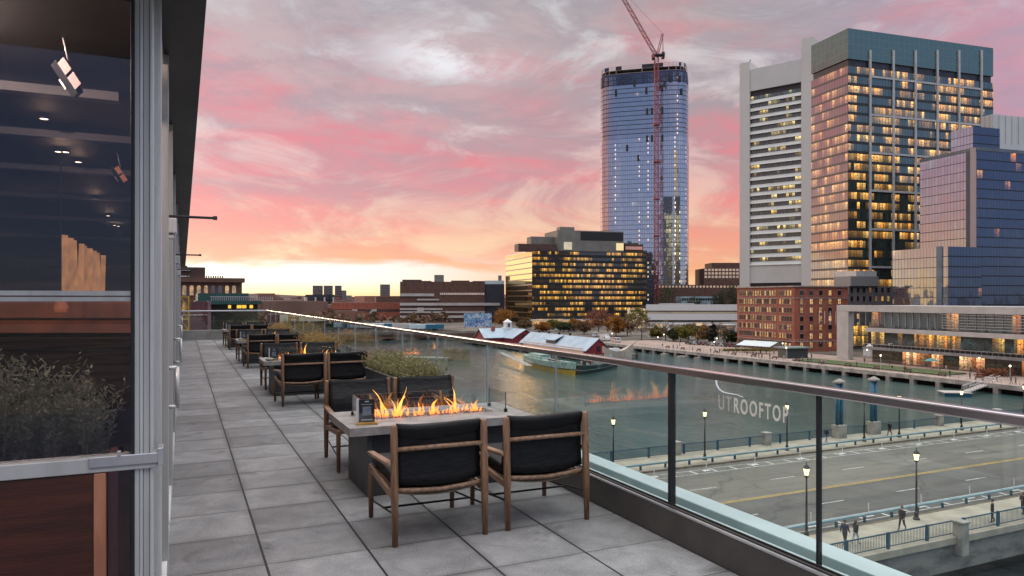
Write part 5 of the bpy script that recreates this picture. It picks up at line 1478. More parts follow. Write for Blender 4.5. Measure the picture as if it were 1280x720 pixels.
while xx < Wd - 6:
    w_ = q.uniform(2, 7); a = MB(); a.box(xx, -.06, ht(401.8), xx + w_, -.003, ht(400.6)); a.build('opening', M['black'] if q.random() < .7 else trim0, root); xx += w_ + q.uniform(.6, 3)
for (f0, f1, pyt, pw_) in ((.10, .17, 405, .5), (.52, .60, 404, .75), (.64, .74, 405, .6), (.30, .36, 406, .4), (.82, .88, 405, .35)):
    a = MB(); a.box(Wd * f0, -.08, .2, Wd * f1, -.004, ht(pyt)); a.build('lit_entrance', em('lit entrance %d' % int(f0 * 100), (1, .62, .2, 1), pw_, .7, .3), root)
a = MB(); a.box(-12, 0, 0, -1, 8, ht(386)); a.build('lit_annex', em('cream lit annex', (1, .72, .38, 1), .55, .4, .2), root)
def far_block(name, label, px0, px1, pyt, dep, rot, mt, depthm=30, wins=None, wmat=None, roof=None, group=None, cat='building', extra=None):
    root, C, e1, e2 = block(name, label, cat, px0, dep, rot, QUAY, group)
    Wd = abs(reach(C, e1, px1)); h_ = zpx(pyt, dep, QUAY)
    a = MB(); a.prism(rect(0, 0, Wd, depthm), 0, h_, 0, 1); a.build('wall', [mt, roof or M['roofgrey']], root)
    if wins:
        nx, nz, z0f, ww, hh = wins
        for k in range(nz):
            a = MB(); zc = h_ * (z0f + (1 - z0f) * (k + .25) / nz)
            for j in range(nx):
                xx = (j + .5) * Wd / nx
                a.face([(xx - ww / 2, -.06, zc), (xx + ww / 2, -.06, zc), (xx + ww / 2, -.06, zc + hh), (xx - ww / 2, -.06, zc + hh)])
            a.build('window_row', wmat, root)
    return root, Wd, h_, C, e1, e2
Mrow = em('dim lit row', (1, .6, .3, 1), .30, .98, .12)
Mrowd = pm('dark glazing', (.02, .022, .026, 1), (.035, .037, .042, 1), .3, .2)
far_block('brown_office', 'brown office building with a lit row beyond the parking garage', 880, 924, 335.5, 640, -24, M['brick2'], 30, (10, 3, .8, 2.2, 2.0), Mrow)
far_block('brown_office', 'small upper brown block stepping up beside the white tower', 890, 926, 328.5, 660, -24, M['brick2'], 24)
far_block('rail_terminal', 'long low brown terminal roof line behind the dark trees', 822, 925, 356, 620, -24, M['brick2'], 20, (24, 1, .9, 1.6, 1.6), Mrow)
far_block('low_shed', 'pale blue low shed between dark trees above the parking garage', 852, 899, 370.5, 560, -24, pm('pale blue panel', (.33, .45, .50, 1), None, .2, .6), 20, (16, 1, .8, 1.5, 1.8), Mrowd)

Mq = facade('quay hall glass', (.03, .028, .024, 1), .12, pw=1.6, ph=3.2, lit=.5, amber=(1, .46, .08, 1), pale_=(1, .70, .3, 1), power=.9, mull=(.22, .21, .19, 1), mw=.3, mh=.28, rooms=2, lo=.3, hi=.55)
def quay_hall(label, px0, px1, pyb, pyt, wallm, front):
    dep_ = 19.8 * FPX / (pyb - HZ)
    root, C, e1, e2 = block('quay_building', label, 'building', px0, dep_, -26)
    w_ = reach(C, e1, px1); h_ = zpx(pyt, dep_, QUAY)
    a = MB(); a.prism(rect(0, 0, w_, 9), 0, h_, 0, 1); a.build('wall', [wallm, M['roofgrey']], root)
    a = MB(); a.box(-.3, -.4, h_, w_ + .3, 9.2, h_ + .35); a.build('roof_edge', M['fin'], root)
    a = MB(); a.ring([(w_ * .06, -.08), (w_ * .94, -.08)], .3, h_ - .6, 0, 0, False); a.build('shopfront', front, root)
quay_hall('small lit quay building with amber front between the bare trees', 868, 887, 424, 408, M['stone'], facade('amber hall', (.03, .02, .01, 1), .06, pw=1.3, ph=4.5, lit=.95, amber=(1, .42, .06, 1), pale_=(1, .62, .16, 1), power=.9, mull=(.2, .16, .1, 1), mw=.12, lo=.1, hi=.4))
quay_hall('low cream quay building behind the leftmost bare tree', 812, 834, 422, 410.5, M['stripe'], Mq)
quay_hall('pale flat roofed quay building behind the middle trees', 836, 866, 419, 406, M['white'], Mq)
quay_hall('grey quay building tucked beside the brick building', 890, 920, 421, 407, M['stone'], Mq)
# ---------------------------------------------------------------- mail depot and blocks along the channel to the left
root, Wd, h_, C, e1, e2 = far_block('mail_depot', 'big brown depot with white stripes and a dark blue end box', 500, 606, 352, 600, -20, M['brick2'], 40)
for (py0, py1, f0, f1) in ((370.3, 366.8, 0, .40), (375.5, 373.6, .2, .46), (382, 378.6, 0, 1.18), (387.5, 385.4, .0, .5), (391.3, 389.2, 0, 1.0), (397.5, 394.5, 0, 1.0)):
    a = MB(); a.box(Wd * f0, -.9, zpx(py0, 600, QUAY), Wd * f1, -.08, zpx(py1, 600, QUAY)); a.build('stripe', M['stripe'], root)
a = MB(); a.box(Wd * .20, -1.0, zpx(391, 600, QUAY), Wd * .28, -.95, zpx(384.6, 600, QUAY)); a.build('stair_tower', M['stripe'], root)
a = MB()
for k in range(24): a.box(Wd * (.47 + k * .022), -.3, zpx(368.5, 600, QUAY), Wd * (.475 + k * .022) + .8, -.09, zpx(366, 600, QUAY))
a.build('window_row', em('pale row', (1, .7, .5, 1), .28, .8, .2), root)
a = MB(); a.box(Wd * 1.003, 2, 0, Wd * 1.235, 38, zpx(355, 605, QUAY)); a.build('end_box', pm('navy box', (.028, .030, .042, 1), (.022, .024, .034, 1), .1, .5), root)
a = MB(); a.box(Wd * 1.003, 4, zpx(355, 605, QUAY), Wd * 1.235, 34, zpx(350.5, 605, QUAY)); a.build('roof_plant', M['ledge'], root)
for (f0, f1, py) in ((.02, .24, 349.5), (.24, .36, 351), (.40, .51, 343.5), (.60, .82, 352 - 1.5), (.86, 1.0, 351)):
    a = MB(); a.box(Wd * f0, 6, h_, Wd * f1, 26, zpx(py, 606, QUAY)); a.build('roof_plant', M['rustbox'] if f0 != .4 else M['plant'], root)
a = MB(); a.box(Wd * 1.17, 10, zpx(351, 610, QUAY), Wd * 1.21, 14, zpx(344, 610, QUAY)); a.build('roof_vent', M['plant'], root)
root, Wd, h_, C, e1, e2 = far_block('brick_shed', 'long low reddish brick warehouse beside the striped depot', 414, 500.5, 378, 640, -12, M['brick'], 30, (40, 1, .30, 1.2, 2.4), Mrowd)
for f in (.24, .52):
    a = MB(); a.idx([(Wd * f, -2, h_ * .3), (Wd * f + 4, -2, h_ * .62), (Wd * f + 8, -2, h_ * .62), (Wd * f + 8, -2, h_ * .5), (Wd * f + 4.5, -2, h_ * .5), (Wd * f + 1.5, -2, h_ * .26)], [(0, 1, 2, 3, 4, 5)])
    a.idx([(Wd * f, -.1, h_ * .3), (Wd * f, -2, h_ * .3), (Wd * f + 4, -2, h_ * .62), (Wd * f + 4, -.1, h_ * .62)], [(0, 1, 2, 3)]); a.build('conveyor', M['stripe'], root)
far_block('brick_shed', 'upper brown storey rising behind the brick warehouse', 470, 502, 371, 660, -12, M['brick2'], 30)
root, Wd, h_, C, e1, e2 = far_block('grid_office', 'grey blue office block with white columns beyond the far end of the channel', 382, 418, 371.5, 700, -6, pm('grey blue cladding', (.12, .14, .17, 1), None, .2, .5), 30, (6, 2, .55, 5.0, 6.0), Mrowd)
for k in range(4):
    a = MB(); a.box(Wd * k / 3.2, -.9, 0, Wd * k / 3.2 + 1.5, -.08, h_); a.build('column', M['stripe'], root)
for i, (p0, p1, pt, lb) in enumerate(((391, 403.5, 357, 'leftmost of three tan apartment slabs on the horizon'), (405, 416, 357, 'middle one of three tan apartment slabs on the horizon'), (419, 427, 357, 'right one of three tan apartment slabs on the horizon'),
                                     (476, 487.5, 355.5, 'lone tan apartment slab on the horizon left of the striped depot'))):
    far_block('apartment_slab', lb, p0, p1, pt, 1300, -8, M['greystone'], 14, (6, 7, .3, 1.4, 1.7), Mrowd, group='apartment slabs on the horizon')
far_block('apartment_slab', 'low tan wing at the foot of the right apartment slab on the horizon', 427, 433, 363, 1300, -8, M['greystone'], 14)

# distant low roofs
q = random.Random(21); a = MB()
for i in range(760):
    px = q.uniform(232, 640); dep_ = q.uniform(760, 2600)
    if i % 3 == 1: px = q.uniform(296, 420); dep_ = q.uniform(620, 1700)
    if i > 630: px = q.uniform(800, 1000); dep_ = q.uniform(800, 1800)
    x, y = at_depth(px, dep_)
    s_ = q.uniform(8, 34); s2 = q.uniform(8, 26); h_ = q.uniform(6, 17) + (q.random() ** 8) * 14
    a.box(x - s_, y - s2, QUAY, x + s_, y + s2, QUAY + h_, q.choice((0, 0, 1, 1, 2, 3)))
dm = [pm('far roof %d' % k, cc_, None, .02, .9) for k, cc_ in enumerate(((.26, .12, .085, 1), (.20, .115, .085, 1), (.25, .21, .19, 1), (.46, .40, .36, 1)))]
tag(a.build('distant_city', dm), 'low brick and stone roofs of the far city along the horizon', 'city', kind='stuff')
far_tree = leafmat('distant autumn trees', (.17, .09, .055, 1), (.12, .08, .05, 1), (.21, .12, .07, 1), .05)
q = random.Random(22); a = MB()
for i in range(900):
    px = q.uniform(232, 640) if i % 2 else q.uniform(300, 425); dep_ = 560 + 1500 * q.random() ** 1.6; x, y = at_depth(px, dep_)
    r_ = q.uniform(2.5, 5)
    for k in range(14):
        p = Vector((x + q.gauss(0, r_ * .5), y + q.gauss(0, r_ * .5), QUAY + r_ * .9 + q.gauss(0, r_ * .4)))
        d_ = Vector((q.uniform(-1, 1), q.uniform(-1, 1), q.uniform(-1, 1))).normalized() * r_ * .5; e_ = d_.cross(Vector((q.uniform(-1, 1), q.uniform(-1, 1), q.uniform(-1, 1)))).normalized() * r_ * .45
        a.face([p - d_, p - e_, p + d_, p + e_])
tag(a.build('distant_trees', far_tree), 'reddish brown far treetops between the distant roofs', 'trees', kind='stuff')

# ---------------------------------------------------------------- buildings past the end of the terrace
root, C, e1, e2 = block('old_brick_building', 'old brown brick building with arched lit windows beyond the end of the terrace', 'building', 222, 100, 0, ROAD)
Wd = reach(C, e1, 302.5); zt = zpx(347, 100, ROAD)
a = MB(); a.prism(rect(-4, 0, Wd, 24), 0, zt - .6, 0, 1); a.build('wall', [M['brick2'], M['roofgrey']], root)
a = MB(); a.box(-4, -.5, zt - .6, Wd + .35, 24, zt); a.build('cornice', M['brick2'], root)
for k in range(16):
    a = MB(); a.box(1.2 + k * .3, -.3, zt, 1.35 + k * .3, -.15, zt + .3); tag(a.build('crenel', M['brick2'], root), None) if k % 3 else a.build('crenel', M['brick2'], root)
Mar = lit_window('arched window', share=.6, power=.5)
wf_ = None
for r_, z in ((0, zt - 2.4), (1, zt - 4.7)):
    for j in range(8):
        if wf_ is None:
            b = MB(); n_ = 8; pts = [(0, 0), (.5, 0), (.5, 1.1)] + [(.25 + .25 * math.cos(math.pi * i / n_), 1.1 + .25 * math.sin(math.pi * i / n_)) for i in range(1, n_)] + [(0, 1.1)]
            b.face([(p[0], -.04, p[1]) for p in pts]); b.box(-.08, -.12, -.12, .58, 0, -.02, 1)
            wf_ = b.build('window', [Mar, trim], root); o = wf_
        else:
            o = wf_.copy(); COL.objects.link(o); o.parent = root
        o.location = (.6 + j * (Wd - 1) / 8, 0, z)
root2, C2, _, _ = block('stair_tower', 'darker brick stair tower stepping up at the left of the old brick building', 'building', 214, 108, 0, ROAD)
a = MB(); w2 = reach(C2, (1, 0), 256.5); a.box(-3, 0, 0, w2, 12, zpx(333.5, 108, ROAD)); a.build('wall', pm('soot brick', (.075, .042, .033, 1), None, .3, .85), root2)
for k in range(5):
    a = MB(); a.box(-2, -.35, zpx(338 + k * 8, 108, ROAD), w2 * .55, -.02, zpx(336.5 + k * 8, 108, ROAD)); a.build('ledge', M['fin'], root2)
a = MB()
for k in range(4): a.box(.4 + k * .5, 1, zpx(333.5, 108, ROAD), .7 + k * .5, 1.4, zpx(331.5, 108, ROAD))
a.build('roof_vent', M['black'], root2)
root, C, e1, e2 = block('pub_building', 'dark building with green copper roof edge and yellow lit windows past the terrace end', 'building', 262, 66, 0, ROAD)
Wd = reach(C, e1, 322); zt = zpx(376, 66, ROAD)
a = MB(); a.box(-.5, 0, 0, Wd, 12, zt); a.build('wall', pm('dark green brown wall', (.05, .05, .032, 1), (.03, .032, .022, 1), .6, .8), root)
M['copper'] = pm('green copper', (.02, .075, .062, 1), (.012, .045, .04, 1), .8, .55)
a = MB(); a.box(-1.0, -.6, zt, Wd * .80, 12, zpx(366.5, 66, ROAD)); a.build('copper_roof', M['copper'], root)
a = MB(); a.box(-1.2, -.9, zt - .32, Wd + .3, 12, zt - .003); a.build('roof_edge', M['copper'], root)
a = MB()
for k in range(34): a.box(.1 + k * .16, -.85, zt, .14 + k * .16, -.8, zt + .38)
a.box(0, -.86, zt + .36, Wd, -.79, zt + .40); a.build('roof_rail', M['fin'], root)
My = em('yellow window', (1, .62, .05, 1), 1.0, .35, 1.2)
for f0, f1 in ((.38, .44), (.56, .66), (.67, .76), (.83, .90)):
    a = MB(); a.box(Wd * f0, -.05, zpx(385.5, 66, ROAD), Wd * f1, .02, zpx(381.5, 66, ROAD)); a.build('window', My, root)
root, C, e1, e2 = block('red_billboard', 'dark red hoarding with a pale strip beside the yellow scaffold', 'hoarding', 238, 44, 0, ROAD)
Wd = reach(C, e1, 262)
a = MB(); a.box(0, 0, 0, Wd, .5, zpx(377, 44, ROAD)); a.build('panel', pm('dull red board', (.11, .035, .042, 1), (.075, .028, .032, 1), 1, .7), root)
a = MB(); a.box(-.5, -.05, zpx(394.5, 44, ROAD), Wd * .92, -.01, zpx(393, 44, ROAD)); a.build('pale_strip', pm('pale strip paint', (.5, .42, .40, 1), (.2, .09, .09, 1), 9, .6), root)
a = MB(); a.box(Wd - .12, -.1, 0, Wd + .08, .6, zpx(376, 44, ROAD)); a.build('edge_post', pm('mauve post', (.22, .12, .14, 1), None, 2, .6), root)
x, y = at_depth(230.5, 40)
root = empty('yellow_scaffold', (x, y, ROAD)); tag(root, 'yellow steel scaffold tower just past the far end of the terrace', 'scaffold')
M['yel'] = pm('yellow steel', (.50, .30, .02, 1), (.36, .22, .02, 1), 2, .5)
zt = zpx(370, 40, ROAD)
for sx in (-.22, .22):
    for sy in (0, .8):
        a = MB(); a.bar((sx, sy, 0), (sx, sy, zt), .07, .07); a.build('upright', M['yel'], root)
for k in range(9):
    z = zt - .05 - k * .62 * 1
    a = MB(); a.bar((-.22, 0, z), (.22, 0, z), .06, .06); a.bar((-.22, .8, z), (.22, .8, z), .06, .06); a.bar((-.22, 0, z), (.22, 0, z - .6), .035, .035); a.build('rung', M['yel'], root)
# bushes / trees by the pub at the terrace end are further below with the trees

# ---------------------------------------------------------------- red boat sheds on their pier
dep = 265
M['shedred'] = pm('barn red boards', (.24, .022, .030, 1), (.17, .016, .022, 1), .5, .75, stretch=(6, 6, .4))
M['shedroof'] = pm('pale blue metal roof', (.37, .46, .53, 1), (.28, .37, .44, 1), .25, .5, .15, stretch=(1, 1, 1))
PIER = -19.0
def gable(mb, x0, x1, y0, y1, ze, zr, axis):
    if axis == 'y':
        xm = (x0 + x1) / 2
        mb.idx([(x0, y0, 0), (x1, y0, 0), (x1, y0, ze), (xm, y0, zr), (x0, y0, ze), (x0, y1, 0), (x1, y1, 0), (x1, y1, ze), (xm, y1, zr), (x0, y1, ze)],
               [(0, 1, 2, 3, 4), (5, 6, 7, 8, 9), (0, 4, 9, 5), (1, 2, 7, 6)])
    else:
        ym = (y0 + y1) / 2
        mb.idx([(x0, y0, 0), (x0, y1, 0), (x0, y1, ze), (x0, ym, zr), (x0, y0, ze), (x1, y0, 0), (x1, y1, 0), (x1, y1, ze), (x1, ym, zr), (x1, y0, ze)],
               [(0, 1, 2, 3, 4), (5, 6, 7, 8, 9), (0, 4, 9, 5), (1, 2, 7, 6)])
def slopes(mb, x0, x1, y0, y1, ze, zr, axis, ov=.5, th=.22):
    if axis == 'y':
        xm = (x0 + x1) / 2; k = (zr - ze) / (xm - x0)
        for s, xe in ((-1, x0 - ov), (1, x1 + ov)):
            zo = ze - k * ov
            v = [(xe, y0 - ov, zo), (xm, y0 - ov, zr), (xm, y1 + ov, zr), (xe, y1 + ov, zo)]
            mb.idx(v + [(p[0], p[1], p[2] + th) for p in v], [(0, 1, 2, 3), (4, 5, 6, 7), (0, 1, 5, 4), (1, 2, 6, 5), (2, 3, 7, 6), (3, 0, 4, 7)])
    else:
        ym = (y0 + y1) / 2; k = (zr - ze) / (ym - y0)
        for s, ye in ((-1, y0 - ov), (1, y1 + ov)):
            zo = ze - k * ov
            v = [(x0 - ov, ye, zo), (x0 - ov, ym, zr), (x1 + ov, ym, zr), (x1 + ov, ye, zo)]
            mb.idx(v + [(p[0], p[1], p[2] + th) for p in v], [(0, 1, 2, 3), (4, 5, 6, 7), (0, 1, 5, 4), (1, 2, 6, 5), (2, 3, 7, 6), (3, 0, 4, 7)])
bx, by = at_depth(748, dep)
zr = zpx(423.5, dep, PIER); ze = zpx(437.5, dep, PIER)
Lr = reach((bx, by), (0, 1), 664)
root = empty('boat_shed', (bx, by, PIER)); tag(root, 'red waterfront shed with pale blue metal roof, nearer one with a dark dormer', 'shed')
a = MB(); gable(a, -5.2, 5.2, 0, Lr, ze, zr, 'y'); a.build('wall', M['shedred'], root)
a = MB(); slopes(a, -5.2, 5.2, 0, Lr, ze, zr, 'y'); rf = a.build('roof', M['shedroof'], root)
a = MB(); a.box(-.7, -.12, ze - .5, .7, -.01, ze + 1.4); a.build('loft_door', M['black'], root)
yd = reach((bx, by), (0, 1), 700)
a = MB(); a.box(-4.3, yd - 4, ze + .2, -1.6, yd + 4, ze + 2.3); a.build('dormer', M['darkmetal'], rf)
a = MB(); a.idx([(-4.9, yd - 4.5, ze + 2.15), (-4.9, yd + 4.5, ze + 2.15), (-.6, yd + 4.5, zr + .05), (-.6, yd - 4.5, zr + .05), (-4.9, yd - 4.5, ze + 2.4), (-4.9, yd + 4.5, ze + 2.4), (-.6, yd + 4.5, zr + .25), (-.6, yd - 4.5, zr + .25)], [(0, 1, 2, 3), (4, 5, 6, 7), (0, 1, 5, 4), (1, 2, 6, 5), (2, 3, 7, 6), (3, 0, 4, 7)]); a.build('dormer_roof', M['shedroof'], rf)
for k in range(4):
    a = MB(); a.lathe([(.5, -.6), (.5, .9), (.7, 1.0), (.2, 1.3)], 8, 0, (.4, 22 + k * 9, zr)); a.build('roof_vent', M['darkmetal'], rf)
a = MB(); a.box(-5.27, 2, .4, -5.21, Lr - 3, 2.2); a.build('window_row', em('shed lights', (1, .5, .25, 1), .25, .95, .4), root)
c1x, c1y = at_depth(657, 335)
zr1 = zpx(412, 335, PIER); ze1 = zpx(422.5, 335, PIER)
root = empty('boat_shed', (c1x, c1y, PIER)); tag(root, 'L shaped red waterfront shed with white roof cupola, farther one', 'shed')
lx = reach((c1x, c1y + 18), (1, 0), 599.5)
a = MB(); gable(a, -6.5, 6.5, 0, 26, ze1, zr1, 'y'); gable(a, lx, 0, 11.6, 24.4, ze1 - .1, zr1 - .1, 'x'); a.build('wall', M['shedred'], root)
a = MB(); slopes(a, -6.5, 6.5, 0, 26, ze1, zr1, 'y'); slopes(a, lx, 0, 11.6, 24.4, ze1 - .1, zr1 - .1, 'x'); rf = a.build('roof', M['shedroof'], root)
a = MB(); a.box(-2, -.12, ze1 - .3, 2, -.01, ze1 + 1.6); a.build('loft_door', pm('dark loft', (.06, .01, .012, 1), None, 1, .7), root)
cxp = reach((c1x, c1y + 18), (1, 0), 634.5)
a = MB(); a.box(cxp - 1.5, 16.5, zr1 - .8, cxp + 1.5, 19.5, zr1 + 2.9); a.idx([(cxp - 1.8, 16.2, zr1 + 2.9), (cxp + 1.8, 16.2, zr1 + 2.9), (cxp + 1.8, 19.8, zr1 + 2.9), (cxp - 1.8, 19.8, zr1 + 2.9), (cxp, 18, zr1 + 4.6)], [(0, 1, 4), (1, 2, 4), (2, 3, 4), (3, 0, 4)]); cu_ = a.build('cupola', M['white'], rf)
a = MB(); a.box(cxp - .6, 16.38, zr1 + .6, cxp - .1, 16.49, zr1 + 2.3); a.box(cxp + .1, 16.38, zr1 + .6, cxp + .6, 16.49, zr1 + 2.3); a.build('louvre', M['darkmetal'], cu_)
chx = reach((c1x, c1y + 18), (1, 0), 614.5)
a = MB(); a.box(chx - .8, 15.5, zr1 - .8, chx + .8, 17, zr1 + 1.1); a.build('chimney', M['brick'], rf)
root = empty('timber_pier', (0, 0, PIER)); tag(root, 'dark timber pier on piles under the red sheds', 'pier')
a = MB(); a.box(bx - 12, by - 6, -.5, bx + 14, c1y + 34, 0); a.box(c1x + lx - 4, c1y + 4, -.495, bx - 12.01, c1y + 33, -.005); a.build('deck', pm('pier timber', (.13, .10, .08, 1), (.07, .055, .045, 1), .5, .85), root)
a = MB()
for k in range(18):
    a.tube([(bx - 11.5, by - 5 + k * 6, -3), (bx - 11.5, by - 5 + k * 6, 1.0)], .3, 6)
for k in range(6): a.tube([(bx - 11 + k * 4.8, by - 5.6, -3), (bx - 11 + k * 4.8, by - 5.6, 1.0)], .3, 6)
a.build('pile', M['pile'], root)

# road bridge beyond the sheds
root = empty('low_bridge', (0, 0, 0)); tag(root, 'low dark road bridge crossing the channel beyond the red sheds', 'bridge')
a = MB(); a.box(44, 366, -19.4, 150, 384, -17.2); a.build('deck', M['brick2'], root)
a = MB(); a.box(44, 366, -17.2, 150, 366.4, -16.1); a.build('parapet', pm('bridge parapet', (.26, .22, .18, 1), None, .3, .8), root)
for k in range(5):
    a = MB(); a.box(58 + k * 20, 367, -24, 61 + k * 20, 383, -19.4); a.build('pier', M['fascia'], root)
# floating walkway with palisade
xa, ya = at_z(470, 446, WATER + .6); xb, yb = at_z(562, 448, WATER + .6)
root = empty('floating_walkway', (0, 0, 0)); tag(root, 'low pale floating walkway on the water behind the planter shrub', 'walkway')
a = MB(); a.bar((xa, ya, WATER + .45), (xb, yb, WATER + .45), 5.0, .9); a.build('float', M['concrete'], root)
a = MB(); a.bar((xa, ya - 2.6, WATER + .12), (xb, yb - 2.6, WATER + .12), .4, .5); a.build('fender', M['pile'], root)
xc, yc = at_z(555, 448, WATER + .5); xd, yd = at_z(586, 449, WATER + .5)
root = empty('palisade', (0, 0, 0)); tag(root, 'pale timber palisade standing in the water left of the sheds', 'palisade')
a = MB()
for k in range(13):
    t_ = k / 12; x, y = xc + (xd - xc) * t_, yc + (yd - yc) * t_
    a.tube([(x, y, WATER - 1), (x, y, WATER + 4.2 + .3 * math.sin(k * 2.1))], .32, 7)
a.build('stake', pm('pale timber', (.36, .29, .18, 1), (.24, .19, .12, 1), 1, .8), root)
a = MB(); a.bar((xc, yc - .4, WATER + 3.2), (xd, yd - .4, WATER + 3.2), .25, .4); a.build('waler', M['canvas'], root)

# boats
def hull(mb, L, Wd, H, mi=0, sheer=.8, n=14, z0=0.0, z1=1.0, sten=.75):
    """a band of a boat's hull between fractions z0..z1 of its side; bow at +x"""
    rows = []
    for s_ in (-1, 1):
        row = []
        for i in range(n + 1):
            t_ = i / n
            w_ = Wd / 2 * (1 - max(0, (t_ - .45) / .55) ** 2.2) * (sten + (1 - sten) * min(1, t_ / .25))
            zt_ = H + sheer * (abs(t_ - .45) / .55) ** 2
            for zf in (z0, z1):
                fl_ = .72 + .28 * zf
                row.append((L * (t_ - .5) + (zf * .6 if i == n else 0), s_ * w_ * fl_, zt_ * zf))
        rows.append(row)
    vs = rows[0] + rows[1]; N = len(rows[0]); fs = []
    for r_ in (0, N):
        for i in range(n): fs.append((r_ + 2 * i, r_ + 2 * i + 2, r_ + 2 * i + 3, r_ + 2 * i + 1))
    fs.append((0, 1, N + 1, N)); fs.append((2 * n, 2 * n + 1, N + 2 * n + 1, N + 2 * n))
    for i in range(n):
        fs.append((2 * i + 1, 2 * i + 3, N + 2 * i + 3, N + 2 * i + 1))
    mb.idx(vs, fs, mi)
def boat(label, pxa, pya, pxb, pyb, Wd, H, mats, cabin=None, name='boat'):
    p = at_z(pxa, pya, WATER); q_ = at_z(pxb, pyb, WATER)
    L = math.hypot(q_[0] - p[0], q_[1] - p[1]); an = math.atan2(q_[1] - p[1], q_[0] - p[0])
    root = empty(name, ((p[0] + q_[0]) / 2, (p[1] + q_[1]) / 2, WATER), an); tag(root, label, 'boat')
    a = MB(); hull(a, L, Wd, H, z0=-.15, z1=.42); a.build('hull', mats[0], root)
    a = MB(); hull(a, L * 1.002, Wd * 1.02, H, z0=.42, z1=1.0); a.build('bulwark', mats[1], root)
    a = MB(); hull(a, L * 1.006, Wd * 1.05, H, z0=.40, z1=.47); a.build('rubbing_strake', mats[2], root)
    return root, L
M['boatyellow'] = pm('yellow boat paint', (.50, .33, .02, 1), (.38, .26, .03, 1), .6, .5)
M['boatteal'] = pm('teal boat paint', (.16, .38, .34, 1), (.42, .50, .46, 1), .9, .5, lo=.4, hi=.55)
M['boatdark'] = pm('dark green boat paint', (.02, .05, .045, 1), (.04, .05, .045, 1), .6, .5)
root, L = boat('wooden ship with yellow lower hull and teal bulwarks moored beside the red sheds', 661, 456, 719, 469.5, 5.5, 3.0, (M['boatyellow'], M['boatteal'], M['black']), name='moored_ship')
a = MB(); a.box(-L * .38, -1.8, 2.4, -L * .1, 1.8, 4.2); a.box(-L * .36, -1.9, 4.2, -L * .09, 1.9, 4.4); a.build('deck_house', M['boatteal'], root)
a = MB(); a.box(L * .02, -1.2, 2.4, L * .14, 1.2, 3.6); a.box(L * .2, -.9, 2.4, L * .26, .9, 3.3); a.build('hatch', M['rustbox'], root)
a = MB(); a.tube([(L * .05, 0, 2.5), (L * .05, 0, 6.4)], .14, 8); a.tube([(L * .05, 0, 4.2), (L * .3, 0, 5.2)], .07, 6); a.build('mast_stump', pm('mauve mast', (.32, .26, .36, 1), None, 1, .5), root)
a = MB()
for k in range(10): a.box(-L * .45 + k * L * .09, -2.4, 2.7, -L * .45 + k * L * .09 + .12, -2.28, 3.9)
a.box(-L * .46, -2.42, 3.8, L * .4, -2.3, 3.92); a.build('rail', M['white'], root)
root, L = boat('dark green low vessel crowded with gear, astern of the yellow ship', 721, 468, 772, 457, 5.5, 2.1, (M['boatdark'], M['boatdark'], M['boatteal']), name='moored_ship')
q = random.Random(8)
for k in range(14):
    a = MB(); x = q.uniform(-L * .4, L * .35); y = q.uniform(-1.6, 1.6); s_ = q.uniform(.35, .8)
    a.box(x - s_, y - s_ * .7, 1.6, x + s_, y + s_ * .7, 1.6 + q.uniform(.8, 2.4)); a.build('deck_gear', [M['rustbox'], M['boatteal'], M['stripe'], M['shedred']][k % 4], root, bevel=.05)
a = MB()
for k in range(9): a.tube([(-L * .4 + k * L * .09, q.uniform(-1.5, 1.5), 1.6), (-L * .4 + k * L * .09, q.uniform(-1.5, 1.5), q.uniform(3.4, 5.2))], .08, 6)
a.build('davit', M['fin'], root)
xp, yp = at_z(772, 449, WATER)
root = empty('sailing_bow', (xp, yp, WATER), R(-10)); tag(root, 'pale rising bow of a wooden boat at the right end of the sheds', 'boat')
a = MB(); hull(a, 11, 3.6, 3.0, sheer=2.6, z0=-.1, z1=1.0); a.build('hull', pm('cream hull', (.50, .44, .36, 1), (.38, .32, .26, 1), .8, .6), root)
a = MB(); a.tube([(5.2, 0, 4.9), (7.6, 0, 6.4)], [.16, .08], 8); a.build('bowsprit', M['woodh'], root)
a = MB(); a.box(-3, -1, 2.4, .5, 1, 4.0); a.build('cabin', M['white'], root)
# gangway to the ship
p = at_z(626, 440, -17.6); q_ = at_z(662, 456, -18.6)
root = empty('gangway', (0, 0, 0)); tag(root, 'white railed gangway sloping down to the yellow ship', 'gangway')
a = MB(); a.bar((p[0], p[1], -17.9), (q_[0], q_[1], -18.9), 1.6, .2); a.build('ramp', M['stripe'], root)
a = MB()
for s_ in (-.8, .8):
    a.bar((p[0] + s_, p[1], -16.9), (q_[0] + s_, q_[1], -17.9), .08, .08)
    for k in range(16):
        t_ = k / 15; x, y = p[0] + (q_[0] - p[0]) * t_ + s_, p[1] + (q_[1] - p[1]) * t_; z = -17.9 - t_
        a.bar((x, y, z), (x, y, z + 1.0), .05, .05)
a.build('railing', M['white'], root)
# floating docks by the far walk
for i, (pa_, pb_, lb) in enumerate((((812, 439.5), (860, 440.5), 'long grey floating dock at the far quay, leftmost of the row'), ((828, 442.5), (872, 441), 'second grey floating dock from the left'),
                                   ((848, 445.5), (892, 443.5), 'third grey floating dock from the left'), ((870, 447), (900, 446), 'short grey floating dock nearest the harbour walk piles'))):
    p = at_z(*pa_, WATER + .5); q_ = at_z(*pb_, WATER + .5)
    root = empty('floating_dock', (0, 0, 0)); tag(root, lb, 'dock', 'floating docks at the far quay')
    a = MB(); a.bar((p[0], p[1], WATER + .25), (q_[0], q_[1], WATER + .25), 2.6, .7); a.build('float', M['concrete'], root)
    a = MB(); a.tube([(q_[0], q_[1] - 1, WATER - 1), (q_[0], q_[1] - 1, WATER + 3)], .2, 8); a.build('pile', M['fin'], root)
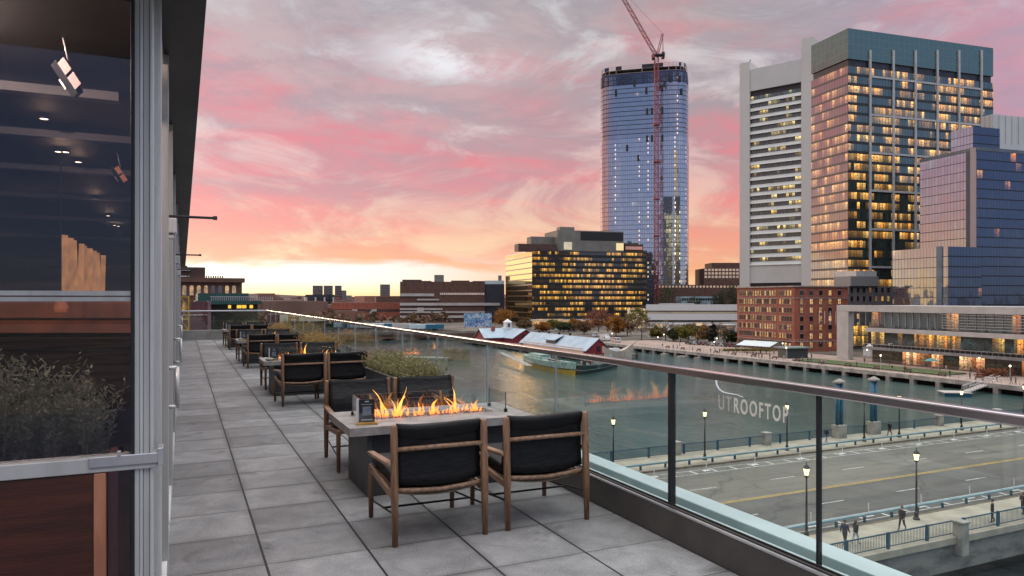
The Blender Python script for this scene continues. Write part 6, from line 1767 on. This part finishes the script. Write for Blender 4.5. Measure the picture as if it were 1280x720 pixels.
# gangway and float at the right
p = at_z(1246, 476, QUAY); q_ = at_z(1207, 492, WATER + .6); r_ = at_z(1176, 491, WATER + .6)
root = empty('float_gangway', (0, 0, 0)); tag(root, 'white truss gangway sloping from the harbour walk to a teal float', 'gangway')
A = Vector((p[0], p[1], QUAY + .1)); B = Vector((q_[0], q_[1], WATER + 1.0))
a = MB(); a.bar(A, B, 1.6, .22); a.build('ramp', M['stripe'], root)
a = MB()
for s_ in (-.8, .8):
    o_ = Vector((0, s_, 1.25)); a.bar(A + o_, B + o_, .12, .12)
    for k in range(13):
        P0 = A.lerp(B, k / 12) + Vector((0, s_, 0)); P1 = A.lerp(B, min(1, (k + .8) / 12)) + o_; a.bar(P0, P1, .07, .07)
a.build('truss', M['fin'], root)
rt = empty('floating_dock', (0, 0, 0)); tag(rt, 'teal sided float with pale deck under the white truss gangway', 'dock')
a = MB(); a.bar((q_[0] + 1, q_[1], WATER + .85), (r_[0], r_[1], WATER + .85), 4.2, .16); a.build('deck', M['stripe'], rt)
a = MB(); a.bar((q_[0] + .8, q_[1], WATER + .4), (r_[0] + .2, r_[1], WATER + .4), 3.9, .75); a.build('float', M['teal_paint'], rt)

# blue mural sign
root, C, e1, e2 = block('mural_sign', 'large blue and white painted sign panel on tall posts left of the red sheds', 'sign', 580, 420, -18, -22)
Wd = reach(C, e1, 614.5)
def mural():
    m, t = newmat('blue mural paint')
    o = t.n('ShaderNodeTexCoord').outputs['Object']
    n1 = t.noise(t.v('MULTIPLY', o, (.55, 1, .42)), 1.0, 3, .6, 1.5); n2 = t.noise(t.v('MULTIPLY', o, (.2, 1, .2)), 1.0, 2)
    c_ = t.mix(t.rng(n1, .48, .58), t.mix(t.rng(n2, .4, .6), (.05, .13, .34, 1), (.12, .30, .42, 1)), (.48, .55, .62, 1))
    b = t.n('ShaderNodeBsdfPrincipled', {'Base Color': c_, 'Roughness': .6}); t.n('ShaderNodeOutputMaterial', {0: b.outputs[0]}); return m
a = MB(); a.box(0, 0, zpx(409, 420, -22), Wd, .5, zpx(391.5, 420, -22)); a.build('panel', mural(), root)
for f in (.02, .5, .98):
    a = MB(); a.bar((Wd * f, .8, 0), (Wd * f, .8, zpx(392, 420, -22)), .35, .35); a.build('post', M['fin'], root)

# ---------------------------------------------------------------- trees
def make_crown(seed, R_, H_, leaf, nclump, per, sparse=1.0, base_z=0.0, cone=False):
    q = random.Random(seed); a = MB()
    for c_ in range(nclump):
        while True:
            v = Vector((q.uniform(-1, 1), q.uniform(-1, 1), q.uniform(-1, 1)))
            if .25 < v.length < 1: break
        f = 1.0
        if cone: f = max(.12, 1 - (v.z * .5 + .5) * .92)
        ctr = Vector((v.x * R_ * f, v.y * R_ * f, base_z + H_ / 2 + v.z * H_ / 2))
        rc = R_ * q.uniform(.18, .34) * sparse
        for k in range(per):
            p = ctr + Vector((q.gauss(0, .5), q.gauss(0, .5), q.gauss(0, .42))) * rc
            s_ = leaf * q.uniform(.6, 1.3)
            d_ = Vector((q.uniform(-1, 1), q.uniform(-1, 1), q.uniform(-1, 1))).normalized()
            e_ = d_.cross(Vector((q.uniform(-1, 1), q.uniform(-1, 1), q.uniform(-1, 1)))).normalized() * s_ * .55
            d_ = d_ * s_
            a.face([p - d_, p - e_, p + d_, p + e_])
    return a
def make_trunk(seed, h_, r_, spread, n=7, zb=.35):
    q = random.Random(seed); a = MB()
    a.tube([(0, 0, -.3), (.05, 0, h_ * .4), (.0, .08, h_ * .72), (.1, 0, h_ * .95)], [r_, r_ * .75, r_ * .45, r_ * .15], 7)
    for i in range(n):
        an = i * 2.4 + q.random(); z0 = h_ * q.uniform(zb, .75); L_ = spread * q.uniform(.5, .95)
        p0 = Vector((0, 0, z0)); p1 = p0 + Vector((math.cos(an) * L_ * .5, math.sin(an) * L_ * .5, L_ * .35)); p2 = p0 + Vector((math.cos(an) * L_, math.sin(an) * L_, L_ * .85))
        a.tube([p0, p1, p2], [r_ * .4, r_ * .22, r_ * .06], 5)
        for k in range(3):
            b_ = p1.lerp(p2, k / 3); a2 = an + q.uniform(-1.2, 1.2); a.tube([b_, b_ + Vector((math.cos(a2), math.sin(a2), .9)) * L_ * .32], [r_ * .12, r_ * .03], 4)
    return a
M['bark'] = pm('bark', (.07, .055, .045, 1), (.045, .036, .03, 1), 2, .9)
def tree(label, x, y, z, h_, R_, mt, seed, kind='full', group='trees on the far waterfront'):
    root = empty('tree', (x, y, z)); tag(root, label, 'tree', group)
    if kind == 'conifer':
        make_trunk(seed, h_, .2, R_ * .3).build('trunk', M['bark'], root)
        make_crown(seed, R_, h_ * .9, .42, 46, 34, .8, h_ * .1, True).build('crown', mt, root)
    elif kind == 'bare':
        make_trunk(seed, h_, .26, R_ * 1.05, 13, .28).build('trunk', M['bark'], root)
        make_crown(seed, R_, h_ * .72, .30, 30, 14, 1.0, h_ * .3).build('crown', mt, root)
    else:
        make_trunk(seed, h_ * .9, .28, R_ * .8).build('trunk', M['bark'], root)
        make_crown(seed, R_, h_ * .78, .46, 56, 44, 1.0, h_ * .22).build('crown', mt, root)
    return root
L_or = leafmat('orange autumn leaves', (.30, .13, .02, 1), (.22, .09, .02, 1), (.40, .19, .03, 1), .5)
L_pu = leafmat('russet purple leaves', (.18, .065, .055, 1), (.24, .10, .05, 1), (.32, .14, .06, 1), .4)
L_yg = leafmat('yellow green leaves', (.17, .15, .02, 1), (.10, .10, .02, 1), (.26, .20, .03, 1), .5)
L_gr = leafmat('dark green leaves', (.030, .042, .018, 1), (.05, .06, .025, 1), (.08, .075, .03, 1), .5)
L_br = leafmat('thin brown leaves', (.17, .10, .05, 1), (.11, .07, .045, 1), (.26, .16, .07, 1), .5)
L_dk = leafmat('evergreen needles', (.020, .032, .022, 1), (.032, .045, .028, 1), (.04, .05, .035, 1), .5)
TR = [  # px, base py, top py, half width px, leaves, kind, label
    (631, 412, 388, 12, L_or, 'full', 'bright orange autumn tree behind the white roof cupola'),
    (748, 420, 388, 15, L_pu, 'full', 'russet purple round tree right of the red sheds'),
    (770, 421, 396, 11, L_or, 'full', 'orange brown tree beside the russet purple one'),
    (730, 418, 402, 9, L_br, 'full', 'small brown tree just above the nearer red shed roof'),
    (797, 412, 387.5, 12, L_yg, 'full', 'yellow green dense tree at the end of the dark office block'),
    (802, 425, 400, 14, L_br, 'bare', 'half bare tree with pale trunk before the parking garage, leftmost'),
    (832, 426, 404, 14, L_br, 'bare', 'half bare grey tree before the parking garage, second'),
    (851, 427, 411, 10, L_yg, 'full', 'low yellow green tree beside the pale dome lamp'),
    (842, 427, 413, 7, L_gr, 'full', 'small dark green tree by the quay bend'),
    (872, 428, 406, 11, L_yg, 'bare', 'thin olive tree before the lit yellow wall'),
    (886, 429, 411, 9, L_br, 'full', 'brown bushy tree left of the dark conifer'),
    (891, 430, 402, 7, L_dk, 'conifer', 'dark narrow conifer left of the brick building'),
    (905, 430, 412, 8, L_br, 'bare', 'thin bare tree right of the conifer'),
    (915, 431, 416, 7, L_gr, 'full', 'small dark tree at the corner of the brick building'),
    (679, 414, 404, 9, L_or, 'full', 'small amber tree before the golden office end'),
    (705, 415, 404, 9, L_gr, 'full', 'small dark tree before the lit arcade'),
    (718, 414, 400, 9, L_or, 'full', 'rust orange tree at the right end of the lit arcade'),
    (784, 420, 399, 11, L_br, 'full', 'brown tree between the orange one and the yellow green one'),
    (812, 420, 404, 10, L_br, 'bare', 'thin grey tree close to the cream lit annex'),
    (822, 424, 409, 9, L_yg, 'full', 'olive tree at the foot of the parking garage, left part'),
    (861, 425, 407, 9, L_br, 'full', 'rusty brown tree before the garage base, middle'),
    (878, 424, 408, 8, L_or, 'full', 'amber tree before the garage base, right part'),
    (898, 425, 406, 9, L_br, 'bare', 'grey leafless tree behind the conifer'),
    (655, 412, 401, 9, L_br, 'full', 'brown tree just right of the white cupola'),
    (692, 411, 401, 8, L_yg, 'full', 'olive tree before the middle of the lit arcade'),
]
for i, (px, pb_, pt, hw, mt, kd, lb) in enumerate(TR):
    x, y = at_z(px, pb_, QUAY); dp = depth_of((x, y))
    tree(lb, x, y, QUAY, (pb_ - pt) * dp / FPX * 1.08, hw * dp / FPX * 1.12, mt, 100 + i, kd)
for i, (px, dp, pt, hw, lb) in enumerate(((836, 545, 360, 17, 'dark evergreen mass left of the pale blue shed'), (868, 535, 372, 14, 'low dark evergreen in front of the pale blue shed'), (912, 545, 357, 16, 'dark evergreen right of the pale blue shed'), (899, 540, 366, 10, 'small dark evergreen between shed and white tower'))):
    x, y = at_depth(px, dp); h_ = height(pt, dp) + 4 - QUAY
    tree(lb, x, y, QUAY + 2, h_ - 6, hw * dp / FPX, L_gr, 200 + i, 'full', 'evergreens beyond the parking garage')
for i, (px, dp, pt, hw, mt, lb) in enumerate(((268, 56, 404, 5, L_yg, 'yellow green bush at the end of the terrace, beside the red hoarding'), (293, 58, 400, 6, L_gr, 'dark bush before the lit pub windows'), (310, 62, 398, 7, L_gr, 'dark bush at the right end of the pub wall'))):
    x, y = at_depth(px, dp); h_ = height(pt, dp) - ROAD
    tree(lb, x, y, ROAD, h_, hw * dp / FPX * 1.8, mt, 230 + i, 'full', 'trees past the terrace end')
# hedge and small shrubs on the walk
for i, (p0, p1, py, hh, mt, lb) in enumerate(((1226, 1262, 470, 2.0, L_pu, 'russet clipped hedge on the harbour walk above the truss gangway'), (1248, 1282, 463, 2.0, L_gr, 'dark green hedge behind the russet one'), (905, 965, 439, 1.0, L_yg, 'low olive hedge along the walk before the awning'))):
    A = at_z(p0, py, QUAY); B = at_z(p1, py, QUAY); root = empty('hedge', (A[0], A[1], QUAY)); tag(root, lb, 'hedge')
    q = random.Random(300 + i); a = MB(); L_ = math.hypot(B[0] - A[0], B[1] - A[1])
    for k in range(900):
        t_ = q.random(); p = Vector(((B[0] - A[0]) * t_ + q.gauss(0, .8), (B[1] - A[1]) * t_ + q.gauss(0, .8), q.uniform(.1, hh) * (1 - .2 * abs(math.sin(t_ * L_)))))
        d_ = Vector((q.uniform(-1, 1), q.uniform(-1, 1), q.uniform(-1, 1))).normalized() * .3; e_ = d_.cross(Vector((q.uniform(-1, 1), q.uniform(-1, 1), q.uniform(-1, 1)))).normalized() * .2
        a.face([p - d_, p - e_, p + d_, p + e_])
    a.build('foliage', mt, root)
# parasols
M['parasol'] = pm('teal parasol cloth', (.10, .36, .36, 1), (.07, .27, .28, 1), 1, .7)
for i, (px, py, lb) in enumerate(((1164, 461, 'teal parasol on the waterfront, left of the grey kiosk'), (1209, 462, 'teal parasol on the waterfront, just right of the grey kiosk'), (1224, 462.5, 'teal parasol on the waterfront, rightmost of three'))):
    x, y = at_z(px, py, QUAY); root = empty('parasol', (x, y, QUAY)); tag(root, lb, 'parasol', 'teal parasols on the waterfront')
    a = MB(); a.lathe([(1.75, 2.25), (1.72, 2.32), (.9, 2.72), (.06, 3.0)], 8); a.build('canopy', M['parasol'], root)
    a = MB(); a.tube([(0, 0, 0), (0, 0, 2.9)], .05, 6); a.build('pole', M['white'], root)
    a = MB(); a.lathe([(.35, 0), (.35, .1), (.1, .14)], 10); a.build('base', M['concrete'], root)
x, y = at_z(1190, 461, QUAY)
root = empty('kiosk', (x, y, QUAY), R(-5)); tag(root, 'small grey blue box kiosk on the waterfront between teal parasols', 'kiosk')
a = MB(); a.box(-1.2, -1.2, 0, 1.2, 1.2, 3.1); a.build('wall', pm('kiosk grey', (.22, .28, .30, 1), None, .6, .5), root); a = MB(); a.box(-1.4, -1.4, 3.1, 1.4, 1.4, 3.3); a.build('roof', M['fin'], root); a = MB(); a.box(-.8, -1.23, 1.0, .8, -1.205, 2.4); a.build('hatch', M['darkmetal'], root)
x, y = at_z(1087, 445, QUAY)
root = empty('white_tent', (x, y, QUAY)); tag(root, 'small white peaked tent at the left end of the lit pavilion', 'tent')
a = MB(); a.box(-1.4, -1.4, 0, 1.4, 1.4, 2.4); a.build('wall', M['white'], root)
a = MB(); a.idx([(-1.5, -1.5, 2.4), (1.5, -1.5, 2.4), (1.5, 1.5, 2.4), (-1.5, 1.5, 2.4), (0, 0, 4.4)], [(0, 1, 4), (1, 2, 4), (2, 3, 4), (3, 0, 4)]); a.build('roof', M['white'], root)

# ---------------------------------------------------------------- vehicles on the far quay
def car_mesh(L, Wd, H, kind):
    prof = {'car': [(0, .35), (0, .75), (.12, .82), (.25, 1.0), (.36, 1.42), (.68, 1.45), (.86, .98), (1, .85), (1, .35)],
            'van': [(0, .4), (0, 1.1), (.08, 1.25), (.16, 2.1), (.2, 2.25), (1, 2.25), (1, .4)],
            'truck': [(0, .5), (0, 1.3), (.05, 2.3), (.2, 2.35), (.21, 3.1), (1, 3.1), (1, .5)]}[kind]
    a = MB(); n = len(prof)
    for s_ in (-1, 1): a.idx([(L * (p[0] - .5), s_ * Wd / 2, p[1]) for p in prof], [tuple(range(n))])
    a.idx([(L * (p[0] - .5), -Wd / 2, p[1]) for p in prof] + [(L * (p[0] - .5), Wd / 2, p[1]) for p in prof], [(i, (i + 1) % n, n + (i + 1) % n, n + i) for i in range(n)])
    return a
tyre = pm('tyre rubber', (.015, .015, .016, 1), None, 6, .8)
wind = pm('vehicle glass', (.015, .018, .022, 1), (.03, .035, .04, 1), 1, .12)
def vehicle(label, px, py, kind, colr, rz, extra=None):
    x, y = at_z(px, py, QUAY); L, Wd = {'car': (4.5, 1.8), 'van': (5.6, 2.1), 'truck': (7.5, 2.4)}[kind]
    root = empty({'car': 'parked_car', 'van': 'van', 'truck': 'truck'}[kind], (x, y, QUAY), R(rz)); tag(root, label, {'car': 'car', 'van': 'van', 'truck': 'truck'}[kind], 'vehicles on the far quay')
    car_mesh(L, Wd, 0, kind).build('body', pm('paint ' + label[:18], colr, None, 1, .3, coat=.5), root, bevel=.05)
    a = MB()
    if kind == 'car':
        for s_ in (-1, 1): a.face([(L * (-.21), s_ * (Wd / 2 + .012), 1.02), (L * .31, s_ * (Wd / 2 + .012), 1.02), (L * .17, s_ * (Wd / 2 + .012), 1.38), (L * -.13, s_ * (Wd / 2 + .012), 1.36)])
        a.face([(L * -.255, -.75, 1.03), (L * -.255, .75, 1.03), (L * -.155, .7, 1.40), (L * -.155, -.7, 1.40)])
    else:
        for s_ in (-1, 1): a.face([(L * -.40, s_ * (Wd / 2 + .012), 1.3), (L * -.24, s_ * (Wd / 2 + .012), 1.3), (L * -.24, s_ * (Wd / 2 + .012), 1.95), (L * -.35, s_ * (Wd / 2 + .012), 1.95)])
        a.face([(L * -.425, -.9, 1.35), (L * -.425, .9, 1.35), (L * -.352, .85, 2.05), (L * -.352, -.85, 2.05)])
    a.build('windows', wind, root)
    for sx in (-.31, .31):
        for s_ in (-1, 1):
            a = MB(); a.tube([(L * sx, s_ * (Wd / 2 - .2), .34), (L * sx, s_ * (Wd / 2 + .02), .34)], .34, 12); a.build('wheel', tyre, root)
    if extra:
        a = MB(); a.box(-L * .2, -Wd / 2 - .02, 1.6, L * .45, -Wd / 2 - .012, 2.0); a.box(-L * .2, Wd / 2 + .012, 1.6, L * .45, Wd / 2 + .02, 2.0); a.build('side_stripe', extra, root)
red = pm('red stripe paint', (.45, .03, .03, 1), None, 1, .4)
vehicle('white box truck on the quay right of the nearer red shed', 756, 426, 'truck', (.7, .7, .68, 1), 80)
vehicle('red and white van on the quay by the russet trees', 770, 428, 'van', (.6, .55, .52, 1), 85, red)
vehicle('white van on the quay behind the shed roofs', 747, 421, 'van', (.7, .7, .7, 1), 10)
cols_ = ((.02, .02, .025, 1), (.5, .5, .5, 1), (.05, .06, .09, 1), (.25, .03, .03, 1), (.12, .12, .13, 1), (.6, .6, .58, 1))
nm = ('black', 'silver', 'navy', 'dark red', 'charcoal', 'white')
for i in range(11):
    px = 862 + i * 5.6
    vehicle(f'{nm[i % 6]} parked car on the far quay before the trees, number {i + 1} from the left', px, 430.5 + i * .35, 'car', cols_[i % 6], 88 + (i % 3) * 3)
for i in range(7):
    x_ = 672 + i * 8.5
    vehicle(f'{nm[(i + 2) % 6]} parked car above the red shed roofs, number {i + 1} from the left', x_, 412.5 + (i % 2) * 1.2, 'car', cols_[(i + 2) % 6], -10 + i * 4)
# white trailers along the depot
for i in range(12):
    px = 428 + i * 10.5; dep_ = 470 - i * 2.5
    x, y = at_depth(px, dep_); root = empty('trailer', (x, y, QUAY), R(-25 + 5 * (i % 3))); tag(root, f'pale box trailer parked in the depot yard, number {i + 1} from the left', 'trailer', 'trailers parked in the depot yard')
    a = MB(); a.box(-5.5, -1.3, 1.1, 5.5, 1.3, 3.9); a.build('box', [M['ledge'], M['stripe'], M['bluepost']][(i * 7) % 5 % 3], root, bevel=.04)
    for sx in (-4.2, -3.0, 4.2):
        for s_ in (-1, 1):
            a = MB(); a.tube([(sx, s_ * 1.0, .5), (sx, s_ * 1.25, .5)], .5, 8); a.build('wheel', tyre, root)

# ---------------------------------------------------------------- people
def person_mesh(pose):
    """one continuous skinned figure, 1.74 m, facing +y; pose = dict of joint positions"""
    J = {}
    st = pose.get('stride', .0); arm = pose.get('arm', .0); fold = pose.get('fold', False)
    V = [('pelvis', 0, 0, .95, .165, .125), ('waist', 0, .01, 1.10, .165, .125), ('chest', 0, .0, 1.32, .195, .135), ('neck', 0, .01, 1.48, .058, .058), ('jaw', 0, .03, 1.57, .078, .085), ('head', 0, .02, 1.66, .088, .10), ('crown', 0, .01, 1.725, .055, .065)]
    E = [('pelvis', 'waist'), ('waist', 'chest'), ('chest', 'neck'), ('neck', 'jaw'), ('jaw', 'head'), ('head', 'crown')]
    for s_, sg in (('l', -1), ('r', 1)):
        f = st * (1 if s_ == 'l' else -1)
        V += [('hip' + s_, sg * .10, 0, .90, .105, .105), ('knee' + s_, sg * .105, f * .20 + .02, .50, .074, .076), ('ank' + s_, sg * .11, f * .40 - (.10 if f < 0 else 0), .09 + (.07 if f < 0 else 0), .042, .046), ('toe' + s_, sg * .12, f * .40 + .15 - (.06 if f < 0 else 0), .035, .038, .03)]
        E += [('pelvis', 'hip' + s_), ('hip' + s_, 'knee' + s_), ('knee' + s_, 'ank' + s_), ('ank' + s_, 'toe' + s_)]
        ff = -f * .6
        if fold:
            V += [('sho' + s_, sg * .20, 0, 1.42, .082, .08), ('elb' + s_, sg * .25, .06, 1.16, .05, .05), ('wri' + s_, sg * .10, .24, 1.14, .036, .036), ('han' + s_, sg * .04, .27, 1.16, .036, .026)]
        else:
            V += [('sho' + s_, sg * .20, 0, 1.42, .082, .08), ('elb' + s_, sg * .245, ff * .16 - .02, 1.14, .064, .062), ('wri' + s_, sg * .245, ff * .42 + .06, .93, .036, .036), ('han' + s_, sg * .235, ff * .48 + .08, .84, .038, .024)]
        E += [('chest', 'sho' + s_), ('sho' + s_, 'elb' + s_), ('elb' + s_, 'wri' + s_), ('wri' + s_, 'han' + s_)]
    ix = {v[0]: i for i, v in enumerate(V)}
    me = bpy.data.meshes.new('body'); me.from_pydata([v[1:4] for v in V], [(ix[a_], ix[b_]) for a_, b_ in E], [])
    o = bpy.data.objects.new('body', me); COL.objects.link(o)
    md = o.modifiers.new('skin', 'SKIN'); md.use_smooth_shade = True
    if not me.skin_vertices: me.attributes.new('skin', 'FLOAT', 'POINT')
    for i, v in enumerate(V):
        sv = me.skin_vertices[0].data[i]; sv.radius = (v[4], v[5]); sv.use_root = (i == 0)
    sb = o.modifiers.new('sub', 'SUBSURF'); sb.levels = 1; sb.render_levels = 1
    dg = bpy.context.evaluated_depsgraph_get()
    out = bpy.data.meshes.new_from_object(o.evaluated_get(dg))
    bpy.data.objects.remove(o); bpy.data.meshes.remove(me)
    out.name = 'person'
    out.materials.clear()
    for k in range(4): out.materials.append(M['black'])
    for p in out.polygons:
        z = p.center.z; x_ = abs(p.center.x); p.use_smooth = True
        hand = (z < .93 and x_ > .19 and z > .76) or (fold and p.center.y > .20 and z > 1.05 and z < 1.24)
        p.material_index = 3 if z < .085 else (0 if (z > 1.485 or hand) else (1 if z > .86 else 2))
    return out
def hair_mesh(long_):
    a = MB(); a.lathe([(.085, 1.60 if long_ else 1.645), (.102, 1.67), (.098, 1.71), (.075, 1.75), (.03, 1.77), (.001, 1.775)], 12, 0, (0, -.002, 0))
    if long_: a.tube([(0, -.06, 1.66), (0, -.085, 1.56), (0, -.09, 1.44)], [.07, .065, .03], 8)
    return a
skin_ = [pm('skin light', (.48, .29, .21, 1), None, 8, .6), pm('skin tan', (.28, .16, .10, 1), None, 8, .6)]
cl = {k: pm('cloth ' + k, v, None, 8, .85) for k, v in dict(black=(.015, .015, .018, 1), navy=(.02, .03, .06, 1), jeans=(.10, .16, .26, 1), pale=(.42, .50, .54, 1), red=(.28, .03, .03, 1), grey=(.14, .14, .15, 1), cream=(.45, .40, .32, 1), olive=(.09, .09, .05, 1), brown=(.14, .08, .05, 1)).items()}
hairm = [pm('hair dark', (.02, .014, .01, 1), None, 20, .6), pm('hair brown', (.09, .05, .03, 1), None, 20, .6)]
poses = [person_mesh(dict(stride=.55)), person_mesh(dict(stride=-.5)), person_mesh(dict(stride=.05)), person_mesh(dict(stride=.1, fold=True))]
hmesh = [hair_mesh(False), hair_mesh(True)]
hobj = []
for k in range(2):
    o = hmesh[k].build('hair', hairm[k], None, smooth=True); hobj.append(o.data); bpy.data.objects.remove(o)
def person(label, x, y, z, rz, pose, top_, leg, hair=0, sk=0, group=None, sc=1.0):
    o = bpy.data.objects.new('person', poses[pose]); COL.objects.link(o)
    o.location = (x, y, z); o.rotation_euler = (0, 0, R(rz)); o.scale = (sc, sc, sc)
    for k, m_ in enumerate((skin_[sk], cl[top_], cl[leg], cl['black'])):
        o.material_slots[k].link = 'OBJECT'; o.material_slots[k].material = m_
    tag(o, label, 'person', group)
    h_ = bpy.data.objects.new('hair', hobj[hair]); COL.objects.link(h_); h_.parent = o
    h_.material_slots[0].link = 'OBJECT'; h_.material_slots[0].material = hairm[(hair + sk) % 2]
    return o
def at_y(px, yv):
    xr, yr = ray(px); return xr * yv / yr
person('person in dark jacket and trousers walking on the near pavement, left of a pair', at_y(1056, 35.3), 35.3, WALK, -80, 0, 'navy', 'black', 0)
person('person in a black top and pale trousers walking beside the one in dark clothes', at_y(1069.5, 35.2), 35.2, WALK, -95, 1, 'black', 'pale', 1, 0, None, .94)
person('person all in black striding alone on the near bridge pavement beside the lamp post', at_y(1127.5, 35.9), 35.9, WALK, 95, 1, 'black', 'black', 0)
person('person in dark jacket and blue jeans standing at the near bridge railing', at_y(1240.5, 34.3), 34.3, WALK, 25, 2, 'black', 'navy', 0)
person('person in dark clothes at the right frame edge on the near bridge pavement', at_y(1279, 34.6), 34.6, WALK, 70, 3, 'black', 'black', 0, 1)
person('person in blue jeans on the far bridge pavement, left of the blue pylons', at_y(1033, 61.5), 61.5, WALK, -90, 0, 'navy', 'jeans', 0)
person('person in dark clothes on the far bridge pavement, right of the blue pylons', at_y(1112, 61.2), 61.2, WALK, 90, 1, 'black', 'brown', 0, 1)
q = random.Random(55)
tops = ['black', 'navy', 'red', 'grey', 'cream', 'olive', 'brown', 'black']
for i in range(46):
    xx = q.uniform(172.5, 176) if i % 3 else q.uniform(186.5, 190)
    yy = q.uniform(98, 250)
    person('small figure strolling on the far harbour walk above the dark piles', xx, yy, QUAY, q.choice((0, 180)) + q.uniform(-30, 30), q.randrange(4), q.choice(tops), q.choice(['black', 'navy', 'jeans', 'grey', 'cream']), q.randrange(2), q.randrange(2), 'people strolling on the far harbour walk')
# benches and shrub tubs on the walk
bench0 = None
for i in range(14):
    yy = 112 + i * 9.5
    if bench0 is None:
        bench0 = empty('bench'); a = MB(); a.box(-.25, -1.1, .42, .25, 1.1, .48); a.build('seat', M['brick2'], bench0); a = MB(); a.box(.2, -1.1, .48, .27, 1.1, .95); a.build('backrest', M['brick2'], bench0)
        for s_ in (-.9, .9):
            a = MB(); a.box(-.22, s_ - .05, 0, .22, s_ + .05, .42); a.build('leg', M['darkmetal'], bench0)
        o = bench0
    else: o = copy_tree(bench0)
    o.location = (175.4, yy, QUAY); tag(o, 'small brown bench on the far harbour walk behind its handrail', 'bench', 'benches along the far harbour walk')
M['walklamp'] = em('walk lamp globe', (1, .88, .62, 1), 4)
wl = None
for i in range(11):
    if wl is None:
        wl = empty('walk_lamp'); a = MB(); a.tube([(0, 0, 0), (0, 0, 3.9)], .07, 6); a.build('pole', M['fin'], wl)
        a = MB(); a.lathe([(.05, 3.9), (.22, 4.05), (.22, 4.25), (.05, 4.4)], 10); a.build('globe', M['walklamp'], wl); o = wl
    else: o = copy_tree(wl)
    o.location = (189.5 if i % 2 else 174.0, 104 + i * 17, QUAY); tag(o, 'slim lamp with a lit round globe on the far harbour walk', 'street lamp', 'globe lamps along the far harbour walk')
